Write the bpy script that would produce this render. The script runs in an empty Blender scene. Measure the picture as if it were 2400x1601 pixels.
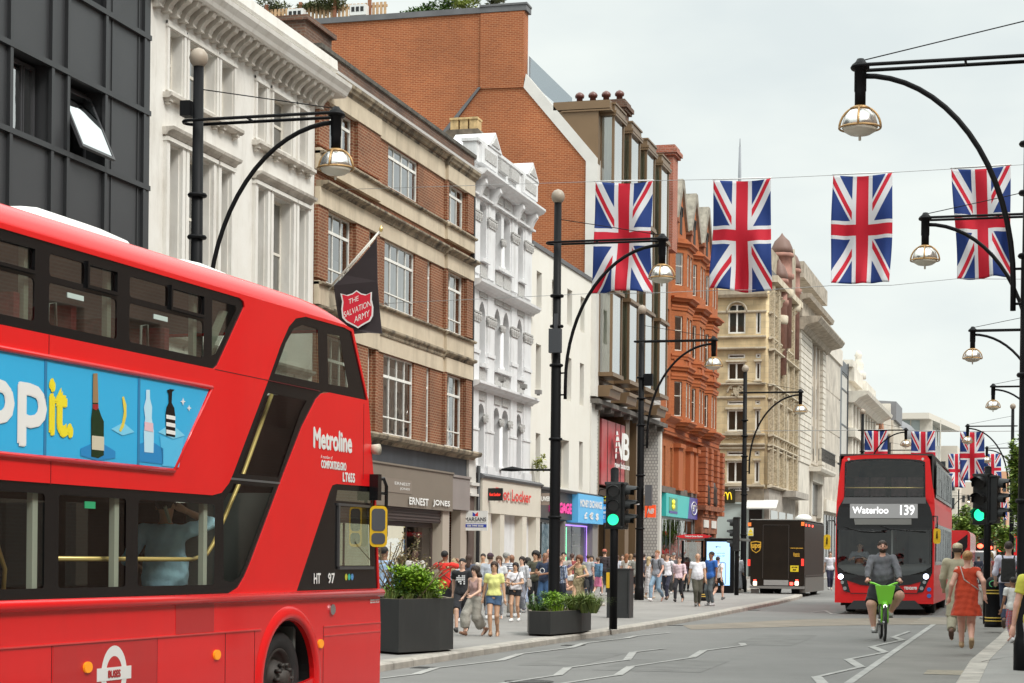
import bpy, math, random
import numpy as np
from mathutils import Vector, Matrix
random.seed(7)
SC=bpy.context.scene; COL=SC.collection
rad=math.radians
# ---------------------------------------------------------------- camera
YAW,ROLL,CAMZ,KG,SU=15.29,.6,1.76,.004,1.1
cd=bpy.data.cameras.new('camera'); cam=bpy.data.objects.new('camera',cd); COL.objects.link(cam)
cd.sensor_width=36; cd.lens=4500/2400*36; cd.shift_y=(1307-800.5)/2400; cd.clip_start=.1; cd.clip_end=6000
cam.location=(0,0,CAMZ)
cam.matrix_world=Matrix.Translation((0,0,CAMZ))@Matrix.Rotation(rad(YAW),4,'Z')@Matrix.Rotation(rad(90),4,'X')@Matrix.Rotation(rad(ROLL),4,'Z')
SC.camera=cam
# ---------------------------------------------------------------- world: overcast sky
W=bpy.data.worlds.new('World'); SC.world=W; W.use_nodes=True
n=W.node_tree.nodes; l=W.node_tree.links; n.clear()
out=n.new('ShaderNodeOutputWorld'); bg=n.new('ShaderNodeBackground'); sky=n.new('ShaderNodeTexSky')
sky.sky_type='NISHITA'; sky.sun_disc=False; sky.sun_elevation=rad(48); sky.sun_rotation=rad(118); sky.air_density=1.0; sky.dust_density=3.0
hs=n.new('ShaderNodeHueSaturation'); hs.inputs['Saturation'].default_value=.12; hs.inputs['Value'].default_value=.16
tc=n.new('ShaderNodeTexCoord'); mp=n.new('ShaderNodeMapping'); mp.inputs['Scale'].default_value=(1,1,2.6); mp.inputs['Location'].default_value=(.3,.1,.2)
nz=n.new('ShaderNodeTexNoise'); nz.inputs['Scale'].default_value=3.4; nz.inputs['Detail'].default_value=5; nz.inputs['Roughness'].default_value=.5
cr=n.new('ShaderNodeValToRGB'); cr.color_ramp.elements[0].position=.36; cr.color_ramp.elements[0].color=(5.75,6.3,6.35,1); cr.color_ramp.elements[1].position=.66; cr.color_ramp.elements[1].color=(7.6,7.95,7.5,1)
mx=n.new('ShaderNodeMixRGB'); mx.inputs[0].default_value=.93
l.new(tc.outputs['Generated'],mp.inputs[0]); l.new(mp.outputs[0],nz.inputs['Vector']); l.new(nz.outputs[0],cr.inputs[0])
l.new(sky.outputs[0],hs.inputs['Color']); l.new(hs.outputs[0],mx.inputs[1]); l.new(cr.outputs[0],mx.inputs[2])
# an overcast sky is two to three times brighter overhead than near the horizon
sx=n.new('ShaderNodeSeparateXYZ'); mr=n.new('ShaderNodeMapRange'); mr.interpolation_type='SMOOTHSTEP'; mr.inputs['From Min'].default_value=.28; mr.inputs['From Max'].default_value=.95; mr.inputs['To Min'].default_value=1.; mr.inputs['To Max'].default_value=2.7
m3=n.new('ShaderNodeMixRGB'); m3.blend_type='MULTIPLY'; m3.inputs[0].default_value=1.; l.new(tc.outputs['Generated'],sx.inputs[0]); l.new(sx.outputs[2],mr.inputs[0]); l.new(mx.outputs[0],m3.inputs[1]); l.new(mr.outputs[0],m3.inputs[2])
l.new(m3.outputs[0],bg.inputs[0]); bg.inputs[1].default_value=.1; l.new(bg.outputs[0],out.inputs[0])
# ---------------------------------------------------------------- soft sun behind cloud
sd=bpy.data.lights.new('sun','SUN'); sd.energy=1.9; sd.angle=rad(18); sd.color=(1,.965,.91)
so=bpy.data.objects.new('sun',sd); COL.objects.link(so)
so.rotation_euler=(rad(42),0,rad(62)); so.location=(20,-20,60)
VS=SC.view_settings; VS.view_transform='Standard'; VS.look='None'; VS.exposure=0.5; VS.gamma=1; VS.use_curve_mapping=False
SC.cycles.max_bounces=6; SC.cycles.transparent_max_bounces=16; SC.cycles.caustics_reflective=False; SC.cycles.caustics_refractive=False
# ---------------------------------------------------------------- pixel helpers (measurements of the photograph -> metres)
def ray(px,py):
    u=px-1200.;v=1307.-py;a=rad(YAW);r=rad(ROLL)
    x=(u*math.cos(r)-v*math.sin(r))/4500.;y=(u*math.sin(r)+v*math.cos(r))/4500.
    return (x*math.cos(a)-math.sin(a),x*math.sin(a)+math.cos(a),y)
def gz(y): return KG*y
def gnd(px,py,up=0.):
    d=ray(px,py);t=(CAMZ-up)/(KG*d[1]-d[2]);return Vector((d[0]*t,d[1]*t,gz(d[1]*t)+up))
def onX(px,py,X):
    d=ray(px,py);t=X/d[0];return Vector((X,d[1]*t,CAMZ+d[2]*t))
def onY(px,py,Y):
    d=ray(px,py);t=Y/d[1];return Vector((d[0]*t,Y,CAMZ+d[2]*t))
# ---------------------------------------------------------------- object helpers
ORG={}
def tag(o,label=None,cat=None,group=None,kind=None):
    if label:o['label']=label
    if cat:o['category']=cat
    if group:o['group']=group
    if kind:o['kind']=kind
    return o
def thing(name,label,cat,loc=(0,0,0),group=None,rotz=0):
    o=bpy.data.objects.new(name,None); COL.objects.link(o); o.empty_display_size=.3
    o.location=loc; o.rotation_euler=(0,0,rotz); ORG[o.name]=Vector(loc)
    return tag(o,label,cat,group)
class Fr:
    """facade frame: a along, z up, d outwards.  scale s"""
    def __init__(s,o,u,n,sc=1.,zr=None):
        s.o=Vector(o);s.u=Vector(u);s.n=Vector(n);s.s=sc;s.zr=zr
    def __call__(s,a,z,d=0.):
        zz=(CAMZ+(z-1.5)*s.s) if s.zr is None else s.zr+z*s.s
        p=s.o+s.u*(a*s.s)+s.n*(d*s.s); return Vector((p.x,p.y,zz+p.z))
def XF(X): return Fr((X*SU,0,0),(0,1,0),(1,0,0),SU)      # facade along the street
def YF(Y): return Fr((0,Y*SU,0),(1,0,0),(0,-1,0),SU)     # facade facing the camera
WF=Fr((0,0,0),(0,1,0),(1,0,0),1.,0.)
SPLIT=set('brick_pier shop_pier pilaster capital carved_panel cornice_bracket window_hood floodlight shop_pilaster colonnette parapet_ornament terracotta_pilaster rusticated_pilaster rusticated_pier carved_pilaster white_plaque niche_sill stone_band string_cornice sill_course shop_portal stone_moulding moulding carved_figure condenser name_plate porch panel_rail led_strip corner_trim window_bay indicator_light side_vent'.split())
class MB:
    def __init__(s): s.v=[];s.f=[];s.mi=[];s.sm=[];s.cur=0;s.smooth=False
    def mat(s,i): s.cur=i; return s
    def add(s,vs,fs):
        b=len(s.v); s.v+= [tuple(v) for v in vs]
        for f in fs: s.f.append(tuple(b+i for i in f)); s.mi.append(s.cur); s.sm.append(s.smooth)
        return s
    def poly(s,pts): return s.add(pts,[tuple(range(len(pts)))])
    def hexa(s,c): return s.add(c,[(0,3,2,1),(4,5,6,7),(0,1,5,4),(1,2,6,5),(2,3,7,6),(3,0,4,7)])
    def box(s,x0,x1,y0,y1,z0,z1):
        return s.hexa([(x0,y0,z0),(x1,y0,z0),(x1,y1,z0),(x0,y1,z0),(x0,y0,z1),(x1,y0,z1),(x1,y1,z1),(x0,y1,z1)])
    def fb(s,fr,a0,a1,z0,z1,d0,d1):
        return s.hexa([fr(a0,z0,d0),fr(a1,z0,d0),fr(a1,z0,d1),fr(a0,z0,d1),fr(a0,z1,d0),fr(a1,z1,d0),fr(a1,z1,d1),fr(a0,z1,d1)])
    def prism(s,fr,pts,d0,d1):     # pts in (a,z)
        n=len(pts); vs=[fr(a,z,d0) for a,z in pts]+[fr(a,z,d1) for a,z in pts]
        fs=[tuple(range(n)),tuple(range(2*n-1,n-1,-1))]+[(i,(i+1)%n,n+(i+1)%n,n+i) for i in range(n)]
        return s.add(vs,fs)
    def prof(s,fr,a0,a1,pts):      # moulding: profile pts in (z,d) swept along a
        if fr.zr is None: k=max(d for z,d in pts)/17.3; k=k if k<.06 else .06; zm=sum(z for z,d in pts)/len(pts); pts=[(z-(zm-1.5)*k,d) for z,d in pts]
        n=len(pts); vs=[fr(a0,z,d) for z,d in pts]+[fr(a1,z,d) for z,d in pts]
        fs=[tuple(range(n)),tuple(range(2*n-1,n-1,-1))]+[(i,(i+1)%n,n+(i+1)%n,n+i) for i in range(n)]
        return s.add(vs,fs)
    def tube(s,pts,r,n=8,cap=True):
        pts=[Vector(p) for p in pts]; rs=r if isinstance(r,(list,tuple)) else [r]*len(pts)
        vs=[];fs=[];ref=None
        for i,p in enumerate(pts):
            t=(pts[min(i+1,len(pts)-1)]-pts[max(i-1,0)]).normalized()
            if ref is None: ref=Vector((0,0,1)) if abs(t.z)<.9 else Vector((1,0,0))
            x=t.cross(ref); 
            if x.length<1e-4: x=t.cross(Vector((0,1,0)))
            x.normalize(); y=x.cross(t).normalized(); ref=y
            for k in range(n):
                a=2*math.pi*k/n; vs.append(p+(x*math.cos(a)+y*math.sin(a))*rs[i])
        for i in range(len(pts)-1):
            for k in range(n): fs.append((i*n+k,i*n+(k+1)%n,(i+1)*n+(k+1)%n,(i+1)*n+k))
        if cap: fs+= [tuple(range(n))[::-1],tuple(range((len(pts)-1)*n,len(pts)*n))]
        sm=s.smooth; s.smooth=True; s.add(vs,fs); s.smooth=sm; return s
    def lathe(s,c,prof,n=16,axis='z',sx=1.,sy=1.):
        c=Vector(c);vs=[];fs=[]
        for r,z in prof:
            for k in range(n):
                a=2*math.pi*k/n; x,y=r*math.cos(a)*sx,r*math.sin(a)*sy
                vs.append(c+Vector((x,y,z) if axis=='z' else ((z,x,y) if axis=='x' else (x,z,y))))
        for i in range(len(prof)-1):
            for k in range(n): fs.append((i*n+k,i*n+(k+1)%n,(i+1)*n+(k+1)%n,(i+1)*n+k))
        fs+=[tuple(range(n))[::-1],tuple(range((len(prof)-1)*n,len(prof)*n))]
        sm=s.smooth; s.smooth=True; s.add(vs,fs); s.smooth=sm; return s
    def wall(s,fr,a0,a1,z0,z1,ops,depth=.25,d=0.):
        A=sorted(set([a0,a1]+[x for o in ops for x in o[:2]])); Z=sorted(set([z0,z1]+[x for o in ops for x in o[2:4]]))
        for i in range(len(A)-1):
            j=0
            while j<len(Z)-1:
                ca=(A[i]+A[i+1])/2
                inside=lambda jj:any(o[0]<ca<o[1] and o[2]<(Z[jj]+Z[jj+1])/2<o[3] for o in ops)
                if inside(j): j+=1; continue
                k=j
                while k<len(Z)-1 and not inside(k): k+=1
                s.poly([fr(A[i],Z[j],d),fr(A[i+1],Z[j],d),fr(A[i+1],Z[k],d),fr(A[i],Z[k],d)]); j=k
        for o in ops:
            b0,b1,y0,y1=o[:4]; e=d-depth
            s.poly([fr(b0,y0,d),fr(b0,y1,d),fr(b0,y1,e),fr(b0,y0,e)]);s.poly([fr(b1,y0,d),fr(b1,y0,e),fr(b1,y1,e),fr(b1,y1,d)])
            s.poly([fr(b0,y1,d),fr(b1,y1,d),fr(b1,y1,e),fr(b0,y1,e)]);s.poly([fr(b0,y0,d),fr(b0,y0,e),fr(b1,y0,e),fr(b1,y0,d)])
        return s
    def arch(s,fr,a0,a1,zs,zt,zb,d0,d1,n=8,point=0.):
        """spandrels above an arched opening: spring zs, crown zt, block top zb"""
        c=(a0+a1)/2;r=(a1-a0)/2;h=zt-zs
        def az(t):  # t 0..1 left spring to crown
            th=math.pi/2*t; x=c-r*math.cos(th); z=zs+h*math.sin(th); 
            if point: z=zs+h*((1-point)*math.sin(th)+point*t)
            return x,z
        L=[az(i/n) for i in range(n+1)]
        if zb>zt+1e-6:
            s.prism(fr,[(a0,zb)]+L+[(c,zb)],d0,d1); s.prism(fr,[(a1,zb),(c,zb)]+[(2*c-x,z) for x,z in L[::-1]],d0,d1)
        else:
            s.prism(fr,[(a0,zb)]+L,d0,d1); s.prism(fr,[(a1,zb)]+[(2*c-x,z) for x,z in L[::-1]],d0,d1)
        return s
    def parts(s,gap=.02):
        par=list(range(len(s.v)))
        def find(i):
            while par[i]!=i: par[i]=par[par[i]]; i=par[i]
            return i
        for f in s.f:
            r=find(f[0])
            for i in f[1:]: par[find(i)]=r
        isl={}
        for i in range(len(s.v)): isl.setdefault(find(i),[]).append(i)
        ks=list(isl); B=[]
        for k in ks:
            P=np.array([s.v[i] for i in isl[k]]); B.append((P.min(0)-gap/2,P.max(0)+gap/2))
        c=list(range(len(ks)))
        def f2(i):
            while c[i]!=i: c[i]=c[c[i]]; i=c[i]
            return i
        for i in range(len(ks)):
            for j in range(i+1,len(ks)):
                if (B[i][0]<=B[j][1]).all() and (B[j][0]<=B[i][1]).all(): c[f2(i)]=f2(j)
        root={k:f2(i) for i,k in enumerate(ks)}; out={}
        for fi,f in enumerate(s.f): out.setdefault(root[find(f[0])],[]).append(fi)
        res=[]
        for fs in out.values():
            m=MB(); mp={}
            for fi in fs:
                g=[]
                for i in s.f[fi]:
                    if i not in mp: mp[i]=len(m.v); m.v.append(s.v[i])
                    g.append(mp[i])
                m.f.append(tuple(g)); m.mi.append(s.mi[fi]); m.sm.append(s.sm[fi])
            res.append(m)
        return res
    def build(s,name,mats,parent=None,label=None,cat=None,group=None,kind=None,loc=None,bevel=0):
        if (name in SPLIT or 'letters' in name or name=='sign_joint') and not getattr(s,'nosplit',0):
            ps=s.parts(.02 if name in SPLIT else (.09 if name in ('garage_letters','gold_letters') else .3))
            for m in ps: m.nosplit=1
            return [m.build(name,mats,parent,label,cat,group,kind,loc,bevel) for m in ps][0]
        me=bpy.data.meshes.new(name); o0=ORG[parent.name] if parent else Vector(loc or (0,0,0))
        me.from_pydata([(x-o0.x,y-o0.y,z-o0.z) for x,y,z in s.v],[],s.f)
        for m in (mats if isinstance(mats,(list,tuple)) else [mats]): me.materials.append(m)
        me.polygons.foreach_set('material_index',s.mi); me.polygons.foreach_set('use_smooth',s.sm); me.update()
        o=bpy.data.objects.new(name,me); COL.objects.link(o); ORG[o.name]=o0
        if parent: o.parent=parent
        else: o.location=o0
        if bevel:
            b=o.modifiers.new('bevel','BEVEL'); b.width=bevel; b.segments=2; b.limit_method='ANGLE'; b.angle_limit=rad(40)
        return tag(o,label,cat,group,kind)
def copy_tree(o,parent=None,loc=None,rotz=None,label=None,scale=None):
    c=o.copy(); COL.objects.link(c)
    if parent: c.parent=parent
    if loc is not None: c.location=loc
    if rotz is not None: c.rotation_euler=(c.rotation_euler.x,c.rotation_euler.y,rotz)
    if scale is not None: c.scale=scale
    if label: c['label']=label
    for ch in list(o.children): copy_tree(ch,c)
    return c
# ---------------------------------------------------------------- text
def font_mesh(txt,extr=0.):
    cu=bpy.data.curves.new('t','FONT'); cu.body=txt; cu.extrude=extr; cu.resolution_u=3; cu.align_x='LEFT'
    o=bpy.data.objects.new('t',cu); COL.objects.link(o); dg=bpy.context.evaluated_depsgraph_get(); dg.update()
    me=bpy.data.meshes.new_from_object(o.evaluated_get(dg)); v=[tuple(x.co) for x in me.vertices]; f=[tuple(p.vertices) for p in me.polygons]
    bpy.data.objects.remove(o); bpy.data.meshes.remove(me); bpy.data.curves.remove(cu); return v,f
FM={}
def text_on(mb,fr,txt,a0,a1,z0,z1,d,th=.01,bold=0.,shear=0.,flip=False):
    """fit text in the box a0..a1 x z0..z1 of a frame (a may run backwards: a0>a1)"""
    if txt not in FM: FM[txt]=font_mesh(txt)
    v,f=FM[txt]
    if not v: return mb
    xs=[p[0] for p in v];ys=[p[1] for p in v];x0,x1,y0,y1=min(xs),max(xs),min(ys),max(ys)
    offs=[(0,0)] if not bold else [(-bold,0),(bold,0),(0,bold),(0,-bold),(bold*.7,bold*.7),(-bold*.7,-bold*.7)]
    for j,(ox,oy) in enumerate(offs):
        P=[(a0+(a1-a0)*(x-x0)/(x1-x0)+ox+shear*(y-y0)/(y1-y0), z0+(z1-z0)*(y-y0)/(y1-y0)+oy) for x,y,_ in v]
        mb.add([fr(a,z,d+j*.0006) for a,z in P],f)
        if th and j==0 and th>.02:   # depth: edge skirt
            from collections import Counter
            ec=Counter(tuple(sorted((g[i],g[(i+1)%len(g)]))) for g in f for i in range(len(g)))
            ed=[e for e,c in ec.items() if c==1]
            mb.add([q for e in ed for q in (fr(*P[e[0]],d),fr(*P[e[1]],d),fr(*P[e[1]],d-th),fr(*P[e[0]],d-th))],[(4*i,4*i+1,4*i+2,4*i+3) for i in range(len(ed))])
    return mb
# ---------------------------------------------------------------- materials
MT={}
def mat(name,col,rough=.7,metal=0.,var=0.,vs=1.5,vcol=None,bump=0.,bs=20.,coat=0.,emit=None,es=1.,streak=False,spec=.5,trans=0.,sheen=0.,dirt=0.,dcol=(.05,.045,.04),alpha=1.):
    if name in MT: return MT[name]
    m=bpy.data.materials.new(name); m.use_nodes=True; nt=m.node_tree; b=nt.nodes['Principled BSDF']
    b.inputs['Base Color'].default_value=(*col,1); b.inputs['Roughness'].default_value=rough; b.inputs['Metallic'].default_value=metal
    b.inputs['Coat Weight'].default_value=coat; b.inputs['Coat Roughness'].default_value=.06; b.inputs['Specular IOR Level'].default_value=spec
    if trans: b.inputs['Transmission Weight'].default_value=trans
    if sheen: b.inputs['Sheen Weight'].default_value=sheen
    if emit: b.inputs['Emission Color'].default_value=(*emit,1); b.inputs['Emission Strength'].default_value=es
    geo=nt.nodes.new('ShaderNodeTexCoord'); last=None
    def noise(scale,det=4,stretch=None,rough_=.55):
        t=nt.nodes.new('ShaderNodeTexNoise'); t.inputs['Scale'].default_value=scale; t.inputs['Detail'].default_value=det; t.inputs['Roughness'].default_value=rough_
        if stretch:
            mp=nt.nodes.new('ShaderNodeMapping'); mp.inputs['Scale'].default_value=stretch; nt.links.new(geo.outputs['Object'],mp.inputs[0]); nt.links.new(mp.outputs[0],t.inputs['Vector'])
        else: nt.links.new(geo.outputs['Object'],t.inputs['Vector'])
        return t
    if var:
        t=noise(vs,5,(1,1,.25) if streak else None); r=nt.nodes.new('ShaderNodeMapRange'); r.inputs['From Min'].default_value=.3; r.inputs['From Max'].default_value=.7
        nt.links.new(t.outputs[0],r.inputs[0]); mx=nt.nodes.new('ShaderNodeMixRGB'); v2=vcol or tuple(c*(1-var) for c in col); v1=col if vcol else tuple(min(1,c*(1+var*.5)) for c in col)
        mx.inputs[1].default_value=(*v1,1); mx.inputs[2].default_value=(*v2,1); nt.links.new(r.outputs[0],mx.inputs[0]); last=mx.outputs[0]
    if dirt:
        t=noise(2.2,8,(1.,1.,.22),.7); r=nt.nodes.new('ShaderNodeMapRange'); r.inputs['From Min'].default_value=.5 if dirt<.9 else .44; r.inputs['From Max'].default_value=.78 if dirt<.9 else .64; r.inputs['To Max'].default_value=dirt
        nt.links.new(t.outputs[0],r.inputs[0]); mx=nt.nodes.new('ShaderNodeMixRGB'); mx.inputs[1].default_value=(*col,1); mx.inputs[2].default_value=(*dcol,1)
        if last: nt.links.new(last,mx.inputs[1])
        nt.links.new(r.outputs[0],mx.inputs[0]); last=mx.outputs[0]
    if last: nt.links.new(last,b.inputs['Base Color'])
    if bump:
        t=noise(bs,4); bp=nt.nodes.new('ShaderNodeBump'); bp.inputs['Strength'].default_value=bump; bp.inputs['Distance'].default_value=.02; nt.links.new(t.outputs[0],bp.inputs['Height']); nt.links.new(bp.outputs[0],b.inputs['Normal'])
    MT[name]=m; return m
def brick(name,c1,c2,mortar,bw=.225,bh=.078,ms=.012,var=.5,dirt=0.,blocks=False,dscale=.8):
    m=bpy.data.materials.new(name); m.use_nodes=True; nt=m.node_tree; b=nt.nodes['Principled BSDF']; b.inputs['Roughness'].default_value=.85
    g=nt.nodes.new('ShaderNodeNewGeometry'); sp=nt.nodes.new('ShaderNodeSeparateXYZ'); ad=nt.nodes.new('ShaderNodeMath'); cb=nt.nodes.new('ShaderNodeCombineXYZ'); br=nt.nodes.new('ShaderNodeTexBrick')
    L=nt.links.new; L(g.outputs['Position'],sp.inputs[0]); L(sp.outputs[0],ad.inputs[0]); L(sp.outputs[1],ad.inputs[1]); L(ad.outputs[0],cb.inputs[0]); L(sp.outputs[2],cb.inputs[1]); L(cb.outputs[0],br.inputs['Vector'])
    br.inputs['Scale'].default_value=1; br.inputs['Brick Width'].default_value=bw; br.inputs['Row Height'].default_value=bh; br.inputs['Mortar Size'].default_value=ms; br.inputs['Mortar Smooth'].default_value=.2
    br.inputs['Color1'].default_value=(*c1,1); br.inputs['Color2'].default_value=(*c2,1); br.inputs['Mortar'].default_value=(*mortar,1); br.inputs['Bias'].default_value=0
    t=nt.nodes.new('ShaderNodeTexNoise'); t.inputs['Scale'].default_value=dscale; t.inputs['Detail'].default_value=6; L(g.outputs['Position'],t.inputs['Vector'])
    r=nt.nodes.new('ShaderNodeMapRange'); r.inputs['From Min'].default_value=.3; r.inputs['From Max'].default_value=.7; r.inputs['To Min'].default_value=1-var*.5; r.inputs['To Max'].default_value=1+var*.35; L(t.outputs[0],r.inputs[0])
    mx=nt.nodes.new('ShaderNodeMixRGB'); mx.blend_type='MULTIPLY'; mx.inputs[0].default_value=1; L(br.outputs[0],mx.inputs[1]); L(r.outputs[0],mx.inputs[2]); last=mx.outputs[0]
    if dirt:
        t2=nt.nodes.new('ShaderNodeTexNoise'); t2.inputs['Scale'].default_value=1.; t2.inputs['Detail'].default_value=8; t2.inputs['Roughness'].default_value=.7
        mp=nt.nodes.new('ShaderNodeMapping'); mp.inputs['Scale'].default_value=(1.2,1.2,.25); L(g.outputs['Position'],mp.inputs[0]); L(mp.outputs[0],t2.inputs['Vector'])
        r2=nt.nodes.new('ShaderNodeMapRange'); r2.inputs['From Min'].default_value=.5; r2.inputs['From Max'].default_value=.75; r2.inputs['To Max'].default_value=dirt; L(t2.outputs[0],r2.inputs[0])
        m2=nt.nodes.new('ShaderNodeMixRGB'); L(r2.outputs[0],m2.inputs[0]); L(last,m2.inputs[1]); m2.inputs[2].default_value=(.035,.03,.027,1); last=m2.outputs[0]
    L(last,b.inputs['Base Color'])
    bp=nt.nodes.new('ShaderNodeBump'); bp.inputs['Strength'].default_value=.5; bp.inputs['Distance'].default_value=.01; bp.invert=True; L(br.outputs['Fac'],bp.inputs['Height']); L(bp.outputs[0],b.inputs['Normal'])
    MT[name]=m; return m
def glass(name,tint=(.7,.75,.74),refl=(1,1,1),rough=.02,base=.08,power=1.0,wave=.12):
    if name in MT: return MT[name]
    m=bpy.data.materials.new(name); m.use_nodes=True; nt=m.node_tree; nt.nodes.clear(); L=nt.links.new
    o=nt.nodes.new('ShaderNodeOutputMaterial'); mx=nt.nodes.new('ShaderNodeMixShader'); tr=nt.nodes.new('ShaderNodeBsdfTransparent'); gl=nt.nodes.new('ShaderNodeBsdfGlossy')
    tr.inputs[0].default_value=(*tint,1); gl.inputs[0].default_value=(*refl,1); gl.inputs['Roughness'].default_value=rough
    fz=nt.nodes.new('ShaderNodeFresnel'); fz.inputs[0].default_value=1.5; ma=nt.nodes.new('ShaderNodeMath'); ma.operation='MULTIPLY_ADD'; ma.inputs[1].default_value=power; ma.inputs[2].default_value=base; ma.use_clamp=True
    tcn=nt.nodes.new('ShaderNodeTexCoord'); nn=nt.nodes.new('ShaderNodeTexNoise'); nn.inputs['Scale'].default_value=1.1; nn.inputs['Detail'].default_value=2; bp=nt.nodes.new('ShaderNodeBump'); bp.inputs['Strength'].default_value=wave; bp.inputs['Distance'].default_value=.05
    L(tcn.outputs['Object'],nn.inputs['Vector']); L(nn.outputs[0],bp.inputs['Height']); L(bp.outputs[0],gl.inputs['Normal'])
    L(fz.outputs[0],ma.inputs[0]); L(ma.outputs[0],mx.inputs[0]); L(tr.outputs[0],mx.inputs[1]); L(gl.outputs[0],mx.inputs[2]); L(mx.outputs[0],o.inputs[0]); MT[name]=m; return m
# ================================================================ GROUND
asph=mat('asphalt',(.185,.18,.172),.85,var=.16,vs=.35,bump=.25,bs=60,dirt=.3,dcol=(.11,.107,.1))
def sheet(name,pts,up,m,kind='structure',thick=0):
    mb=MB(); mb.poly([(x,y,gz(y)+up) for x,y in pts])
    return mb.build(name,m,kind=kind)
mbg=MB(); mbg.poly([(-900,-40,gz(-40)-.02),(900,-40,gz(-40)-.02),(900,2500,gz(400)),(-900,2500,gz(400))]); mbg.build('ground',mat('ground_far',(.15,.145,.14),.9,var=.2),kind='structure')
sheet('road',[(-22,-30),(12,-30),(12,420),(-60,420),(-60,150),(-30,128.5),(-40,128.5),(-40,119.5),(-22,119.5)],0.,asph)
pave=mat('paving_asphalt',(.27,.255,.24),.85,var=.14,vs=.5,bump=.2,bs=40,dirt=.4,dcol=(.17,.16,.15))
kerbm=mat('granite_kerb',(.42,.385,.34),.75,var=.3,vs=3,bump=.3,bs=30,dirt=.35,dcol=(.15,.14,.13))
def pavement(name,kerb,back,h=.12,kw=.3,m=pave,slabs=False):
    """kerb = polyline of the kerb's road edge, back = polyline behind; kerbstones built one by one with joints"""
    mb=MB(); k=[Vector((x,y,0)) for x,y in kerb]
    inn=[]
    for i,p in enumerate(k):
        a=k[max(i-1,0)];b=k[min(i+1,len(k)-1)];t=(b-a).normalized();nn=Vector((-t.y,t.x,0)); 
        if (nn.x>0)!=(back[0][0]>kerb[0][0]): nn=-nn
        inn.append(p+nn*kw)
    pts=[(p.x,p.y,gz(p.y)+h-.004) for p in inn]+[(x,y,gz(y)+h-.004) for x,y in back[::-1]]
    mb.poly(pts); pv=mb.build(name,m,kind='structure')
    kb=MB()
    for i in range(len(k)-1):
        L=(k[i+1]-k[i]).length; nst=max(1,round(L/.92))
        for j in range(nst):
            t0=j/nst+.006/L; t1=(j+1)/nst-.006/L
            A=k[i].lerp(k[i+1],t0);B=k[i].lerp(k[i+1],t1);C=inn[i].lerp(inn[i+1],t1);D=inn[i].lerp(inn[i+1],t0)
            q=[A,B,C,D]; dn=(D-A).normalized()*.03
            kb.hexa([(p.x,p.y,gz(p.y)-.1) for p in q]+[(A.x,A.y,gz(A.y)+h-.03),(B.x,B.y,gz(B.y)+h-.03),(C.x,C.y,gz(C.y)+h),(D.x,D.y,gz(D.y)+h)])
            kb.hexa([(A.x,A.y,gz(A.y)+h-.03),(B.x,B.y,gz(B.y)+h-.03),(C.x,C.y,gz(C.y)+h-.001),(D.x,D.y,gz(D.y)+h-.001)]+[((p+dn).x,(p+dn).y,gz(p.y)+h) for p in (A,B)]+[(C.x,C.y,gz(C.y)+h),(D.x,D.y,gz(D.y)+h)])
    kb.build('kerb',kerbm,kind='structure'); return pv
FX=-17.3*SU   # facade line
pavement('pavement_left',[(-9.1,-20),(-9.1,24),(-8.95,30),(-8.5,43),(-8.37,50),(-8.45,60),(-8.5,66),(-8.7,73),(-8.95,76.5),(-9.8,77.6),(-11.5,77.9),(-12.5,79),(-12.6,112),(-14,118),(-18,119.5),(-24,119.5)],[(-24,-20),(-24,100),(-24,118)],m=pave)
pavement('pavement_far_left',[(-40,128.5),(-20,128.5),(-14,130),(-11.6,134),(-11.3,160),(-12.5,230),(-20,330)],[(-40,140),(-40,330)])
pavement('pavement_right',[(-1.0,-20),(-1.0,31),(-.75,40),(-.55,50),(-.3,70),(-.6,110),(-3,200),(-9,330)],[(10,-20),(10,330)],m=mat('paving_slab',(.27,.26,.245),.8,var=.12,vs=.7,bump=.15,bs=40,dirt=.25,dcol=(.17,.16,.15)))
# paving joints on the right pavement
mb=MB()
for y in np.arange(20,60,1.8): mb.poly([(-.55,y,gz(y)+.1205),(4,y,gz(y)+.1205),(4,y+.015,gz(y)+.1205),(-.55,y+.015,gz(y)+.1205)])
for x in (.4,1.3,2.2,3.1): mb.poly([(x,18,gz(18)+.1205),(x+.012,18,gz(18)+.1205),(x+.012,60,gz(60)+.1205),(x,60,gz(60)+.1205)])
mb.build('paving_joints',mat('joint',(.12,.115,.11),.9),kind='structure')
# lighter strip of tarmac between the white line and the right kerb
sheet('bus_stop_strip',[(-2.35,-10),(-1.02,-10),(-1.02,31),(-.77,40),(-.57,50),(-.57,56),(-2.4,52)],.004,mat('strip_tarmac',(.19,.18,.165),.85,var=.18,vs=.8,bump=.2,bs=50,dirt=.2,dcol=(.12,.11,.1)))
sheet('road_patch',[gnd(px,py).xy[:] for px,py in ((1600,1466),(1880,1452),(2040,1449),(2230,1449),(2265,1463),(2110,1464),(1900,1468),(1620,1476))],.005,mat('buff_surface',(.235,.2,.16),.85,var=.25,vs=1.2,bump=.2,bs=50))
sheet('ramp_patch',[gnd(px,py).xy[:] for px,py in ((2130,1465),(2160,1448),(2290,1446),(2262,1464))],.009,mat('buff2',(.27,.235,.19),.85,var=.25,vs=1.5))
mb=MB(); x,y=gnd(2260,1583).xy; 
for px,py in ((2225,1578),): 
    g=gnd(px,py); mb.poly([(g.x-.35,g.y-.5,gz(g.y)+.008),(g.x+.45,g.y-.5,gz(g.y)+.008),(g.x+.45,g.y+.7,gz(g.y)+.008),(g.x-.35,g.y+.7,gz(g.y)+.008)])
mb.build('tarmac_patch',mat('buff3',(.27,.235,.18),.85,var=.3,vs=4),kind='structure')
paint=mat('road_paint',(.38,.372,.352),.7,var=.25,vs=2.5,dirt=.85,dcol=(.19,.185,.18))
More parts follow.
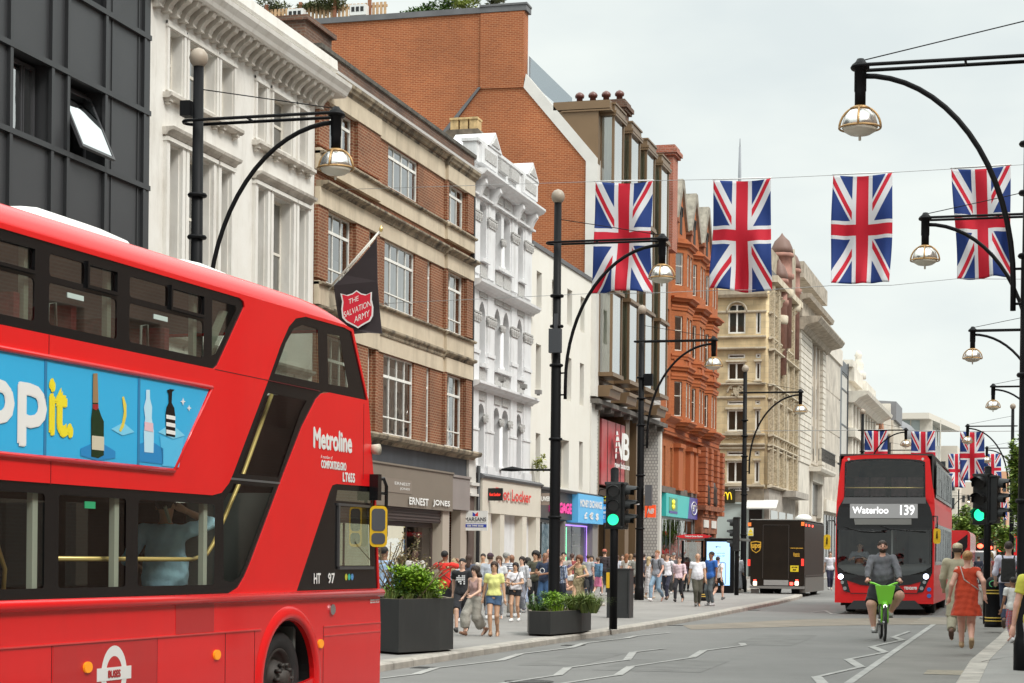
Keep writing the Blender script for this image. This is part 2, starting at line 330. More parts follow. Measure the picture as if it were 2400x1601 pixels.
def stripe(name,pix,w,up=.008,closed=False):
    """a painted line on the road through points measured on the ground"""
    P=[gnd(*p) if not isinstance(p,Vector) else p for p in pix]; mb=MB()
    W0=w
    for i in range(len(P)-1):
        w=W0 if not isinstance(W0,tuple) else W0[i%2]
        a,b=P[i],P[i+1]; t=(b-a); t.z=0; t.normalize(); nn=Vector((-t.y,t.x,0))*w/2; k_=min(w,.09)*.3; a=a-t*k_; b=b+t*k_
        mb.poly([(q.x,q.y,gz(q.y)+up+i*.0006) for q in (a-nn,b-nn,b+nn,a+nn)])
    return mb.build(name,paint,kind='structure')
stripe('edge_line',[(1960,1622),(2082,1537),(2200,1456)],.12)
LC=lambda P: [(867+x/1.882,1125+y/1.882) for x,y in P]
RC=lambda P: [(1828+x/1.51,1008+y/1.51) for x,y in P]
stripe('zigzag_line',RC([(190,940),(130,875),(285,840),(242,813),(372,788),(325,768),(432,745),(402,734),(458,714)]),(.16,.09),.009)
stripe('zigzag_line',LC([(40,878),(205,858),(285,832),(575,798),(660,770),(885,742),(945,722),(1130,700),(1172,690),(1320,676)]),(.075,.13),.009)
stripe('zigzag_line',LC([(560,902),(830,862),(872,830),(1135,795),(1160,762),(1300,745)]),(.075,.13),.009)
stripe('zigzag_line',LC([(830,902),(1095,862),(1150,825),(1420,785),(1470,755),(1650,732),(1640,722)]),(.075,.13),.009)
stripe('zigzag_line',[(1900,1436),(1935,1432),(1950,1440),(1975,1437)],.08,.009)
# ================================================================ BUILDINGS
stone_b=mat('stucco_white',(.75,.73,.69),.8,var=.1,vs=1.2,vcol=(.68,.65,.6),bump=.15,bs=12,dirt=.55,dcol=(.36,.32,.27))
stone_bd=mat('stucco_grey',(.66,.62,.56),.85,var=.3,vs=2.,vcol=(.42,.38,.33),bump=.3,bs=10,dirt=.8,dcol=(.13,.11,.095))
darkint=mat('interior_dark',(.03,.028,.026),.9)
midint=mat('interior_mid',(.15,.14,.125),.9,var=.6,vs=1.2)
gl_up=glass('window_glass',(.8,.84,.84),base=.16,power=1.4)
gl_dk=glass('dark_glass',(.35,.37,.37),base=.04,power=.6)
lead=mat('lead_flashing',(.13,.13,.135),.6,var=.2)
netc=mat('net_curtain',(.85,.86,.84),.9,var=.35,vs=3,streak=True)
def building(name,label,cat='building',at=(0,0,0),group=None): return thing(name,label,cat,at,group)
def shell(bld,fr,a0,a1,z1,wallm,depth=10,z0=-1.3,side0=True,roofz=None,name='side_wall'):
    mb=MB(); mb.fb(fr,a0+.01,a0+.3,z0,z1,-depth,-.02).fb(fr,a1-.3,a1-.01,z0,z1,-depth,-.02).fb(fr,a0+.3,a1-.3,z0,z1,-depth,-depth+.3); mb.build(name,wallm,bld)
    mb=MB(); mb.fb(fr,a0+.3,a1-.3,(roofz or z1-.25),(roofz or z1-.25)+.15,-depth+.3,-.32); mb.build('roof',lead,bld)
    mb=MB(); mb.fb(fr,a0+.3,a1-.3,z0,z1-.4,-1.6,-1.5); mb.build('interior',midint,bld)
def window(bld,fr,a0,a1,z0,z1,d,av=(),zh=(),frm=None,gl=None,fw=.06,bw=.035,curtain=0,split=None,blind=None,parent_name='window'):
    mb=MB(); t0,t1=d-.03,d+.03
    mb.fb(fr,a0,a0+fw,z0,z1,t0,t1).fb(fr,a1-fw,a1,z0,z1,t0,t1).fb(fr,a0+fw,a1-fw,z0,z0+fw,t0,t1).fb(fr,a0+fw,a1-fw,z1-fw,z1,t0,t1)
    for x in av: mb.fb(fr,x-bw/2,x+bw/2,z0+fw,z1-fw,t0+.005,t1-.005)
    for z in zh: 
        z,th=(z if isinstance(z,tuple) else (z,bw)); mb.fb(fr,a0+fw,a1-fw,z-th/2,z+th/2,t0+.002,t1+.004)
    w=mb.build(parent_name,frm,bld)
    p=MB(); p.poly([fr(a0+fw/2,z0+fw/2,d),fr(a1-fw/2,z0+fw/2,d),fr(a1-fw/2,z1-fw/2,d),fr(a0+fw/2,z1-fw/2,d)]); p.build('pane',gl or gl_up,w)
    if curtain:
        c=MB(); r=random.Random(int(a0*100+z0*10)); n=int((a1-a0)/.06)+2; top=z1-(z1-z0)*r.choice((0,0,0,.2)); 
        def cur(x0,x1,zb,zt):
            k=max(4,int((x1-x0)/.05)); 
            for i in range(k):
                xa=x0+(x1-x0)*i/k; xb=x0+(x1-x0)*(i+1)/k
                c.poly([fr(xa,zb,d-.15-.05*(i%2)),fr(xb,zb,d-.15-.05*((i+1)%2)),fr(xb,zt,d-.15-.05*((i+1)%2)),fr(xa,zt,d-.15-.05*(i%2))])
        if curtain==1: cur(a0,a1,z0,z0+(z1-z0)*r.uniform(.35,1.))
        elif curtain==2: w_=(a1-a0); g=r.uniform(.3,.45); cur(a0,a0+w_*g,z0,z1); cur(a1-w_*(.9-g),a1,z0,z1)
        elif curtain==3: c.poly([fr(a0,z1,d-.1),fr(a1,z1,d-.1),fr(a1,z1-(z1-z0)*r.uniform(.3,.7),d-.1),fr(a0,z1-(z1-z0)*.5,d-.1)])
        if c.v: c.build('curtain',blind or netc,w)
    return w
def quoin(mb,fr,a0,a1,z0,z1,h,gap,d0,d1):
    z=z0
    while z<z1-h*.5: mb.fb(fr,a0,a1,z,min(z+h-gap,z1),d0,d1); z+=h
# ---------------- A: dark panel-clad building
fa=XF(-17.3); pm=mat('dark_panel',(.036,.037,.04),.42,var=.12,vs=.8,bump=.05,bs=200); bt=mat('dark_batten',(.028,.029,.031),.4)
A_=building('office_building','charcoal metal-clad office block with one tilted-open window, left end of row','building',fa(28,-.2,-3))
AV=[25.4,27.2,28.1,29.81,31.26,31.84,33.32,34.96]; AH=[5.8,7.3,8.82,10.32,11.83,13.33,14.8]
opsA=[(29.81,31.26,8.82,10.32),(31.84,33.32,8.82,10.32),(31.84,33.32,11.83,13.33),(29.81,31.26,11.83,13.33),(27.2,28.1,8.82,10.32)]
mb=MB(); mb.wall(fa,20,35.18,-.2,16.2,opsA,depth=.42); mb.build('wall',pm,A_)
shell(A_,fa,20,35.18,16.2,pm)
for i,a in enumerate(AV): m_=MB(); m_.fb(fa,a-.05,a+.05,-.2,16.2,-.0,.07); m_.build('panel_batten',bt,A_)
for z in AH: m_=MB(); m_.fb(fa,20,35.2,z-.05,z+.05,.0,.085); m_.build('panel_rail',bt,A_)
m_=MB(); m_.fb(fa,33.62,33.66,-.2,16.2,0,.02).fb(fa,34.74,34.78,-.2,16.2,0,.02).fb(fa,35.0,35.2,-.2,16.2,0,.05); m_.build('corner_trim',bt,A_)
grf=mat('grey_frame',(.06,.06,.065),.4)
window(A_,fa,29.86,31.21,8.87,10.27,-.3,av=(30.75,30.82),frm=grf,gl=glass('office_glass',(.35,.38,.38),base=.45,power=1.2),fw=.07)
window(A_,fa,31.89,33.27,11.88,13.28,-.3,av=(32.5,),frm=grf,gl=gl_dk,fw=.07)
window(A_,fa,29.86,31.21,11.88,13.28,-.3,frm=grf,gl=gl_dk,fw=.07)
w=window(A_,fa,31.89,33.27,8.87,10.27,-.36,frm=grf,gl=gl_dk,fw=.05)
tilt=rad(24); fs=Fr((0,0,0),(0,1,0),(1,0,0),1.,0)
def tl(a,t,o=0): return fa(a,10.16-t*math.cos(tilt)+o*math.sin(tilt),-.24+t*math.sin(tilt)+o*math.cos(tilt))
m_=MB()
def tbox(a0,a1,t0,t1,o0,o1): m_.hexa([tl(a0,t0,o0),tl(a1,t0,o0),tl(a1,t0,o1),tl(a0,t0,o1),tl(a0,t1,o0),tl(a1,t1,o0),tl(a1,t1,o1),tl(a0,t1,o1)])
tbox(31.93,31.99,0,1.3,-.03,.03);tbox(33.17,33.23,0,1.3,-.03,.03);tbox(31.99,33.17,0,.06,-.03,.03);tbox(31.99,33.17,1.24,1.3,-.03,.03)
sash=m_.build('open_sash',grf,A_); m_=MB(); m_.poly([tl(31.96,.03,.02),tl(33.2,.03,.02),tl(33.2,1.27,.02),tl(31.96,1.27,.02)]); m_.build('pane',glass('sash_glass',(.6,.63,.65),refl=(.8,.84,.86),base=.38,power=.9),sash)
# ---------------- B: white stucco
B_=building('stucco_building','white stucco building with triple sash windows and a deep bracketed cornice','building',fa(40,-.2,-3))
a0,a1=35.2,44.4
grpU=[[(36.12,36.78),(37.08,38.43),(38.72,39.37)],[(40.73,41.22),(41.69,42.86),(43.31,43.81)]]
opsB=[]
for g in grpU:
    for o in g: opsB.append((*o,11.07,12.28))
grpL=[[(36.10,36.65),(37.04,38.21),(38.68,39.18)],[(40.72,41.25),(41.65,42.84),(43.25,43.8)]]
for g in grpL:
    for o in g: opsB.append((*o,7.4,9.9)); opsB.append((*o,3.2,5.6))
mb=MB(); mb.wall(fa,a0,a1,-.2,13.5,opsB,depth=.32); mb.build('wall',stone_b,B_); shell(B_,fa,a0,a1,13.7,stone_b)
cream=mat('cream_joinery',(.7,.66,.58),.6,var=.15,vs=4)
for o in opsB: window(B_,fa,o[0],o[1],o[2],o[3],-.26,zh=(((o[2]+o[3])/2,.06),),frm=cream,gl=gl_up,fw=.06,curtain=random.choice((0,2,2,1)))
for g in grpU:
    m_=MB()
    for o in g:
        for x0,x1 in ((o[0]-.12,o[0]-.02),(o[1]+.02,o[1]+.12)): m_.fb(fa,x0,x1,11.0,12.42,0,.05)
        m_.fb(fa,o[0]-.14,o[1]+.14,12.3,12.36,0,.07).fb(fa,o[0]-.12,o[1]+.12,12.36,12.44,0,.04)
    m_.build('window_surround',stone_b,B_)
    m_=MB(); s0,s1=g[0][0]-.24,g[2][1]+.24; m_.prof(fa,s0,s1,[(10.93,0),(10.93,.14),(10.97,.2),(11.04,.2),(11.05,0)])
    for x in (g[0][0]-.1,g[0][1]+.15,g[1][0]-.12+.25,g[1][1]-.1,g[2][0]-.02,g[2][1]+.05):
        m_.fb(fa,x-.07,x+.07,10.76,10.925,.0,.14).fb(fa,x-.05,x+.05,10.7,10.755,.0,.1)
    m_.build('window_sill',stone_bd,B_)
for zt,zb in ((9.9,7.4),(5.6,3.2)):
  for g in grpL:
    m_=MB()
    for i,o in enumerate(g):
        for x0,x1 in ((o[0]-.17,o[0]-.03),(o[1]+.03,o[1]+.17)): m_.fb(fa,x0,x1,zb,zt+.05,0,.09)
        m_.fb(fa,o[0]-.19,o[1]+.19,zt+.05,zt+.13,0,.13).fb(fa,o[0]-.15,o[1]+.15,zt+.13,zt+.3,0,.07)
    m_.build('window_surround',stone_b,B_)
    m_=MB()
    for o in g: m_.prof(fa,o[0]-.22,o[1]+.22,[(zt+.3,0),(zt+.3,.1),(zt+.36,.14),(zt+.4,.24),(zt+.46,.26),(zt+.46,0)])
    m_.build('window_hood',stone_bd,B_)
m_=MB(); m_.prof(fa,a0+.02,a1+.05,[(12.72,0),(12.72,.06),(12.77,.1),(12.81,.1),(12.81,0)]); m_.prof(fa,a0+.02,45.2,[(13.42,.0),(13.42,.50),(13.46,.54),(13.54,.58),(13.65,.66),(13.74,.68),(13.74,.0)]); m_.prof(fa,a0+.02,44.55,[(13.8,0),(13.8,.5),(13.86,.54),(14.1,.52),(14.1,0)]); m_.build('cornice',stone_b,B_)
m_=MB()
for i in range(24):
    x=35.45+i*.392
    P=[(13.31,0),(13.31,.44),(13.22,.46),(13.14,.42),(13.1,.34),(13.06,.28),(12.98,.2),(12.9,.16),(12.84,.18),(12.83,.0)]
    m_.prof(fa,x-.085,x+.085,P); m_.prof(fa,x-.115,x+.115,[(13.32,0),(13.32,.46),(13.25,.46),(13.25,0)])
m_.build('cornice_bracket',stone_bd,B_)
# ---------------- C: brown brick with buff stone bands
brC=brick('brick_brown',(.245,.072,.027),(.175,.05,.02),(.34,.22,.13),.24,.085,.013,.5,dirt=.25)
brCd=brick('brick_soot',(.16,.075,.045),(.1,.05,.035),(.16,.12,.09),.24,.085,.013,.6,dirt=.7)
buff=mat('buff_stone',(.62,.53,.40),.85,var=.22,vs=1.3,vcol=(.5,.42,.31),bump=.15,bs=8,dirt=.5,dcol=(.2,.16,.11))
buffd=mat('buff_stone_sooty',(.42,.35,.25),.9,var=.5,vs=2.5,vcol=(.25,.2,.14),bump=.4,bs=6,dirt=.95,dcol=(.045,.04,.033))
C_=building('brick_shop_building','brown brick building with buff stone bands and metal windows above a jeweller’s shopfront','building',fa(51,-.2,-3))
ops=[(45.29,47.09,11.67,12.84),(49.95,52.6,11.67,12.84),(55.42,57.17,11.67,12.84)]
for zb,zt in ((8.36,10.18),(4.86,7.05)):
    ops+=[(45.29,47.09,zb,zt),(48.33,48.71,zb,zt),(49.73,52.4,zb,zt),(53.57,53.92,zb,zt),(55.4,57.16,zb,zt)]
mb=MB(); mb.wall(fa,44.42,57.95,4.6,13.4,ops,depth=.15); mb.build('wall',brC,C_)
shell(C_,fa,44.42,57.95,14.05,brC,z0=-.3)
whf=mat('white_metal_window',(.8,.79,.74),.5,var=.15,vs=5)
for o in ops:
    w_=o[1]-o[0]; nb=4 if w_>2.2 else (3 if w_>1 else 1)
    av=[o[0]+w_*i/nb for i in range(1,nb)]; H_=o[3]-o[2]
    zh=[(o[3]-H_*.27,.075)]+([(o[2]+H_*.22,.035)] if o[2]<11 else [])
    window(C_,fa,*o,-.09,av=av,zh=zh,frm=whf,gl=gl_up,fw=.05,bw=.04,curtain=2 if o[2]>11 else 1)
m_=MB()
for z0,z1 in ((12.84,13.34),(11.06,11.58),(10.18,10.62),(7.72,8.3),(7.06,7.5)):
    for x0,x1,d in ((44.43,49.03,.14),(49.03,55.1,.05),(55.1,57.94,.14)): m_.fb(fa,x0,x1,z0,z1,.0,d)
m_.build('stone_band',buff,C_)
m_=MB()
for z in (11.58,8.3):
    for x0,x1,d in ((44.43,49.08,.24),(49.08,55.05,.15),(55.05,57.98,.24)): m_.prof(fa,x0,x1,[(z,0),(z,d-.04),(z+.03,d),(z+.07,d),(z+.07,0)])
m_.build('sill_course',buffd,C_)
m_=MB()
for z,dd in ((10.74,.36),(7.56,.28)):
    for x0,x1,e in ((44.5,49.12,.1),(49.12,55.0,0),(55.0,57.98,.1)):
        D=dd+e-.12; m_.prof(fa,x0,x1,[(z,0),(z,.08),(z+.05,.1),(z+.07,D*.5),(z+.12,D*.6),(z+.14,D*.9),(z+.17,D),(z+.22,D),(z+.24,.06),(z+.24,0)])
m_.build('string_cornice',buffd,C_)
m_=MB()
for x0,x1,e in ((44.43,49.1,.08),(49.1,55.0,0),(55.0,57.98,.08)): m_.prof(fa,x0,x1,[(13.5,0),(13.5,.06+e),(13.57,.08+e),(13.6,.15+e),(13.66,.17+e),(13.7,.22+e),(13.78,.24+e),(13.78,0)])
m_.build('cornice',buffd,C_); m_=MB(); m_.prof(fa,44.43,58.0,[(13.8,0),(13.8,.32),(13.86,.34),(13.88,0)]); m_.build('cornice_capping',mat('white_lead',(.75,.74,.72),.5),C_)
m_=MB(); m_.fb(fa,44.43,57.95,13.4,14.05,-.3,.1); m_.build('parapet',brCd,C_); m_=MB(); m_.fb(fa,44.4,58.0,14.05,14.15,-.35,.16); m_.build('coping',mat('sooty_coping',(.1,.09,.075),.9,var=.5,vs=3),C_)
m_=MB(); m_.fb(fa,44.43,46.3,14.15,14.75,-1.6,-.3).fb(fa,44.35,46.4,14.75,14.87,-1.7,-.2); m_.build('chimney_stack',brCd,C_)
m_=MB(); m_.fb(fa,57.95,58.06,4.5,13.35,-.02,.12); m_.build('drain_pipe',mat('black_iron',(.02,.02,.022),.45),C_)
# pilaster steps
m_=MB()
for x0,x1 in ((44.43,45.15),(47.2,48.2),(48.82,49.03),(55.1,55.3),(57.28,57.94)):
    m_.fb(fa,x0,x1,4.88,7.06,0,.1)
    m_.fb(fa,x0,x1,8.38,10.18,0,.1)
for x0,x1 in ((44.43,45.15),(47.25,49.03),(55.1,55.3),(57.28,57.94)): m_.fb(fa,x0,x1,11.66,12.84,0,.1)
m_.build('brick_pier',brC,C_)
# C shopfront
taupe=mat('taupe_fascia',(.2,.165,.13),.5,var=.05); slate=mat('slate_board',(.055,.062,.072),.6,var=.3,vs=2,streak=True); mauve=mat('mauve_panel',(.27,.235,.22),.55,var=.08)
m_=MB(); m_.prof(fa,44.43,58.1,[(4.62,0),(4.62,.14),(4.7,.2),(4.74,.38),(4.82,.42),(4.87,.4),(4.87,0)]); m_.build('shop_cornice',buffd,C_)
m_=MB(); m_.fb(fa,44.43,57.5,4.02,4.62,-.2,.08); m_.build('slate_fascia',slate,C_)
m_=MB(); m_.fb(fa,44.43,55.6,2.88,4.02,-.2,.22); m_.fb(fa,44.43,55.62,4.0,4.05,-.1,.26); fas=m_.build('shop_fascia',taupe,C_)
m_=MB(); m_.fb(fa,49.3,51.62,3.26,3.64,.22,.235); m_.build('name_plate',mat('taupe_plate',(.22,.18,.145),.45),fas)
lw=mat('letter_white',(.85,.85,.83),.4)
m_=MB(); text_on(m_,fa,'ERNEST',50.1,51.45,3.48,3.56,.24,0); text_on(m_,fa,'JONES',50.55,51.4,3.34,3.42,.24,0); m_.build('plate_letters',lw,fas)
m_=MB(); text_on(m_,fa,'ERNEST',51.3,53.05,2.97,3.17,.27,0,bold=.008); text_on(m_,fa,'JONES',53.5,55.15,2.97,3.17,.27,0,bold=.008); m_.build('shop_name_letters',lw,fas)
m_=MB(); m_.fb(fa,55.62,57.5,2.95,3.93,-.2,.2); m_.fb(fa,55.6,57.52,3.93,4.0,-.2,.24); m_.build('side_fascia',mauve,C_)
m_=MB(); m_.fb(fa,54.92,55.6,-.3,2.88,-.2,.12); m_.fb(fa,56.84,57.5,-.3,2.94,-.2,.1); m_.build('shop_pilaster',mat('beige_pilaster',(.42,.36,.3),.6),C_)
m_=MB(); m_.fb(fa,44.43,54.92,2.5,2.88,-.2,.05); 
for i in range(4): m_.fb(fa,44.43,54.9,2.55+i*.09,2.59+i*.09,.05,.08)
m_.build('roller_shutter_box',mat('shutter_brown',(.07,.05,.045),.5),C_)
w=window(C_,fa,50.2,54.85,-.1,2.48,-.2,av=(52.4,),frm=mat('dark_brown_frame',(.06,.04,.035),.5),gl=glass('shop_glass',(.9,.92,.9),base=.03,power=.5),fw=.12,bw=.03,parent_name='shop_window')
window(C_,fa,44.6,50.1,-.1,2.48,-.2,av=(47.3,),frm=MT['dark_brown_frame'],gl=MT['shop_glass'],fw=.12,parent_name='shop_window')
m_=MB(); m_.fb(fa,44.6,54.9,-.3,2.45,-1.2,-1.1); m_.build('shop_interior',mat('shop_interior_buff',(.36,.34,.27),.8,var=.45,vs=.9,streak=True,emit=(.5,.46,.36),es=1.2),C_)  # back wall emits light in place of the shop's own lamps
m_=MB(); m_.fb(fa,55.6,56.84,-.3,2.9,-1.,-.9); m_.build('doorway',mat('doorway_brown',(.1,.075,.06),.7),C_)
stw=mat('painted_stone_pilaster',(.62,.6,.56),.7,var=.2,dirt=.4)
m_=MB(); m_.fb(fa,57.55,58.3,3.85,4.62,-.1,.15).fb(fa,57.5,58.4,3.75,3.85,-.1,.25).fb(fa,57.55,58.35,3.5,3.75,-.1,.18).fb(fa,57.5,58.4,3.42,3.5,-.1,.24); m_.build('pilaster_capital',stw,C_)
m_=MB(); m_.fb(fa,57.6,58.25,-.3,3.42,-.1,.12); m_.build('end_pilaster',mat('brown_pilaster',(.12,.085,.07),.6),C_)
m_=MB(); m_.tube([fa(58.42,4.4,.2),fa(58.42,-.2,.2)],.07); m_.build('downpipe',MT['black_iron'],C_)
# ---------------- D: white Venetian arcaded front
wd=mat('white_painted_stone',(.72,.72,.725),.65,var=.06,vs=2,bump=.1,bs=10,dirt=.6,dcol=(.36,.34,.32)); wdd=mat('white_ornament',(.55,.54,.53),.8,var=.5,vs=14,vcol=(.36,.35,.33),bump=1.,bs=30)
wdr=mat('white_reveal',(.6,.57,.54),.8,var=.25,vs=2)  # greyer white: shade of the niches put into the frame colour
D_=building('arcaded_building','narrow white building with three tiers of arched niches, leafy capitals and two little gables','building',fa(61.5,-.2,-3))
colsD=[(58.95,59.7),(60.76,61.5),(61.82,62.6),(63.6,64.32)]
ops=[(x0,x1,11.1,12.94) for x0,x1 in colsD]+[(x0,x1,7.72,9.76) for x0,x1 in colsD]+[(x0,x1,4.35,6.47) for x0,x1 in colsD]
mb=MB(); mb.wall(fa,57.97,65.5,-.2,14.,ops,depth=.5)
for x0,x1 in colsD:
    mb.arch(fa,x0,x1,12.75,12.93,12.94,-.14,0.); mb.arch(fa,x0,x1,9.2,9.74,9.76,-.2,.0,point=.4); mb.arch(fa,x0,x1,6.1,6.45,6.47,-.2,.0)
mb.build('wall',wd,D_); shell(D_,fa,57.97,65.5,14.,wd)
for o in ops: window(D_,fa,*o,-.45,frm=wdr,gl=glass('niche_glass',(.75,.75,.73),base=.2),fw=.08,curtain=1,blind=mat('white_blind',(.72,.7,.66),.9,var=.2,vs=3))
m_=MB()
for x0,x1 in ((58.1,58.85),(59.8,60.62),(62.7,63.5),(64.42,65.35)):
    m_.fb(fa,x0,x1,10.55,12.2,0,.05); m_.fb(fa,x0+.05,x1-.05,12.52,13.0,0,.04)
    m_.fb(fa,x0,x1,7.1,9.0,0,.06); m_.fb(fa,x0-.02,x1+.02,8.0,8.12,0,.1); m_.fb(fa,x0+.05,x1-.05,9.3,10.1,0,.05)
    m_.fb(fa,x0,x1,4.25,6.9,0,.06); m_.fb(fa,x0-.02,x1+.02,5.55,5.62,0,.09); m_.fb(fa,x0-.03,x1+.03,4.2,4.45,0,.12)
m_.build('pilaster',wd,D_)
m_=MB()
def capital(x0,x1,z0,z1,d):
    d=d*.4; m_.fb(fa,x0-.03,x1+.03,z1-.06,z1,0,d+.07); m_.fb(fa,x0,x1,z0+.05,z1-.06,0,d+.03); m_.fb(fa,x0-.02,x1+.02,z0,z0+.05,0,d+.04)
    k=max(2,int((x1-x0)/.2))
    for i in range(k+1):
        x=x0+(x1-x0)*i/k; m_.lathe(fa(x,(z0+z1)/2-.02,d+.02),[(.0,-.13),(.07,-.08),(.05,-.01),(.09,.06),(.04,.12),(0,.13)],8)
for x0,x1 in ((58.1,58.85),(59.8,60.62),(62.7,63.5),(64.42,65.35)):
    capital(x0,x1,12.2,12.52,.12); capital(x0,x1,9.0,9.32,.14)
for x0,x1 in ((59.55,59.9),(61.5,61.82),(62.58,62.9),(64.1,64.5)): capital(x0,x1,5.85,6.12,.02)
for x0,x1 in ((61.5,61.82),): capital(x0,x1,11.85,12.1,.05); capital(x0,x1,9.0,9.22,.05)
m_.build('capital',wdd,D_)
for zb,zt in ((11.05,11.85),(7.7,9.0),(4.4,5.85)):
    m_=MB(); 
    for x in (61.66,): m_.lathe(fa(x,zb,-.02),[(.16,0),(.16,.12),(.11,.16),(.1,(zt-zb)*SU)],10)
    m_.build('colonnette',wd,D_)
m_=MB()
for x0,x1 in ((58.9,59.75),(60.7,62.65),(63.55,64.4)):
    m_.fb(fa,x0,x1,10.97,11.08,0,.16); m_.fb(fa,x0,x1,7.6,7.72,0,.16)
m_.build('niche_sill',wd,D_)
m_=MB()
for x0,x1 in ((58.95,59.7),(60.8,61.55),(61.75,62.55),(63.6,64.35)):
    m_.fb(fa,x0,x1,10.5,10.9,0,.05); m_.fb(fa,x0,x1,7.15,7.55,0,.05); m_.fb(fa,x0,x1,6.55,6.9,0,.04); m_.fb(fa,x0-.05,x1+.05,9.85,10.1,0,.05); m_.fb(fa,x0,x1,13.2,13.5,0,.05)
m_.build('carved_panel',wdd,D_)
for nm,P in (('tier_cornice',[(10.2,0),(10.2,.1),(10.26,.14),(10.32,.3),(10.4,.36),(10.48,.37),(10.5,0)]),('tier_cornice',[(6.95,0),(6.95,.1),(7.01,.14),(7.06,.28),(7.12,.34),(7.2,.34),(7.22,0)])):
    m_=MB(); m_.prof(fa,58.0,65.5,P); m_.build(nm,wd,D_)
m_=MB(); m_.prof(fa,58.0,65.5,[(13.84,0),(13.84,.2),(13.9,.26),(13.96,.42),(14.05,.5),(14.12,.5),(14.14,0)]); m_.prof(fa,58.0,65.5,[(13.08,0),(13.08,.14),(13.14,.14),(13.14,0)])
for x in (58.5,60.2,63.1,64.9): m_.prof(fa,x-.12,x+.12,[(13.75,0),(13.75,.34),(13.62,.36),(13.47,.25),(13.35,.2),(13.2,.16),(13.2,0)])
m_.build('cornice',wd,D_)
m_=MB(); m_.fb(fa,58.0,65.45,14.0,14.62,-.3,.15); m_.fb(fa,57.95,65.5,14.62,14.72,-.35,.22)
for x0,x1 in ((58.3,60.1),(63.4,65.3)): m_.fb(fa,x0,x1,14.003,14.6,.15,.25)
m_.build('parapet',wd,D_)
for x0,x1 in ((59.0,60.6),(63.8,65.42)):
    m_=MB(); m_.prism(fa,[(x0,14.7),(x1,14.7),((x0+x1)/2,15.25)],-1.1,.26); m_.build('gable',wd,D_)
m_=MB()
for x0,x1 in ((58.6,59.9),(60.4,61.4),(61.7,62.7),(63.6,65.0)): m_.fb(fa,x0,x1,14.15,14.5,.14,.28)
for x0,x1 in ((59.35,60.25),(64.15,65.07)): m_.prism(fa,[(x0,14.78),(x1,14.78),((x0+x1)/2,15.08)],.2,.29)
m_.build('parapet_ornament',wdd,D_)
m_=MB()
for x,z in ((60.2,7.24),(62.9,7.24),(64.9,7.22)): m_.fb(fa,x-.12,x+.12,z,z+.14,.35,.55); m_.fb(fa,x-.03,x+.03,z-.05,z,.4,.5)
m_.build('floodlight',mat('grey_lamp_box',(.22,.21,.2),.5),D_)
m_=MB(); flc=mat('cream_shopfront',(.66,.61,.52),.55,var=.05)
m_.fb(fa,58.55,65.98,2.93,4.08,-.3,.3); m_.build('shop_fascia',flc,D_); m_=MB(); m_.prof(fa,58.5,66.05,[(4.083,0),(4.083,.36),(4.15,.4),(4.24,.25),(4.26,0)]); m_.build('fascia_flashing',lead,D_)
m_=MB()
for x0,x1 in ((58.55,59.6),(60.75,61.26),(63.58,64.13),(65.44,65.98)): m_.fb(fa,x0,x1,-.3,2.93,-.3,.28)
m_.build('shop_pier',flc,D_)
for x0,x1 in ((59.6,60.75),(61.26,63.58),(64.13,65.44)): window(D_,fa,x0,x1,-.2,2.93,-.1,frm=flc,gl=MT['shop_glass'],fw=.06,parent_name='shop_window',av=((x0+x1)/2,) if x1-x0>2 else ())
m_=MB(); m_.fb(fa,59,65.9,-.3,2.9,-1.0,-.9); m_.build('shop_interior',mat('shop_int_green',(.4,.4,.33),.8,var=.3,vs=.7,emit=(.5,.52,.42),es=.6),D_)  # emission on the back wall stands for the shop's lighting
m_=MB(); text_on(m_,fa,'Foot Locker',59.9,64.4,3.4,3.76,.36,0,bold=.016); m_.build('shop_name_letters',mat('letter_red',(.72,.04,.03),.4),D_)
m_=MB(); m_.fb(fa,59.18,59.26,3.32,3.72,.3,.78)
bs_=m_.build('projecting_sign',mat('sign_black',(.012,.012,.012),.35),D_)
fpy=Fr(fa(59.17,0,0)-Vector((0,0,fa(0,0,0).z)),(1,0,0),(0,-1,0),SU)
m_=MB(); text_on(m_,fpy,'foot Locker',.36,.72,3.47,3.57,.005,0,bold=.004); m_.build('sign_letters',mat('letter_red_lit',(.8,.03,.02),.4,emit=(1,.05,.03),es=.6),bs_)
# ---------------- E: plain cream building
crm=mat('cream_render',(.78,.755,.695),.75,var=.05,vs=.8,vcol=(.74,.71,.64),dirt=.12,dcol=(.55,.5,.42))
E_=building('cream_building','plain cream rendered building with narrow slit windows above a money exchange shop','building',fa(70,-.2,-3))
ec=[(66.22,66.96),(68.45,69.25),(70.85,71.65),(73.05,73.75)]
ops=[(x0,x1,10.38,11.75) for x0,x1 in ec]+[(x0,x1,7.5,9.15) for x0,x1 in ec]+[(66.32,67.0,4.15,5.97),(68.45,71.38,4.15,5.98),(73.06,73.7,4.15,6.08)]
mb=MB(); mb.wall(fa,65.5,74.9,3.95,12.55,ops,depth=.35); mb.build('wall',crm,E_); shell(E_,fa,65.5,74.9,12.55,crm,z0=-.3)
for o in ops: window(E_,fa,*o,-.3,frm=cream,gl=gl_up,fw=.05,curtain=1,blind=mat('grey_blind',(.42,.42,.4),.9,var=.1))
m_=MB(); m_.fb(fa,65.5,74.9,12.55,12.7,-.4,.06); m_.build('coping',lead,E_)
m_=MB(); m_.prof(fa,65.98,76.1,[(4.0,0),(4.0,.3),(4.08,.35),(4.14,.1),(4.14,0)]); m_.build('shop_flashing',lead,E_)
m_=MB(); m_.fb(fa,66.05,66.2,3.38,3.8,.02,.95); m_.build('projecting_box_sign',mat('taupe_box',(.3,.24,.2),.6),E_)
fpy2=Fr(fa(66.04,0,0)-Vector((0,0,fa(0,0,0).z)),(1,0,0),(0,-1,0),SU)
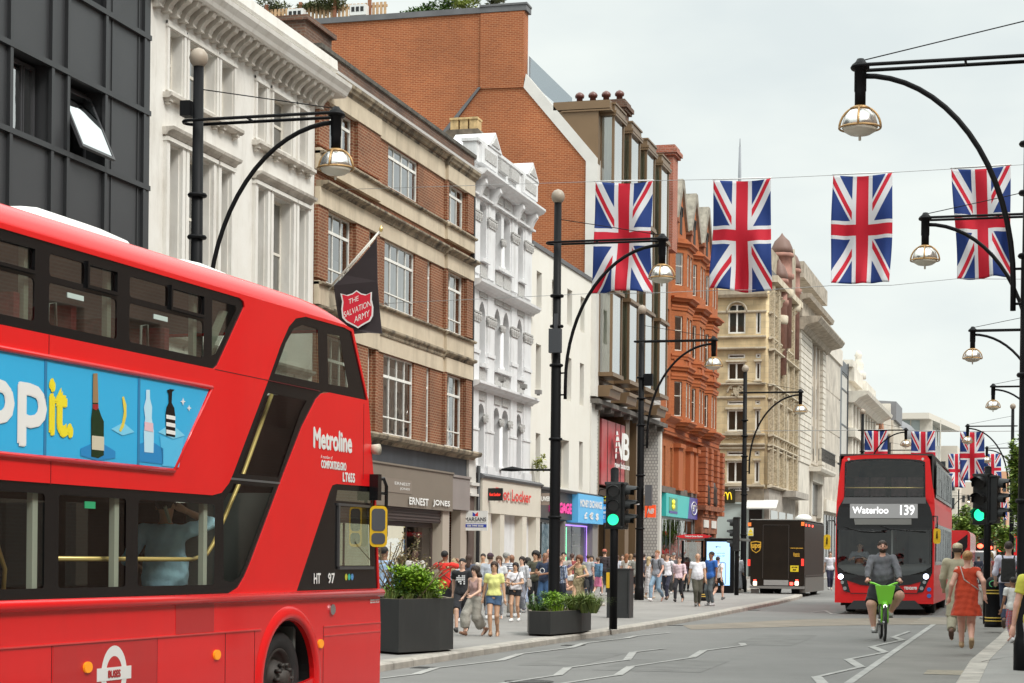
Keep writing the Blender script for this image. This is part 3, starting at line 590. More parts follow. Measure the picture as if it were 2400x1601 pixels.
m_=MB(); text_on(m_,fpy2,'SOUVENIRS',.1,.88,3.52,3.68,.005,0,bold=.01); m_.build('box_sign_letters',lw,E_)
m_=MB(); m_.fb(fa,66.2,71.5,2.95,4.0,-.2,.12); m_.build('dark_fascia',mat('dark_sign_board',(.05,.045,.045),.4),E_)
m_=MB(); text_on(m_,fa,'LUGGAGE',67.9,71.25,3.2,3.55,.16,.03,bold=.03); m_.build('pink_letters',mat('letter_pink',(.75,.06,.3),.4,emit=(.9,.05,.35),es=.25),E_)
m_=MB(); m_.fb(fa,71.55,75.95,2.88,3.98,-.1,.35); bl_=m_.build('blue_sign_board',mat('sign_sky_blue',(.09,.38,.66),.4,emit=(.1,.4,.7),es=.2),E_)
m_=MB(); text_on(m_,fa,'MONEY EXCHANGE',71.8,75.6,3.5,3.76,.37,0,bold=.02); text_on(m_,fa,'£ € $',72.5,75,3.02,3.3,.37,0,bold=.02); m_.build('sign_letters',lw,bl_)
window(E_,fa,66.4,70.4,-.2,2.9,-.1,av=(67.6,69.2),frm=MT['sign_black'],gl=MT['shop_glass'],fw=.1,parent_name='shop_window')
w=window(E_,fa,70.55,74.65,-.2,2.85,-.05,av=(72.2,),frm=mat('silver_frame',(.4,.4,.42),.35,metal=.6),gl=MT['shop_glass'],fw=.08,parent_name='shop_window')
m_=MB(); vio=mat('violet_led',(.3,.1,.6),.5,emit=(.4,.22,.9),es=1.2)
m_.fb(fa,70.6,74.6,2.74,2.79,-.02,.0).fb(fa,74.5,74.55,-.1,2.74,-.02,.0); m_.build('led_strip',vio,w); m_=MB(); m_.fb(fa,72.25,72.3,.2,2.7,-.3,-.28); m_.build('led_strip',mat('green_led',(.1,.6,.3),.5,emit=(.2,1.,.5),es=1.5),w)
m_=MB()
for i in range(6): m_.fb(fa,72.6,74.5,.3+i*.42,.34+i*.42,-.9,-.2)
for i in range(6):
    for k in range(6): 
        if (i*7+k*5)%4: m_.fb(fa,72.7+k*.3,72.9+k*.3,.345+i*.42,.5+i*.42,-.7,-.4)
m_.build('display_shelf',mat('goods_grey',(.35,.33,.33),.5,var=.8,vs=9),w)
m_=MB(); m_.fb(fa,66,75,-.3,2.8,-1.15,-1.0); m_.build('shop_interior',mat('shop_glow_blue',(.1,.13,.16),.7,var=.8,vs=1.5,vcol=(.3,.36,.4),emit=(.25,.35,.42),es=.25),E_)  # back wall made to glow as a lit shop room
m_=MB(); m_.fb(fa,74.7,75.65,-.3,2.88,-.3,.2); m_.fb(fa,70.4,70.55,-.3,2.9,-.2,.1); m_.fb(fa,65.98,66.4,-.3,3.4,-.2,.1); m_.build('shop_pier',mat('grey_pier',(.25,.23,.22),.6),E_)

# ---------------- ironwork and repairs in the road
for i,(px,py,r_,lab) in enumerate(((1240,1598,.33,'round iron manhole cover in the road by the near bus, at the bottom edge'),)):
    g=gnd(px,py); mb=MB(); mb.lathe((g.x,g.y,g.z+.002),[(r_,0),(r_,.007),(r_*.9,.009),(r_*.88,.006),(0,.006)],24); mb.build('manhole_cover',mat('cast_iron',(.07,.067,.065),.55,metal=.4,var=.4,vs=14,bump=.8,bs=80),None,lab,'manhole cover','manhole covers in the road',loc=g)
for i,(px,py,w_,l_) in enumerate(((1560,1560,1.6,3.2),(1820,1500,1.2,5.),(1350,1545,.9,4.))):
    g=gnd(px,py); mb=MB(); mb.poly([(g.x+a,g.y+b,gz(g.y+b)+.003) for a,b in ((-w_/2,-l_/2),(w_/2,-l_/2+.1),(w_/2-.05,l_/2),(-w_/2,l_/2-.1))]); mb.build('tarmac_repair',mat('tarmac_dark',(.165,.161,.153),.85,var=.2,vs=2,bump=.2,bs=60),kind='structure')
crk=mat('crack_dark',(.055,.052,.05),.95); cr_=random.Random(5)
for px,py,n_,dx,dy in ((2300,1570,14,.05,.45),):
    g=gnd(px,py); up=.006 if px<2280 else .125; mb=MB(); p=Vector((g.x,g.y,0))
    for k in range(n_):
        q=p+Vector((dx+cr_.uniform(-.12,.12),dy,0)); w_=.008; mb.poly([(p.x-w_,p.y,gz(p.y)+up),(p.x+w_,p.y,gz(p.y)+up),(q.x+w_,q.y,gz(q.y)+up),(q.x-w_,q.y,gz(q.y)+up)]); p=q
    mb.build('crack',crk,kind='structure')
for y in (27,34.5,45,58):
    kx=-9.05 if y<30 else -8.6; mb=MB()
    for i in range(6): mb.box(kx+.12,kx+.5,y+i*.075,y+i*.075+.045,gz(y)-.01,gz(y)+.006)
    mb.build('drain_grate',MT['cast_iron'],None,'iron drain grate in the gutter, '+{27:'nearest, beside the tall planter',34.5:'second from the camera',45:'beside the near traffic light',58:'farthest of four'}[y],'drain','gutter drains',loc=(kx+.3,y,gz(y)))
# ---------------- F: tall building: orange brick party wall, bronze bay front
fg=YF(74.93)
gbr=brick('brick_orange',(.36,.098,.029),(.275,.07,.021),(.45,.21,.10),.24,.082,.013,.42,dirt=.0,dscale=.35)
F_=building('bronze_bay_building','tall building with huge orange brick side wall and bronze bay windows over a sports shop','building',fa(82,-.2,-3))
brz=mat('bronze_cladding',(.21,.135,.075),.42,metal=.35,var=.12,vs=.6); brzd=mat('dark_bronze',(.045,.036,.03),.4,metal=.3)
mos=brick('pale_mosaic',(.62,.6,.57),(.5,.48,.46),(.3,.29,.28),.16,.16,.02,.2)
pal=mat('pale_stone_trim',(.68,.66,.62),.7,var=.1,vs=1)
m_=MB(); m_.prism(fg,[(-45,8),(-17.58,8),(-17.58,17.4),(-20.2,20.5),(-20.2,23.62),(-45,23.62)],-.6,0); m_.build('party_wall',gbr,F_)
m_=MB(); m_.prism(fg,[(-22.03,20.55),(-20.19,20.5),(-20.19,23.6),(-22.03,23.6)],.0,.06); m_.build('party_wall_buttress',gbr,F_)
m_=MB(); m_.fb(fg,-45,-20.1,23.62,23.85,-.7,.08).fb(fg,-22.07,-20.07,23.85,23.93,-.7,.12); m_.prism(fg,[(-22.1,20.6),(-21.98,20.6),(-23.6,18.6),(-24.6,17.6),(-24.8,17.6),(-23.75,18.7)],.0,.09); m_.build('coping',lead,F_)
m_=MB(); m_.prism(fg,[(-17.578,8),(-17.1,8),(-17.1,17.5),(-20.1,21.05),(-20.198,20.5),(-17.578,17.4)],-.6,.05); m_.build('white_verge',pal,F_)
m_=MB(); m_.prism(fg,[(-17.12,17.3),(-17.09,17.3),(-17.09,19.45),(-18.95,19.45)],-.4,.0); m_.build('bronze_cheek',brz,F_); m_=MB(); m_.fb(fg,-18.95,-16.62,19.5,19.82,-1.5,.05).fb(fg,-18.6,-16.55,19.40,19.46,-1.2,.08); m_.build('bronze_roof_edge',brz,F_)
m_=MB(); m_.prism(fg,[(-20.12,20.9),(-18.3,19.3),(-18.3,20.1),(-20.12,21.9)],-.5,-.46);
bal=m_.build('glass_balustrade',glass('balustrade_glass',(.6,.64,.67),base=.12,power=.6),F_)
m_=MB(); m_.fb(fg,-18.32,-18.2,19,20.2,-2.5,-2); m_.build('brick_upstand',gbr,F_)
shell(F_,fa,74.95,89.7,17.2,pal,depth=9,z0=-.3,roofz=17.0)
m_=MB(); m_.prism(Fr((0,0,0),(1,0,0),(0,-1,0),SU),[(-17.35,17.0),(-26,22.3),(-26,17)],-89.6,-75.6); m_.build('mansard_roof',lead,F_)
mb=MB(); mb.wall(fa,74.95,89.72,-.3,17.3,[(76.4,89.25,-.3,7.72)],depth=1.6,d=.0); mb.build('wall',mos,F_)
mb=MB(); mb.fb(fa,75.8,87.5,8.8,19.4,.0,.12); mb.build('curtain_wall',brz,F_)
mb=MB(); mb.fb(fa,74.9,89.75,7.72,7.9,.0,.35); 
for i in range(8): mb.fb(fa,75.6+i*1.9,75.66+i*1.9,7.5,7.71,.0,.3)
mb.build('canopy_band',mat('weathered_bronze',(.16,.145,.13),.6,metal=.3,var=.4),F_)
mb=MB(); mb.fb(fa,89.3,89.7,-.3,7.72,.0,.1); mb.build('pale_pier',pal,F_); mb=MB(); mb.fb(fa,74.9,76.0,-.3,7.72,.0,.05); mb.build('pale_pier',pal,F_)
bayg=glass('bay_glass',(.8,.86,.8),base=.28,power=1.3); cur=mat('green_curtain',(.72,.76,.62),.9,var=.5,vs=1.6,streak=True)
for k in range(4):
    y1=77.4+3.33*k; y0=y1-1.95; P=.75
    m_=MB()
    for zb,zt in ((9.0,12.25),(12.4,15.95),(16.15,19.3)):
        m_.fb(fa,y0-.06,y1+.06,zb-.16,zb,.0,P+.06)
        for a in (y0,y1-.12): m_.fb(fa,a,a+.1,zb,zt,P-.1,P)
        m_.fb(fa,y0,y0+.12,zb,zt,.12,.24); m_.fb(fa,y1-.12,y1,zb,zt,.12,.24); m_.fb(fa,y0-.08,y1+.08,zt,zt+.1,.12,P+.08)
    m_.fb(fa,y0-.1,y1+.1,19.4,19.5,.0,P+.1).fb(fa,y0-.04,y1+.04,19.5,19.75,-1.5,P+.02).fb(fa,y0-.08,y1+.08,19.75,19.82,-1.5,P+.07)
    m_.prof(fa,y0-.05,y1+.05,[(8.8,0),(8.8,P+.05),(8.66,P+.05),(8.64,P-.05),(8.35,P-.1),(8.35,0)])
    b=m_.build('bay_window',brz,F_)
    m_=MB()
    for zb,zt in ((9.0,12.25),(12.4,15.95),(16.15,19.3)):
        m_.poly([fa(y0+.02,zb,.2),fa(y0+.02,zb,P-.08),fa(y0+.02,zt,P-.08),fa(y0+.02,zt,.2)]); m_.poly([fa(y0+.1,zb,P-.04),fa(y1-.1,zb,P-.04),fa(y1-.1,zt,P-.04),fa(y0+.1,zt,P-.04)]); m_.poly([fa(y1-.02,zb,.2),fa(y1-.02,zb,P-.08),fa(y1-.02,zt,P-.08),fa(y1-.02,zt,.2)])
    m_.build('pane',bayg,b)
    m_=MB()
    for zb,zt in ((9.0,12.25),(12.4,15.95),(16.15,19.3)):
        n_=7
        for i in range(n_): m_.poly([fa(y0+.25+.03*(i%2),zb,.18+i*.06),fa(y0+.25+.03*((i+1)%2),zb,.18+(i+1)*.06),fa(y0+.25+.03*((i+1)%2),zt,.18+(i+1)*.06),fa(y0+.25+.03*(i%2),zt,.18+i*.06)])
        m_.poly([fa(y0+.3,zb,P-.3),fa(y1-.3,zb,P-.3),fa(y1-.3,zb+1.1,P-.3),fa(y0+.3,zb+1.1,P-.3)])
    m_.build('curtain',cur,b)
# shop recess
m_=MB(); m_.fb(fa,76.42,89.2,-.3,7.7,-1.7,-1.6); m_.build('shop_interior',brzd,F_)
m_=MB()
for a,b_ in ((76.4,77.1),(82.3,83.1),(84.6,85.2),(86.0,89.2)): m_.fb(fa,a,b_,-.3,7.7,-1.5,-.1 if a<86 else -.7)
m_.fb(fa,77.1,89.2,3.9,4.5,-1.5,-.55); m_.build('shop_portal',brz,F_)
m_=MB(); m_.fb(fa,77.6,82.2,4.58,7.3,-.35,-.12); rs=m_.build('red_shop_sign',mat('sign_red',(.5,.03,.04),.45,var=.5,vs=.9,vcol=(.42,.12,.12)),F_)
m_=MB()
for a in (78.7,80.3,81.3): m_.fb(fa,a,a+.04,4.58,7.3,-.12,-.1)
m_.build('sign_joint',brzd,rs)
m_=MB(); text_on(m_,fa,'N',79.2,80.55,5.78,6.85,.12,0,bold=.05,shear=.2); text_on(m_,fa,'B',80.75,81.95,5.78,6.85,.12,0,bold=.05,shear=.1); text_on(m_,fa,'new balance',79.1,82.1,5.36,5.6,.12,0,bold=.012); m_.build('sign_letters',lw,rs)
m_=MB()
for i in range(4): m_.prism(fa,[(78.95,5.92+i*.24),(79.9,5.98+i*.24),(79.9,6.03+i*.24),(78.95,5.97+i*.24)],.13,.14)
m_.build('logo_stripe',mat('sign_red_plain',(.5,.03,.04),.4),rs)
window(F_,fa,77.1,82.3,-.2,3.9,-1.0,av=(78.6,80.4),frm=brzd,gl=MT['shop_glass'],fw=.12,parent_name='shop_window'); window(F_,fa,83.1,84.6,-.2,3.9,-1.0,frm=brzd,gl=MT['shop_glass'],fw=.12,parent_name='shop_window')
m_=MB(); m_.fb(fa,77,86,-.3,3.8,-1.58,-1.5); m_.build('lit_interior',mat('shop_int_tan',(.3,.24,.18),.8,var=.8,vs=1.1,vcol=(.06,.05,.045),emit=(.5,.4,.3),es=.12),F_)  # weak emission on this panel stands for light inside the shop
m_=MB(); m_.fb(fa,86.2,86.3,3.4,3.97,.0,.5); s_=m_.build('projecting_sign',mat('sign_orange_red',(.8,.09,.03),.4,emit=(1,.12,.03),es=.3),F_)
fpn=Fr(fa(86.19,0,0)-Vector((0,0,fa(0,0,0).z)),(1,0,0),(0,-1,0),SU); m_=MB(); text_on(m_,fpn,'NB',.12,.4,3.58,3.8,.005,0,bold=.012,shear=.05); m_.build('sign_letters',lw,s_)
m_=MB(); m_.fb(fa,76.05,76.12,3.85,4.03,.02,.6); s2=m_.build('yellow_plate_sign',mat('sign_yellow',(.85,.7,.04),.45),E_)
m_=MB(); m_.fb(fa,76.05,76.12,2.95,3.7,.05,.6); s3=m_.build('blue_plate_sign',mat('sign_blue2',(.06,.35,.75),.45),E_)
fp3=Fr(fa(76.04,0,0)-Vector((0,0,fa(0,0,0).z)),(1,0,0),(0,-1,0),SU); m_=MB(); text_on(m_,fp3,'EXCHANGE',.1,.55,3.9,3.98,.005,0,bold=.008); m_.build('sign_letters',MT['sign_black'],s2)
m_=MB(); text_on(m_,fp3,'BUREAU',.12,.55,3.5,3.6,.005,0,bold=.01);text_on(m_,fp3,'DE CHANGE',.12,.55,3.32,3.42,.005,0,bold=.01);text_on(m_,fp3,'£ € $',.18,.5,3.1,3.24,.005,0,bold=.01); m_.build('sign_letters',lw,s3)
# chimneys above F
def chimney(name,par,fr,a0,a1,z0,z1,d0,d1,m,pots=0,potm=None,potcol=None):
    mb=MB(); mb.fb(fr,a0,a1,z0,z1-.5,d0,d1).fb(fr,a0-.12,a1+.12,z1-.5,z1-.38,d0-.12,d1+.12).fb(fr,a0-.2,a1+.2,z1-.38,z1-.2,d0-.2,d1+.2).fb(fr,a0-.08,a1+.08,z1-.2,z1,d0-.08,d1+.08); ch=mb.build(name,m,par)
    if pots:
        mb=MB()
        for i in range(pots):
            a=a0+(a1-a0)*(i+.5)/pots
            p=fr(a,z1,(d0+d1)/2); mb.lathe(p,[(.16,0),(.15,.3),(.22,.32),(.24,.42),(.18,.52),(.05,.6),(0,.6)],10)
        mb.build('chimney_pot',potm,ch)
    return ch
sootb=mat('sooty_stone',(.17,.135,.1),.9,var=.5,vs=3)
fch=YF(82); chimney('chimney_stack',F_,fch,-20.0,-17.6,17.5,21.55,-1.2,0,brCd,4,mat('brown_pot',(.12,.04,.03),.35))
chimney('chimney_stack',F_,YF(88.6),-19.2,-16.6,16,20.9,-1.2,0,brick('brick_red_stack',(.4,.1,.05),(.3,.08,.04),(.4,.25,.2),.24,.085,.013,.3))
# chimney behind C/D
cpot=mat('yellow_clay_pot',(.6,.42,.2),.8,var=.3,vs=5,dirt=.5); cy=YF(60.5)
def cyp(px,py):
    p=onY(px,py,60.5*SU); return p.x/SU,(p.z-CAMZ)/SU+1.5
ca,cb0=cyp(1052,305),cyp(1119,305); cl_,cr2=cyp(1034,320),cyp(1132,320); zt_=cyp(1080,274)[1]
m_=MB(); m_.fb(cy,cl_[0]+.1,cr2[0]-.1,13.2,cl_[1]-.1,-1.2,0).fb(cy,cl_[0]-.02,cr2[0]+.02,cl_[1]-.1,cl_[1],-1.3,.08); m_.prism(cy,[(cl_[0],cl_[1]),(cr2[0],cl_[1]),(cb0[0]+.03,ca[1]),(ca[0]-.03,ca[1])],-1.1,.05); chs=m_.build('chimney_stack',sootb,D_)
for i in range(3):
    w3=(cb0[0]-ca[0])/3; x=ca[0]+i*w3+.02; m_=MB(); m_.fb(cy,x,x+w3-.06,ca[1],zt_-.07,-.6,-.1).fb(cy,x-.02,x+w3-.04,zt_-.07,zt_,-.64,-.06); m_.build('chimney_pot',cpot,chs)
# roof garden of F: fence, boxes, shrubs
fr_=YF(76.2); wood=mat('fence_wood',(.55,.36,.2),.8,var=.3,vs=4)
fence=thing('garden_fence','slatted timber fence on the roof terrace above the orange brick wall','fence',fr_(-27,23.6,0))
m_=MB(); x=-36.
while x<-26.5: m_.fb(fr_,x,x+.11,23.6,24.75,0,.04); x+=.17
m_.fb(fr_,-36,-26.5,24.55,24.65,-.05,0).fb(fr_,-36,-26.5,23.85,23.95,-.05,0); m_.build('slats',wood,fence)
for x in np.arange(-35,-26.3,1.55): m_=MB(); m_.fb(fr_,x-.07,x+.07,23.5,24.95,0.05,.15); m_.build('post',mat('fence_post_brown',(.25,.1,.05),.8),fence)
for i,x in enumerate((-30.4,-27.6)):
    acb=thing('condenser_box',['white vented box on the coping in front of the roof fence, left one','white vented box on the coping in front of the roof fence, right one'][i],'vent box',fr_(x,24.1,.3),'vent boxes by the roof fence')
    m_=MB(); m_.fb(fr_,x-.35,x+.35,24.1,24.55,.2,.6); m_.build('casing',mat('ac_white',(.7,.7,.68),.5),acb); m_=MB()
    for k in range(3): m_.fb(fr_,x-.28+k*.2,x-.14+k*.2,24.25,24.45,.6,.61)
    m_.build('vent',MT['sign_black'],acb)
def leafmat(name,c1,c2,rough=.55):
    if name in MT: return MT[name]
    m=bpy.data.materials.new(name); m.use_nodes=True; nt=m.node_tree; b=nt.nodes['Principled BSDF']; b.inputs['Roughness'].default_value=rough
    g=nt.nodes.new('ShaderNodeNewGeometry'); r=nt.nodes.new('ShaderNodeMixRGB'); r.inputs[1].default_value=(*c1,1); r.inputs[2].default_value=(*c2,1)
    nt.links.new(g.outputs['Random Per Island'],r.inputs[0]); nt.links.new(r.outputs[0],b.inputs['Base Color'])
    b.inputs['Subsurface Weight'].default_value=0; MT[name]=m; return m
def leaves(mb,c,rx,ry,rz,n,size,rng,shell_=.55,asp=.5,clumps=0,droop=0.):
    """n little leaf blades spread through clumps inside an ellipsoid"""
    c=Vector(c); cl=[]
    for i in range(clumps or 1):
        if not clumps: cl.append((Vector((0,0,0)),1.)); break
        while True:
            p=Vector((rng.uniform(-1,1),rng.uniform(-1,1),rng.uniform(-1,1)))
            if shell_*.6<p.length<1: break
        cl.append((p*.72,rng.uniform(.24,.42)))
    for i in range(n):
        q,cr_=cl[rng.randrange(len(cl))]
        while True:
            p=Vector((rng.uniform(-1,1),rng.uniform(-1,1),rng.uniform(-1,1)))
            if shell_<p.length<1 or (clumps and p.length<1): break
        p=q+p*cr_; p=Vector((p.x*rx,p.y*ry,p.z*rz))+c
        a=rng.uniform(0,6.283); e=rng.uniform(-.5,.9)-droop; t=Vector((math.cos(a)*math.cos(e),math.sin(a)*math.cos(e),math.sin(e))); s_=size*rng.uniform(.6,1.3)
        w=t.cross(Vector((rng.uniform(-.4,.4),rng.uniform(-.4,.4),1))).normalized()*s_*asp*.5; 
        mb.add([p,p+t*s_*.5+w,p+t*s_,p+t*s_*.5-w],[(0,1,2,3)])
    return mb
rng=random.Random(3)
for i,(x,w,h,cc,lab) in enumerate(((-25.0,1.7,.75,0,'dense rounded green shrub on the roof terrace behind the wall'),(-23.0,.9,.7,1,'yellow-green grassy shrub on the roof terrace, right of the dense one'),(-21.9,.6,.7,2,'loose twiggy shrub near the roof terrace corner'),(-32.0,1.4,.6,2,'sparse shrub behind the timber fence at its left end'),(-29.2,1.8,.45,2,'low wispy plants showing above the timber fence'))):
    sh=thing('roof_shrub',lab,'shrub',fr_(x,23.8,-1),'roof terrace plants')
    m_=MB(); leaves(m_,fr_(x,24.35+(.45 if x<-26 else 0),-.3),w*SU,.8,h*SU,int(1500*w),.16,rng,clumps=9); m_.build('foliage',leafmat('shrub_leaf%d'%cc,[(.05,.11,.02),(.2,.25,.05),(.1,.13,.05)][cc],[(.12,.2,.04),(.36,.4,.1),(.2,.2,.1)][cc]),sh)
    m_=MB(); 
    for k in range(4): m_.tube([fr_(x,23.6,-.3),fr_(x+rng.uniform(-.4,.4)*w,24.3,-.3)],.025,5)
    m_.build('stem',mat('twig',(.12,.09,.06),.9),sh)
# ---------------- G: orange terracotta building with bow windows
tc1=brick('terracotta_brick',(.43,.125,.034),(.35,.095,.027),(.36,.13,.055),.24,.085,.01,.3); terr=mat('terracotta',(.40,.115,.034),.7,var=.25,vs=2,vcol=(.42,.11,.035),dirt=.35,dcol=(.14,.05,.03)); terrd=mat('terracotta_sooty',(.3,.1,.045),.85,var=.6,vs=3,dirt=.8)
slt=mat('roof_slate',(.16,.155,.15),.8,var=.4,vs=5); gst=mat('grey_gable_stone',(.3,.27,.22),.85,var=.4,vs=4)
G_=building('terracotta_building','orange terracotta building with three stacked bow windows under steep slate gables','building',fa(99,-.2,-3))
GY0,GY1=89.75,106.2
mb=MB(); mb.wall(fa,GY0,GY1,7.9,17.3,[(91.15,91.75,8.6,10.38),(91.15,91.75,11.85,13.6),(91.15,91.75,15.0,16.6)],depth=.2); mb.build('wall',tc1,G_)
shell(G_,fa,GY0,GY1,17.3,tc1,depth=8,z0=-.3)
for z0,z1 in ((8.6,10.38),(11.85,13.6),(15.0,16.6)): window(G_,fa,91.15,91.75,z0,z1,-.12,zh=((z0+z1)/2,),frm=cream,gl=gl_up,fw=.06)
zr=lambda z:1.5+(z-1.5)*.975
for k in range(3):
    Y=92.3+3.85*k; pts=[(Y,0),(Y+.75,.6),(Y+2.5,.6),(Y+3.25,0)]
    segs=[]
    for i in range(3):
        (ya,da),(yb,db)=pts[i],pts[i+1]; L=math.hypot(yb-ya,db-da); u=Vector((db-da,yb-ya,0))/L; nn=Vector((u.y,-u.x,0)); 
        o=Vector(((-17.3+da)*SU,ya*SU,0)); segs.append((Fr(o,u,nn,SU),L))
    bay=MB(); soffit=MB()
    for fr2,L in segs:
        ops=[]
        for z0,z1 in ((8.5,10.2),(11.7,13.4),(14.9,16.5)):
            ww=.5 if L<1.2 else .75
            if L<1.2: ops.append((L/2-ww/2,L/2+ww/2,z0,z1))
            else: ops+= [(L*.26-.33,L*.26+.33,z0,z1),(L*.74-.33,L*.74+.33,z0,z1)]
        bay.wall(fr2,0,L,7.9,17.2,ops,depth=.16)
        for o in ops: window(G_,fr2,*o,-.1,zh=((o[2]+o[3])/2+.15,),frm=cream,gl=gl_up,fw=.055,curtain=0)
        for z,dd in ((8.15,.28),(10.35,.1),(10.85,.2),(11.35,.12),(13.75,.1),(14.35,.35),(17.0,.25)):
            soffit.prof(fr2,-.02-dd*.3,L+.02+dd*.3,[(z,0),(z,dd*.5),(z+.1,dd*.6),(z+.16,dd),(z+.24,dd),(z+.26,0)])
        soffit.fb(fr2,L/2-.3,L/2+.3,10.95,11.3,0,.05)
    for (z,) in ((17.2,),(7.9,)): bay.poly([Vector(((-17.3+d)*SU,y*SU,CAMZ+(z-1.5)*SU)) for y,d in pts])
    bay.build('bow_window',tc1,G_); soffit.build('moulding',terr,G_)
    c=Y+1.62; m_=MB(); m_.prism(fa,[(c-1.5,17.3),(c+1.5,17.3),(c+1.4,18.2),(c+.25,20.0),(c-.25,20.0),(c-1.4,18.2)],-.1,.12); gb=m_.build('gable',tc1,G_)
    m_=MB(); m_.prism(fa,[(c-1.75,18.0),(c-1.35,18.0),(c-.0,19.95),(c-.0,20.3),(c-.25,20.3)],-4,.25); m_.prism(fa,[(c+1.75,18.0),(c+1.35,18.0),(c+.0,19.95),(c+.0,20.3),(c+.25,20.3)],-4,.25); m_.build('gable_coping',gst,gb)
    m_=MB(); m_.fb(fa,c-.3,c+.3,17.6,18.9,.12,.14); m_.arch(fa,c-.3,c+.3,18.5,18.9,18.95,.141,.18); m_.build('gable_window',darkint,gb)
    m_=MB(); m_.fb(fa,c-1.95,c-1.65,16.9,18.1,0,.3).fb(fa,c-2.02,c-1.58,17.9,18.1,-.05,.36); m_.build('gable_pier',terrd,gb)
m_=MB(); m_.prism(Fr((0,0,0),(1,0,0),(0,-1,0),SU),[(-17.4,17.3),(-20.5,19.9),(-25,19.9),(-25,17.3)],-GY1,-GY0); m_.build('slate_roof',slt,G_)
m_=MB(); m_.prof(fa,GY0,GY1,[(8.1,0),(8.1,.2),(8.28,.26),(8.4,.42),(8.5,.5),(8.58,.5),(8.6,0)]); m_.prof(fa,GY0,GY1,[(7.6,0),(7.6,.2),(7.7,.22),(7.74,.26),(7.78,.16),(8.1,.16),(8.1,0)]); m_.build('main_cornice',terr,G_)
ops=[(90.6,91.1,5.0,6.95),(92.3,92.95,5.0,6.95),(95.2,95.95,5.0,6.95)]
mb=MB(); mb.wall(fa,GY0,GY1,4.7,7.5,ops,depth=.25); mb.build('lower_wall',tc1,G_)
for o in ops: window(G_,fa,*o,-.15,frm=cream,gl=gl_up,fw=.07)
m_=MB()
for y0_,y1_ in ((93.3,94.5),(96.6,97.6),(98.3,98.9)): m_.fb(fa,y0_,y1_,5.0,7.0,0,.25).fb(fa,y0_-.1,y1_+.1,7.0,7.2,0,.38).fb(fa,y0_-.05,y1_+.05,4.9,5.0,0,.3)
m_.build('terracotta_pilaster',terr,G_)
m_=MB()
for y0_ in (99.8,101.6,103.6,105.4):
    quoin(m_,fa,y0_,y0_+.8,3.9,7.4,.3,.05,0,.5); m_.fb(fa,y0_+.05,y0_+.75,3.9,7.4,0,.44)
m_.build('rusticated_pilaster',mat('terracotta_dark',(.4,.11,.04),.75,var=.4,vs=4,dirt=.5),G_)
m_=MB(); m_.fb(fa,GY0,99.3,4.7,5.0,-.2,.12); m_.build('stone_sill_band',mat('dark_weathered',(.16,.13,.11),.9,var=.4,vs=5),G_)
m_=MB(); m_.fb(fa,90.7,97.1,3.58,4.68,-.2,.14); sg=m_.build('teal_shop_fascia',mat('sign_teal',(.04,.42,.4),.4,emit=(.05,.5,.45),es=.12),G_)
m_=MB(); m_.prism(fa,[(96.6,3.58),(99.4,3.58),(99.4,4.68),(97.1,4.68)],-.2,.15); m_.build('purple_panel',mat('sign_purple',(.07,.06,.3),.4),sg)
m_=MB(); m_.fb(fa,91.4,93.6,3.85,4.5,.14,.16); m_.build('green_panel',mat('sign_green2',(.06,.3,.2),.4),sg)
m_=MB(); 
for z_ in (4.06,4.28): m_.lathe(fa(92.4,z_,.17),[(.0,0),(.42,0),(.42,.03),(0,.03)],14,axis='x',sx=1,sy=.36); 
m_.build('yellow_eight',mat('sign_yellow2',(.8,.75,.04),.4,emit=(.9,.8,.05),es=.2),sg)
m_=MB(); m_.fb(fa,91.4,93.6,3.74,3.85,.14,.165); m_.build('navy_strip',MT['sign_purple'],sg)
m_=MB(); text_on(m_,fa,'BT',97.9,98.7,4.0,4.3,.17,0,bold=.015); m_.tube([fa(98.3+.8*math.cos(t),4.14+.33*math.sin(t),.17) for t in np.linspace(0,6.28,20)],.025,5); m_.build('sign_letters',lw,sg)
window(G_,fa,90.7,99.3,-.2,3.58,-.1,av=(93,95.4,97.6),frm=mat('grey_mullion',(.3,.31,.31),.4),gl=glass('green_glass',(.2,.33,.3),base=.1),fw=.12,parent_name='shop_window')
m_=MB(); m_.fb(fa,99.6,104.6,3.75,4.1,-.2,.4).fb(fa,99.3,104.9,4.1,4.35,-.2,.6); m_.build('door_hood',terrd,G_)
m_=MB(); m_.fb(fa,100.1,101.6,3.2,3.6,.36,.4).fb(fa,102.6,104.1,3.2,3.6,.36,.4); m_.build('white_plaque',pal,G_)
m_=MB(); m_.fb(fa,99.6,104.6,2.9,3.75,-.2,.35)
for y0_ in (99.7,101.9,104.0): m_.fb(fa,y0_,y0_+.5,-.3,2.9,.0,.33)
m_.build('porch',terrd,G_); m_=MB(); m_.fb(fa,99.4,106,-.3,4.7,-.4,-.02); m_.build('porch_back',MT['dark_weathered'],G_)
for y0_ in (100.7,103.0):
    m_=MB(); m_.lathe(fa(y0_,4.36,.36),[(.25,0),(.3,.3),(.22,.8),(.28,1.0),(.16,1.25),(.14,1.4),(0,1.45)],10); m_.build('carved_figure',mat('bronze_statue',(.05,.035,.03),.5),G_)
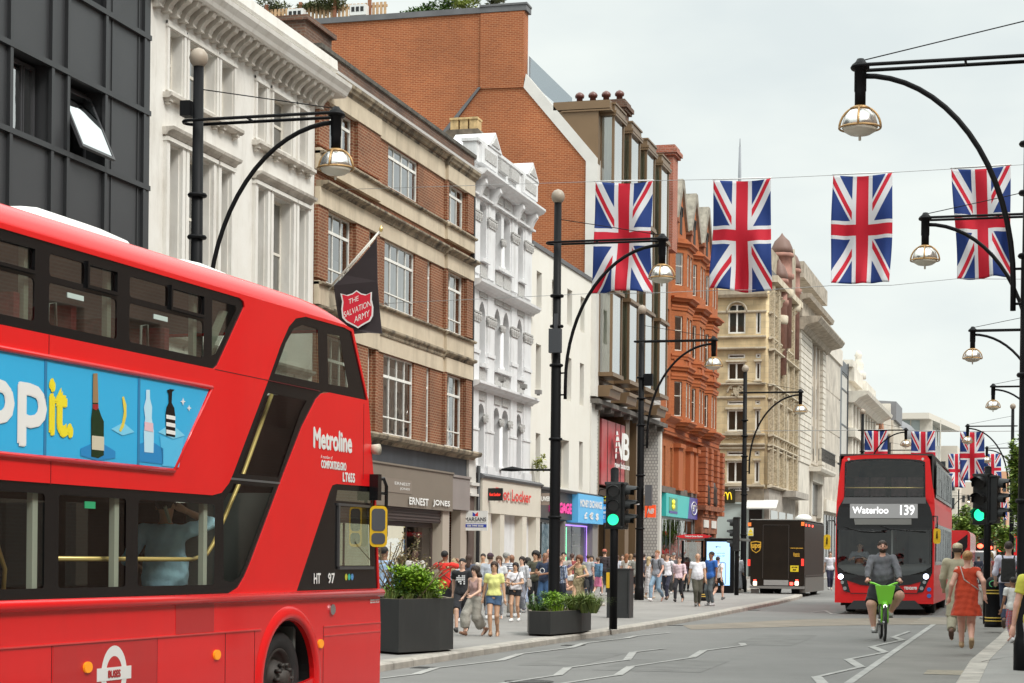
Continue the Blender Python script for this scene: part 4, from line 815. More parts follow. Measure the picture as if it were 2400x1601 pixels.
# ---------------- H: honey stone corner block across the side street
fh=YF(117.7); fh2=XF(-16.0)
hon=brick('honey_ashlar',(.60,.47,.28),(.50,.38,.22),(.42,.34,.22),.8,.38,.012,.45,dirt=.3,dscale=1.); honm=mat('honey_trim',(.64,.57,.45),.8,var=.3,vs=1.5,vcol=(.46,.38,.27),dirt=.6,dcol=(.13,.1,.07)); reds=mat('red_stone',(.34,.17,.13),.75,var=.3,vs=2,dirt=.4)
H_=building('honey_stone_building','honey-coloured stone corner building with rounded corner, brick turrets and a fast food restaurant below','building',fh2(124,-.2,-3))
fl=[(6.25,7.6,7.92,8.22),(9.43,10.76,11.06,11.33),(12.57,13.68,13.91,14.21)]
opsf=[];ops2=[]
for z0,z1,t0,t1 in fl:
    opsf+= [(-18.52,-17.44,z0,z1),(-18.52,-17.44,t0,t1),(-16.8,-16.48,z0,z1),(-16.8,-16.48,t0,t1)]
opsf+=[(-18.52,-17.44,15.45,17.28),(-16.81,-16.49,15.4,16.8)]
mb=MB(); mb.wall(fh,-24,-16.2,5.9,18.5,opsf,depth=.2); mb.arch(fh,-18.52,-17.44,16.75,17.27,17.28,-.15,0.02); mb.build('wall',hon,H_)
for o in opsf:
    c=(o[0]+o[1])/2; window(H_,fh,*o,-.12,av=(c,) if o[1]-o[0]>.5 and o[3]-o[2]>.5 else (),zh=((16.78,.07),) if o[3]>17 else (),frm=whf,gl=gl_dk,fw=.1,bw=.1)
m_=MB()
for z,dd,z2 in ((12.42,.25,.0),(9.26,.25,0),(6.06,.28,0),(15.28,.15,0),(14.66,.28,0),(8.62,.2,0),(11.5,.1,0),(8.35,.1,0),(16.78,.08,0)):
    m_.prof(fh,-24,-16.15,[(z,0),(z,dd*.5),(z+.06,dd),(z+.14,dd),(z+.16,0)]); m_.prof(fh2,117.75,131.2,[(z,0),(z,dd*.5),(z+.06,dd+.1),(z+.14,dd+.1),(z+.16,0)])
for z0,z1,t0,t1 in fl:
    for x0,x1 in ((-18.62,-17.34),(-16.88,-16.4)): m_.fb(fh,x0,x1,z1+.02,z1+.14,0,.12); m_.fb(fh,x0,x1,z0-.1,z0,0,.14)
m_.prof(fh,-24,-16.1,[(18.1,0),(18.1,.25),(18.25,.4),(18.5,.45),(18.5,0)])
for i in range(14): m_.arch(fh,-19.3+i*.24,-19.06+i*.24,17.72,17.84,17.9,0,.14,n=4)
m_.tube([fh(-17.98+.62*math.cos(t),16.78+.62*math.sin(t),.05) for t in np.linspace(0,3.14,12)],.07,6)
m_.tube([fh(-17.95+.55*math.cos(t),11.8+.5*math.sin(t),.1) for t in np.linspace(0,3.14,12)],.07,6)
m_.build('stone_moulding',honm,H_)
m_=MB(); 
for i in range(26): 
    a=rng.uniform(0,6.28); r_=rng.uniform(.1,.42); m_.lathe(fh(-17.95+r_*math.cos(a),11.85+r_*math.sin(a)*.9,.08),[(0,-.09),(.08,-.04),(.08,.04),(0,.09)],7)
m_.prism(fh,[(-18.15,12.1),(-17.75,12.1),(-17.78,11.75),(-17.95,11.55),(-18.12,11.75)],0,.16); m_.build('carved_cartouche',mat('honey_carving',(.5,.42,.3),.9,var=.5,vs=8),H_)
m_=MB()
for i in range(5):
    x=-18.7+i*.45; m_.tube([fh(x+.225+.2*math.cos(t),9.12-.16*math.sin(t),.06) for t in np.linspace(0,3.14,8)],.03,5)
m_.build('swag_ornament',MT['honey_carving'],H_)
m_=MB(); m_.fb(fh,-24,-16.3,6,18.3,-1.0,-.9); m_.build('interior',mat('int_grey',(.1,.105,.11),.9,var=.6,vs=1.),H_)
# rounded corner + street side
m_=MB(); m_.smooth=True
cx,cy_=(-16.2)*SU,(117.7)*SU
for z0,z1 in ((5.9,18.5),):
    m_.tube([Vector((-16.25*SU,117.95*SU,CAMZ+(z-1.5)*SU)) for z in (z0,z1)],.27,16)
m_.build('corner_shaft',hon,H_)
cols=[(118.5,119.3),(121.6,122.5),(125.8,127.5),(129,130)]
for z0,z1,t0,t1 in fl+[(15.4,16.8,17.1,17.3)]:
    for x0,x1 in cols: ops2+=[(x0,x1,z0,z1),(x0,x1,t0,t1)]
mb=MB(); mb.wall(fh2,117.9,131.2,5.9,18.6,ops2,depth=.35); mb.build('street_wall',honm,H_)
for o in ops2: window(H_,fh2,*o,-.25,av=((o[0]+o[1])/2,),frm=whf,gl=gl_dk,fw=.1,bw=.07)
m_=MB()
for x in (118.1,120.2,120.8,123.4,124.6,128.2,130.6): m_.fb(fh2,x,x+.35,6.2,18.4,0,.28)
for z in (9.3,12.2,15.2,18.4): 
    for i in range(10): m_.prof(fh2,118.3+i*1.3,118.6+i*1.3,[(z-.5,0),(z-.45,.16),(z-.15,.24),(z,.38),(z+.05,.38),(z+.05,0)])
m_.build('carved_pilaster',MT['honey_carving'],H_)
m_=MB(); m_.fb(fh2,117.9,131.1,18.6,19.0,-.6,.5)
m_.build('upper_cornice',honm,H_)
m_=MB(); m_.fb(fh2,119.5,131,19,21.,-4,-.2); m_.prism(fh2,[(125.3,19),(130.8,19),(128,22.2)],-1,.25); m_.build('attic',mat('honey_grey',(.42,.36,.27),.85,var=.4,vs=2,dirt=.5),H_)
for (px,py),r_ in (((1833,552),.75),((1855,590),.65),((1826,612),.6)):
    p=onX(px,py,-16.1*SU); z=p.z; c=Vector((-16.1*SU,p.y,0))
    m_=MB(); m_.lathe(c,[(r_,z-8),(r_,z-3.2),(r_*1.2,z-3.1),(r_*1.2,z-2.8),(r_,z-2.75),(r_,z-1.6),(r_*1.15,z-1.55),(r_*1.1,z-1.3),(0,z-1.25)],10); tr=m_.build('turret',reds,H_)
    m_=MB(); m_.lathe(c,[(r_*1.1,z-1.3),(r_*1.0,z-.9),(r_*.7,z-.4),(r_*.3,z-.12),(.12,z),(0,z+.2)],10); m_.build('turret_dome',mat('dome_brown',(.16,.09,.07),.6),tr)
    m_=MB(); m_.lathe(c,[(r_*1.02,z-4.5),(r_*1.14,z-4.3),(r_*1.14,z-3.9),(r_*1.02,z-3.85)],10); m_.build('turret_band',honm,tr)
shell(H_,Fr((-16.0*SU,0,0),(0,1,0),(1,0,0),SU),117.9,131.2,18.6,honm,depth=8,z0=-.3)
m_=MB(); m_.fb(fh,-24,-16.1,19,19.6,-8,-.5); m_.build('roof_edge',slt,H_)
# H ground floor
pgr=mat('pale_green_board',(.45,.52,.5),.5)
m_=MB(); m_.fb(fh,-24,-16.2,-.3,4.95,-.3,-.05); m_.fb(fh,-24,-16.2,4.95,5.05,-.3,.1); m_.build('shop_wall',pgr,H_)
m_=MB(); m_.fb(fh,-24,-16.2,5.05,5.9,-.3,.08); m_.build('shop_frieze',mat('brown_frieze',(.22,.18,.13),.7,var=.3,vs=3),H_)
m_=MB(); m_.fb(fh,-18.85,-17.95,5.0,5.82,.1,.22); s_=m_.build('restaurant_sign',mat('sign_dark_olive',(.03,.03,.018),.4),H_)
m_=MB()
for c0 in (-18.52,-18.28): m_.tube([fh(c0+.12*math.cos(t)*1.0,5.2+.45*math.sin(t),.24) for t in np.linspace(0,3.1416,14)],.035,6)
m_.build('golden_arches',mat('sign_gold',(.9,.6,.02),.4,emit=(1,.7,.03),es=.5),s_)
m_=MB(); m_.fb(fh,-18.37,-17.1,5.75,5.97,.1,.13); s_=m_.build('street_name_plate',mat('plate_white',(.75,.74,.7),.5),H_)
m_=MB(); text_on(m_,fh,'HAREWOOD PLACE W1',-18.3,-17.17,5.81,5.9,.135,0,bold=.008); m_.build('plate_letters',MT['sign_black'],s_)
m_=MB(); m_.prism(Fr(fh(0,0,0)-Vector((0,0,fh(0,0,0).z)),(0,-1,0),(1,0,0),SU),[(0.05,5.2),(1.0,4.7),(1.0,4.63),(0.05,5.1)],-17.2,-15.3); m_.build('shop_awning',mat('awning_white',(.66,.65,.62),.6),H_)
m_=MB(); m_.fb(fh,-17.1,-16.3,.5,4.6,-.04,.02); m_.build('shop_door',MT['sign_black'],H_)
m_=MB(); m_.fb(fh2,117.9,131.2,-.3,5.9,-.3,.1); m_.fb(fh2,124,131.2,5.6,6.0,.1,1.0); m_.build('street_shopfront',mat('stone_shopfront',(.42,.38,.33),.7,var=.3,vs=2),H_)
for y0_ in (118.6,122.5,126.5): m_=MB(); m_.fb(fh2,y0_,y0_+3.2,.2,4.6,.1,.12); m_.build('shop_window',MT['dark_glass'],H_)
# ---------------- I: Portland stone with rusticated piers
port=mat('portland_stone',(.60,.54,.46),.8,var=.2,vs=1,vcol=(.5,.44,.37),dirt=.45,dcol=(.22,.18,.14)); portl=mat('portland_light',(.68,.63,.55),.8,var=.2,vs=1,dirt=.45,dcol=(.25,.21,.17))
I_=building('rusticated_building','tall Portland stone building with striped rusticated piers and a heavy balustraded cornice','building',fh2(139,-.2,-3))
m_=MB(); m_.fb(fh2,131.25,146.2,-.3,19.3,-8,-.02); m_.build('wall',port,I_)
m_=MB()
for y0_,y1_ in ((131.4,137.9),(145.4,147.4)): quoin(m_,fh2,y0_,y1_,8.3,18.6,.42,.07,0,.35); m_.fb(fh2,y0_+.05,y1_-.05,-.3,18.6,-.01,.28)
m_.build('rusticated_pier',portl,I_)
m_=MB(); m_.fb(fh2,137.9,145.4,8.6,18.4,-.01,.06); 
for y0_ in (139.2,141.6,144.0): m_.fb(fh2,y0_,y0_+.5,8.9,18.2,.05,.2)
m_.build('window_bay',port,I_)
for z0,z1 in ((9.3,11.3),(12.0,14.2),(15.,17.5)):
    for y0_ in (138.2,140,142.3): m_=MB(); m_.fb(fh2,y0_,y0_+1.1,z0,z1,.06,.1); m_.build('window',MT['dark_glass'] if 0 else mat('dark_window',(.04,.045,.05),.15),I_)
m_=MB(); m_.prof(fh2,131.3,148.,[(18.3,0),(18.3,.5),(18.6,.7),(18.8,1.5),(19.1,1.7),(19.2,1.7),(19.2,0)]); m_.prof(fh2,131.3,147.,[(19.2,0),(19.2,.4),(20.4,.4),(20.5,.9),(20.8,1.0),(20.8,0)]); m_.fb(fh2,131.3,146.5,20.8,21.9,-.5,.5); m_.build('cornice',mat('portland_dark',(.42,.36,.29),.85,var=.4,vs=2,dirt=.6),I_)
m_=MB(); m_.prof(fh2,137.5,147.5,[(8.3,0),(8.3,1.1),(8.5,1.2),(8.62,1.2),(8.62,0)]); bal_=m_.build('balcony',portl,I_)
m_=MB()
for i in range(20): m_.fb(fh2,138+i*.48,138.05+i*.48,8.62,9.5,1.1,1.14)
m_.fb(fh2,137.8,147.3,9.5,9.56,1.08,1.16)
for i in range(3): m_.fb(fh2,137.8,137.85,8.62,9.5,.1+i*.4,.15+i*.4)
m_.build('railing',MT['black_iron'],bal_)
m_=MB(); m_.fb(fh2,138.8,145.2,4.9,7.2,-.0,.05); m_.build('window',MT['dark_window'],I_); m_=MB(); m_.fb(fh2,138.3,145.6,7.2,8.2,0,.5).fb(fh2,138.2,138.8,4.7,7.2,0,.4).fb(fh2,145.2,145.8,4.7,7.2,0,.4); m_.build('window_surround',portl,I_)
# ---------------- J: ribbed pale building + glass strip
J_=building('ribbed_building','pale ribbed-concrete store front with rain-streaked vertical fins','building',fh2(152,-.2,-3))
rib=mat('ribbed_concrete',(.66,.61,.54),.85,var=.25,vs=.6,dirt=.75,dcol=(.28,.22,.17))
m_=MB(); m_.fb(fh2,147.4,160.4,-.3,18.8,-8,-.02); y=147.5
while y<160:
    for z0,z1 in ((6.2,9.4),(9.6,11.6),(11.7,14.7),(14.8,17.6)): m_.fb(fh2,y,y+.35,z0,z1,0,.22)
    y+=.8
m_.fb(fh2,147.4,160.3,17.6,18.85,0,.35); m_.build('wall',rib,J_); m_=MB(); m_.fb(fh2,147.5,160.2,17.45,17.6,.0,.1); m_.build('shadow_gap',darkint,J_)  # solid dark strip below the projecting top band
m_=MB(); m_.fb(fh2,147.4,160.4,5.3,6.2,0,.5); m_.build('shop_fascia',portl,J_)
for i in range(6): m_=MB(); m_.fb(fh2,147.8+i*2.1,149.2+i*2.1,.2,5.1,0,.05); m_.build('shop_window',MT['dark_window'],J_)
m_=MB(); m_.fb(fh2,160.45,161.9,-.3,18.9,-8,.15); m_.build('dark_fin',mat('fin_dark_blue',(.045,.05,.06),.4),J_)
J2=building('glazed_strip_building','slim grey panelled building with a dark fin, past the ribbed store','building',fh2(164,-.2,-3))
m_=MB(); m_.fb(fh2,161.9,168.2,-.3,18.5,-8,0); m_.build('wall',mat('grey_panel',(.5,.48,.44),.6,var=.1),J2); m_=MB()
for z in (4,7,10,13,16,17.3): m_.fb(fh2,162,168,z,z+.12,0,.05)
m_.fb(fh2,162.2,168.0,17.5,18.4,0,.06); m_.fb(fh2,168.0,168.3,-.3,18.6,0,.1); m_.build('panel_joint',MT['fin_dark_blue'],J2)
# ---------------- K: classical
Kb=building('classical_building','ornate pale stone building with deep eaves and a rooftop statue, beyond the grey panelled one','building',fh2(180,-.2,-3))
m_=MB(); m_.fb(fh2,168.4,196,-.3,17.2,-10,0); 
for i in range(9): m_.fb(fh2,168.8+i*3.,169.9+i*3.,3,12.3,0,.4); m_.fb(fh2,168.8+i*3.,169.8+i*3.,13.1,16.2,0,.4)
m_.fb(fh2,168.4,196,12.3,13.1,0,.7); m_.prof(fh2,168.4,197.5,[(16.2,0),(16.2,.6),(16.6,1.),(16.9,1.7),(17.2,1.8),(17.2,0)]); m_.fb(fh2,169,178,17.2,18.4,-2,.5).fb(fh2,168.5,173,18.4,19,-2,.4); m_.fb(fh2,184,196,17.2,18.6,-3,.2); m_.build('wall',portl,Kb)
for i in range(8):
    for z0,z1 in ((13.2,16.),(7.5,11.8),(3.,7)): m_=MB(); m_.fb(fh2,170.1+i*3.,171.5+i*3.,z0,z1,0,.06); m_.build('window',MT['dark_window'],Kb)
m_=MB(); m_.lathe(fh2(178.3,18.2,0),[(.8,0),(.8,.6),(.5,.8),(.55,1.5),(.35,1.9),(.3,2.1),(.4,2.4),(.2,2.8),(0,2.9)],8); m_.build('statue',portl,Kb)
# ---------------- far end of the street
def far_block(name,label,Y,px0,px1,pyt,m,wins=None,depth=20,cat='building',zb=-1,roof=None):
    a=onY(px0,pyt,Y); b=onY(px1,pyt,Y); o=building(name,label,cat,(a.x,Y,0))
    mb=MB(); mb.box(a.x,b.x,Y,Y+depth,zb,a.z); mb.build('wall',m,o)
    if wins:
        nx,nz=wins; w_=(b.x-a.x)/nx
        for i in range(nx):
            for k in range(nz):
                zz=4+(a.z-6)*(k+.2)/nz; mb=MB(); mb.box(a.x+w_*(i+.25),a.x+w_*(i+.75),Y-.06,Y,zz,zz+(a.z-6)/nz*.6); mb.build('window',MT['dark_window'],o)
    if roof: mb=MB(); mb.box(a.x-roof,b.x+roof,Y-roof,Y+depth,a.z,a.z+.5); mb.build('roof_edge',portl,o)
    return o,a,b
o,a,b=far_block('distant_building','far grey-roofed stone building behind the classical one',222,2030,2094,985,port,(3,4))
mb=MB(); mb.prism(Fr((0,222,0),(1,0,0),(0,-1,0),1.,0),[(a.x-4,a.z),(b.x+.3,a.z),(b.x+.3,a.z+2.1),(a.x-4,a.z+2.6)],-10,0); mb.build('roof',mat('far_slate',(.2,.2,.21),.8),o)
mb=MB(); mb.box(b.x-3.4,b.x-.3,221,224,a.z-2,a.z+1.8); mb.build('chimney_stack',portl,o)
Z_=onY(2040,1130,226)
mb=MB(); mb.prism(Fr((0,215,0),(1,0,0),(0,-1,0),1.,0),[(onY(2050,1060,215).x,onY(2050,1060,215).z),(onY(2072,1060,215).x,onY(2072,1060,215).z),(onY(2062,985,215).x,onY(2062,985,215).z)],-5,0); mb.build('small_gable',mat('far_brick',(.4,.16,.08),.8),o)
o,a,b=far_block('distant_building','far ornate stone block with a small dome, left of the glass-walled building',240,2085,2150,1030,portl,(5,5))
mb=MB(); mb.lathe((onY(2108,1030,244).x,246,onY(2108,1030,244).z),[(2.2,0),(2.,1.),(1.3,1.8),(.3,2.4),(0,2.6)],12); mb.build('dome',MT['far_slate'],o)
# glass pavilion building with flying roof
Y=300.; a=onY(2110,985,Y); b=onY(2172,985,Y); c=onY(2205,985,Y+25)
o=building('glass_corner_building','distant glass-walled office with a wide flat overhanging roof','building',(b.x,Y,0))
gz_=a.z; mb=MB(); mb.poly([(a.x-3,Y,0),(b.x,Y,0),(b.x,Y,gz_),(a.x-3,Y,gz_)]); mb.poly([(b.x,Y,0),(c.x,Y+25,0),(c.x,Y+25,gz_),(b.x,Y,gz_)])
mb.build('glazing',mat('far_glazing',(.22,.3,.32),.12,var=.6,vs=.25,vcol=(.5,.56,.56)),o)
mb=MB(); mb.box(b.x-1.,b.x+.8,Y-.3,Y+1.3,0,gz_)
for k in range(7): mb.box(a.x-3+k*1.5,a.x-2.85+k*1.5,Y-.15,Y,0,gz_)
for k in range(5):
    q=Vector((b.x,Y,0)).lerp(Vector((c.x,Y+25,0)),(k+1)/5.2); mb.box(q.x-.1,q.x+.1,q.y-.1,q.y+.1,0,gz_)
for z in (gz_-3.5,gz_-7.5,gz_-11): mb.box(a.x-3,b.x,Y-.1,Y,z,z+.25)
mb.build('frame',portl,o)
mb=MB(); mb.poly([(a.x-5,Y-3,gz_),(b.x+.5,Y-3,gz_),(c.x+3.,Y+28,gz_),(a.x-5,Y+28,gz_)]); mb.poly([(a.x-5,Y-3,gz_+.9),(b.x+.5,Y-3,gz_+.9),(c.x+3.,Y+28,gz_+.9),(a.x-5,Y+28,gz_+.9)]); mb.poly([(a.x-5,Y-3,gz_),(b.x+.5,Y-3,gz_),(b.x+.5,Y-3,gz_+.9),(a.x-5,Y-3,gz_+.9)]); mb.poly([(b.x+.5,Y-3,gz_),(c.x+3,Y+28,gz_),(c.x+3,Y+28,gz_+.9),(b.x+.5,Y-3,gz_+.9)]); mb.build('roof',mat('far_roof',(.62,.57,.5),.7),o)
far_block('distant_building','far plain beige block right of the glass-walled building',330,2200,2244,1045,mat('far_beige',(.66,.6,.52),.8),(2,5))
far_block('distant_building','far cream street block at the end of the road, left of the plane trees',360,2240,2290,1130,mat('far_cream',(.6,.54,.46),.8),(4,5))
far_block('distant_building','far salmon brick block seen between the trees on the right',350,2320,2362,1105,mat('far_salmon',(.6,.33,.2),.8),(3,6))
far_block('distant_building','low grey end block across the far end of the street',420,2150,2420,1190,mat('far_grey',(.5,.48,.45),.8),(14,3))
# spire far behind
p=onY(1731,335,900.); q=onY(1731,660,900.)
sp=thing('broadcast_mast','thin distant spire rising above the flags','mast',(q.x,900,0))
mb=MB(); mb.tube([(q.x,900,0),(q.x,900,q.z-10),(q.x,900,p.z-22),(q.x,900,p.z-2)],[3.6,3.4,.9,.5],8); mb.build('spire',mat('mast_grey',(.25,.26,.28),.7),sp); mb=MB(); mb.tube([(q.x,900,p.z-2.5),(q.x,900,p.z+2)],.25,5); mb.build('tip',MT['mast_grey'],sp)
# ---------------- right-hand side of the street, outside the frame (seen in reflections)
R_=building('right_side_terrace','red brick and stone shop row along the right pavement, beside the camera','building',(12,40,0))
mb=MB(); fr3=Fr((9.,0,0),(0,1,0),(-1,0,0),1.,0.)
for (y0,y1,h_) in ((-30,18,17),(18,50,19),(50,95,16),(95,150,20)):
    ops=[(y0+2+i*3.2,y0+3.6+i*3.2,z,z+2.1) for i in range(int((y1-y0-3)/3.2)) for z in (5.2,8.8,12.4)]
    mb.wall(fr3,y0,y1,0,h_,ops,depth=.3); mb.fb(fr3,y0,y1,h_,h_+.4,-8,.5)
    for o in ops: mb.poly([fr3(o[0],o[2],-.3),fr3(o[1],o[2],-.3),fr3(o[1],o[3],-.3),fr3(o[0],o[3],-.3)])
mb.build('wall',brick('brick_right_row',(.33,.2,.14),(.28,.17,.12),(.35,.3,.25),.24,.085,.013,.3),R_)
# ================================================================ VEHICLES
from mathutils.geometry import tessellate_polygon
def tess(mb,fn,outer,holes=(),d=0.,back=None):
    loops=[[Vector((a,z,0)) for a,z in outer]]+[[Vector((a,z,0)) for a,z in h] for h in holes]
    flat=[p for L in loops for p in L]; tri=tessellate_polygon(loops)
    mb.add([fn(p.x,p.y,d) for p in flat],[tuple(t) for t in tri])
    if back is not None:
        for L in loops:
            n_=len(L); mb.add([fn(p.x,p.y,d) for p in L]+[fn(p.x,p.y,back) for p in L],[(i,(i+1)%n_,n_+(i+1)%n_,n_+i) for i in range(n_)])
    return mb
def circ(c,z,r,n=24,sx=1.): return [(c+r*sx*math.cos(6.28318*i/n),z+r*math.sin(6.28318*i/n)) for i in range(n)]
def rrect(a0,a1,z0,z1,r=.04,n=4):
    P=[]
    for (ca,cz,t0) in ((a1-r,z1-r,0),(a0+r,z1-r,90),(a0+r,z0+r,180),(a1-r,z0+r,270)):
        for i in range(n+1): t=rad(t0+90*i/n); P.append((ca+r*math.cos(t),cz+r*math.sin(t)))
    return P
redp=mat('bus_red',(.78,.012,.014),.22,var=.06,vs=.8,coat=.3,bump=.12,bs=.9,dirt=.12,dcol=(.3,.02,.02)); redd=mat('bus_red_faded',(.5,.02,.022),.35,coat=.3)
blk=mat('gloss_black',(.008,.008,.009),.2,coat=.1,spec=.35); rub=mat('rubber',(.022,.022,.022),.8,var=.2,vs=8); wht=mat('sticker_white',(.8,.8,.78),.4)
busgl=glass('bus_glass',(.92,.95,.92),base=.004,power=.06,wave=0); busgl2=glass('bus_glass_upper',(.6,.65,.6),base=.02,power=.24,wave=0)
alu=mat('wheel_metal',(.16,.15,.145),.45,metal=.7,var=.5,vs=12); hubm=mat('hub_dirty',(.055,.047,.042),.6,metal=.3,var=.5,vs=9)
gold=mat('handrail_yellow',(.62,.46,.16),.3,metal=.3); seatm=mat('seat_moquette',(.22,.03,.035),.9,var=.4,vs=20); intr=mat('bus_interior',(.04,.012,.012),.8,var=.4,vs=1.5); intg=mat('bus_interior_grey',(.13,.14,.13),.7,var=.3,vs=1.2)
def wheel(par,c,r,axis,w=.28,n=28,m=hubm,side=1):
    """axis: unit vector pointing outwards"""
    c=Vector(c); ax=Vector(axis).normalized(); up=Vector((0,0,1)); t=ax.cross(up).normalized()
    def ring(prof,nn=n):
        vs=[];fs=[]
        for rr,o in prof:
            for k in range(nn): a=6.28318*k/nn; vs.append(c+(t*math.cos(a)+up*math.sin(a))*rr+ax*o)
        for i in range(len(prof)-1):
            for k in range(nn): fs.append((i*nn+k,i*nn+(k+1)%nn,(i+1)*nn+(k+1)%nn,(i+1)*nn+k))
        return vs,fs
    o=thing_sub('wheel',par)
    mb=MB(); mb.smooth=True; mb.add(*ring([(r*.62,-w),(r*.93,-w),(r,-w*.85),(r,-.05),(r*.95,-.01),(r*.8,.005),(r*.68,-.01),(r*.62,-.03)])); ty=mb.build('tyre',rub,o)
    mb=MB(); mb.smooth=True; mb.add(*ring([(r*.64,-.02),(r*.6,-.01),(r*.56,-.06),(r*.42,-.10),(r*.36,-.02),(r*.2,.03),(r*.18,.07),(0.001,.075)])); mb.smooth=False
    for k in range(10):
        a=6.28318*k/10; q=c+(t*math.cos(a)+up*math.sin(a))*r*.3; mb.tube([q,q+ax*.06],.022,6)
    mb.build('rim',m,o); return o
def thing_sub(name,par):
    o=bpy.data.objects.new(name,None); COL.objects.link(o); o.parent=par; ORG[o.name]=ORG[par.name]; o.empty_display_size=.1; return o
# ---- near double-decker, offside towards the camera
BHD=rad(3.14); BP=Vector((-6.895,19.843,0)); bgz=gz(19.8)
fB=Fr(BP,(-math.sin(BHD),-math.cos(BHD),0),(math.cos(BHD),-math.sin(BHD),0),1.,bgz)
def bp(px,py):
    d=Vector(ray(px,py)); nn=fB.n; t=(BP.x*nn.x+BP.y*nn.y)/(d.x*nn.x+d.y*nn.y); P=d*t
    return ((Vector((P.x,P.y,0))-BP).dot(fB.u), CAMZ+P.z-bgz)
bus=thing('double_decker_bus','red double-decker bus seen from its side, blue advert between decks, cut off at left','bus',fB(5,0,-1.2))
hole_up=[(10.7,3.34),(10.7,4.04),(3.5,4.04),(3.42,4.02),(3.40,3.97),(3.92,3.38),(4.0,3.34)]
hole_lo=[(10.9,1.32),(10.9,2.21),(4.0,2.21),(3.82,2.24),(3.68,2.33),(3.59,2.43),(3.24,2.88),(2.86,3.37),(2.62,3.70),(2.44,3.9),(2.28,4.0),(2.05,4.045),(1.09,4.05),(0.90,4.03),(0.46,3.345),(1.45,3.345),(1.64,3.32),(1.77,3.25),(2.10,2.95),(2.54,2.43),(3.2,1.62),(3.33,1.48),(3.46,1.38),(3.64,1.33),(3.8,1.32)]
hole_cab=[(2.2,1.33),(1.42,2.34),(1.36,2.4),(1.26,2.42),(0.24,2.43),(0.10,1.33)]
arch=[(2.36+.6*math.cos(rad(t)),.45+.6*math.sin(rad(t))) for t in range(180,-1,-10)]
outer=[(11.2,.3),(11.2,4.08),(1.1,4.08),(.86,4.06),(.42,3.34),(.28,2.6),(.2,2.44),(.06,1.34),(.02,.9),(.03,.3)]+[(1.76,.3)]+arch[::-1]+[(2.96,.3)]
m_=MB(); tess(m_,fB,outer,[hole_up,hole_lo,hole_cab],0.,-.05); m_.build('side_panel',redp,bus)
# roof: lofted sections
m_=MB(); m_.smooth=True; sec=[(0,4.075),(-.015,4.14),(-.05,4.2),(-.11,4.25),(-.22,4.29),(-.5,4.325),(-1.26,4.35),(-2.02,4.325),(-2.3,4.29),(-2.41,4.25),(-2.47,4.2),(-2.505,4.14),(-2.52,4.075)]
SS=[(11.24,0),(6,0),(3,.0),(2,.01),(1.6,.035),(1.3,.075),(1.1,.12),(.95,.17),(.86,.23),(.80,.31)]
vs=[];fs=[];nn=len(sec)
for s_,dr in SS:
    for d,z in sec: k=(z-4.075)/.275; vs.append(fB(s_+ (.0 if dr<.05 else (1-k)*.02),z-dr*(.2+.8*k) if dr else z,d))
for i in range(len(SS)-1):
    for k in range(nn-1): fs.append((i*nn+k,i*nn+k+1,(i+1)*nn+k+1,(i+1)*nn+k))
m_.add(vs,fs); m_.build('roof',redp,bus)
for (p0,p1,h_) in (((6.45,4.77),None,.13),((3.95,2.95),None,.08)):
    s1,s0=p0; m_=MB(); m_.smooth=True; vs=[];fs=[]; sc_=[(-.33,0),(-.36,.5),(-.5,.9),(-.8,1),(-1.7,1),(-2.0,.9),(-2.16,.5),(-2.19,0)]
    S_=[(s1,0),(s1-.12,.75),(s1-.35,1),(s0+.6,.95),(s0+.15,.5),(s0,0)]
    for s_,k in S_:
        for d,q in sc_: vs.append(fB(s_,4.27+k*q*h_+(.05 if k else 0),d))
    n2=len(sc_)
    for i in range(len(S_)-1):
        for k in range(n2-1): fs.append((i*n2+k,i*n2+k+1,(i+1)*n2+k+1,(i+1)*n2+k))
    m_.add(vs,fs); m_.build('roof_pod',mat('pod_white',(.78,.77,.73),.35),bus)
m_=MB(); m_.tube([fB(1.71,z_,d_) for z_,d_ in ((4.06,.003),(4.14,-.01),(4.2,-.045),(4.252,-.11),(4.292,-.22),(4.32,-.5))],.006,4); pass
# far side, floors, front, back
m_=MB(); m_.fb(fB,.5,11.2,.3,1.35,-2.52,-2.48); m_.fb(fB,.5,11.2,2.2,3.3,-2.52,-2.48); m_.fb(fB,.9,11.2,4.02,4.08,-2.52,-2.48)
for s_ in (1.2,2.4,3.9,5.4,6.7,8.0,9.5,11.1): m_.fb(fB,s_,s_+.12,1.35,4.05,-2.52,-2.48)
m_.fb(fB,11.16,11.2,.3,4.1,-2.5,-.02); m_.build('nearside_panel',intr,bus); m_=MB(); m_.poly([fB(.9,1.35,-2.5),fB(11,1.35,-2.5),fB(11,2.2,-2.5),fB(.9,2.2,-2.5)]); m_.build('nearside_glass',glass('nearside_glass',(.16,.17,.16),base=.02,power=.1,wave=0),bus)
m_=MB(); m_.fb(fB,.4,11.15,.35,.42,-2.46,-.06); m_.fb(fB,3.,11.15,2.28,3.26,-2.46,-2.40); m_.fb(fB,3.6,11.15,2.26,2.32,-2.4,-.06); m_.fb(fB,.9,11.15,4.06,4.1,-2.46,-.06)
m_.fb(fB,1.72,1.76,2.3,3.3,-2.46,-.06); m_.fb(fB,1.76,3.3,2.26,2.3,-2.4,-1.5); m_.fb(fB,4,11.15,.42,1.3,-2.46,-2.4); m_.fb(fB,2.0,2.1,.42,2.2,-2.4,-1.3); m_.fb(fB,6.7,6.75,.42,2.2,-2.4,-1.35);m_.fb(fB,9.7,9.75,.42,2.2,-2.4,-.3); m_.build('interior_lining',intr,bus)
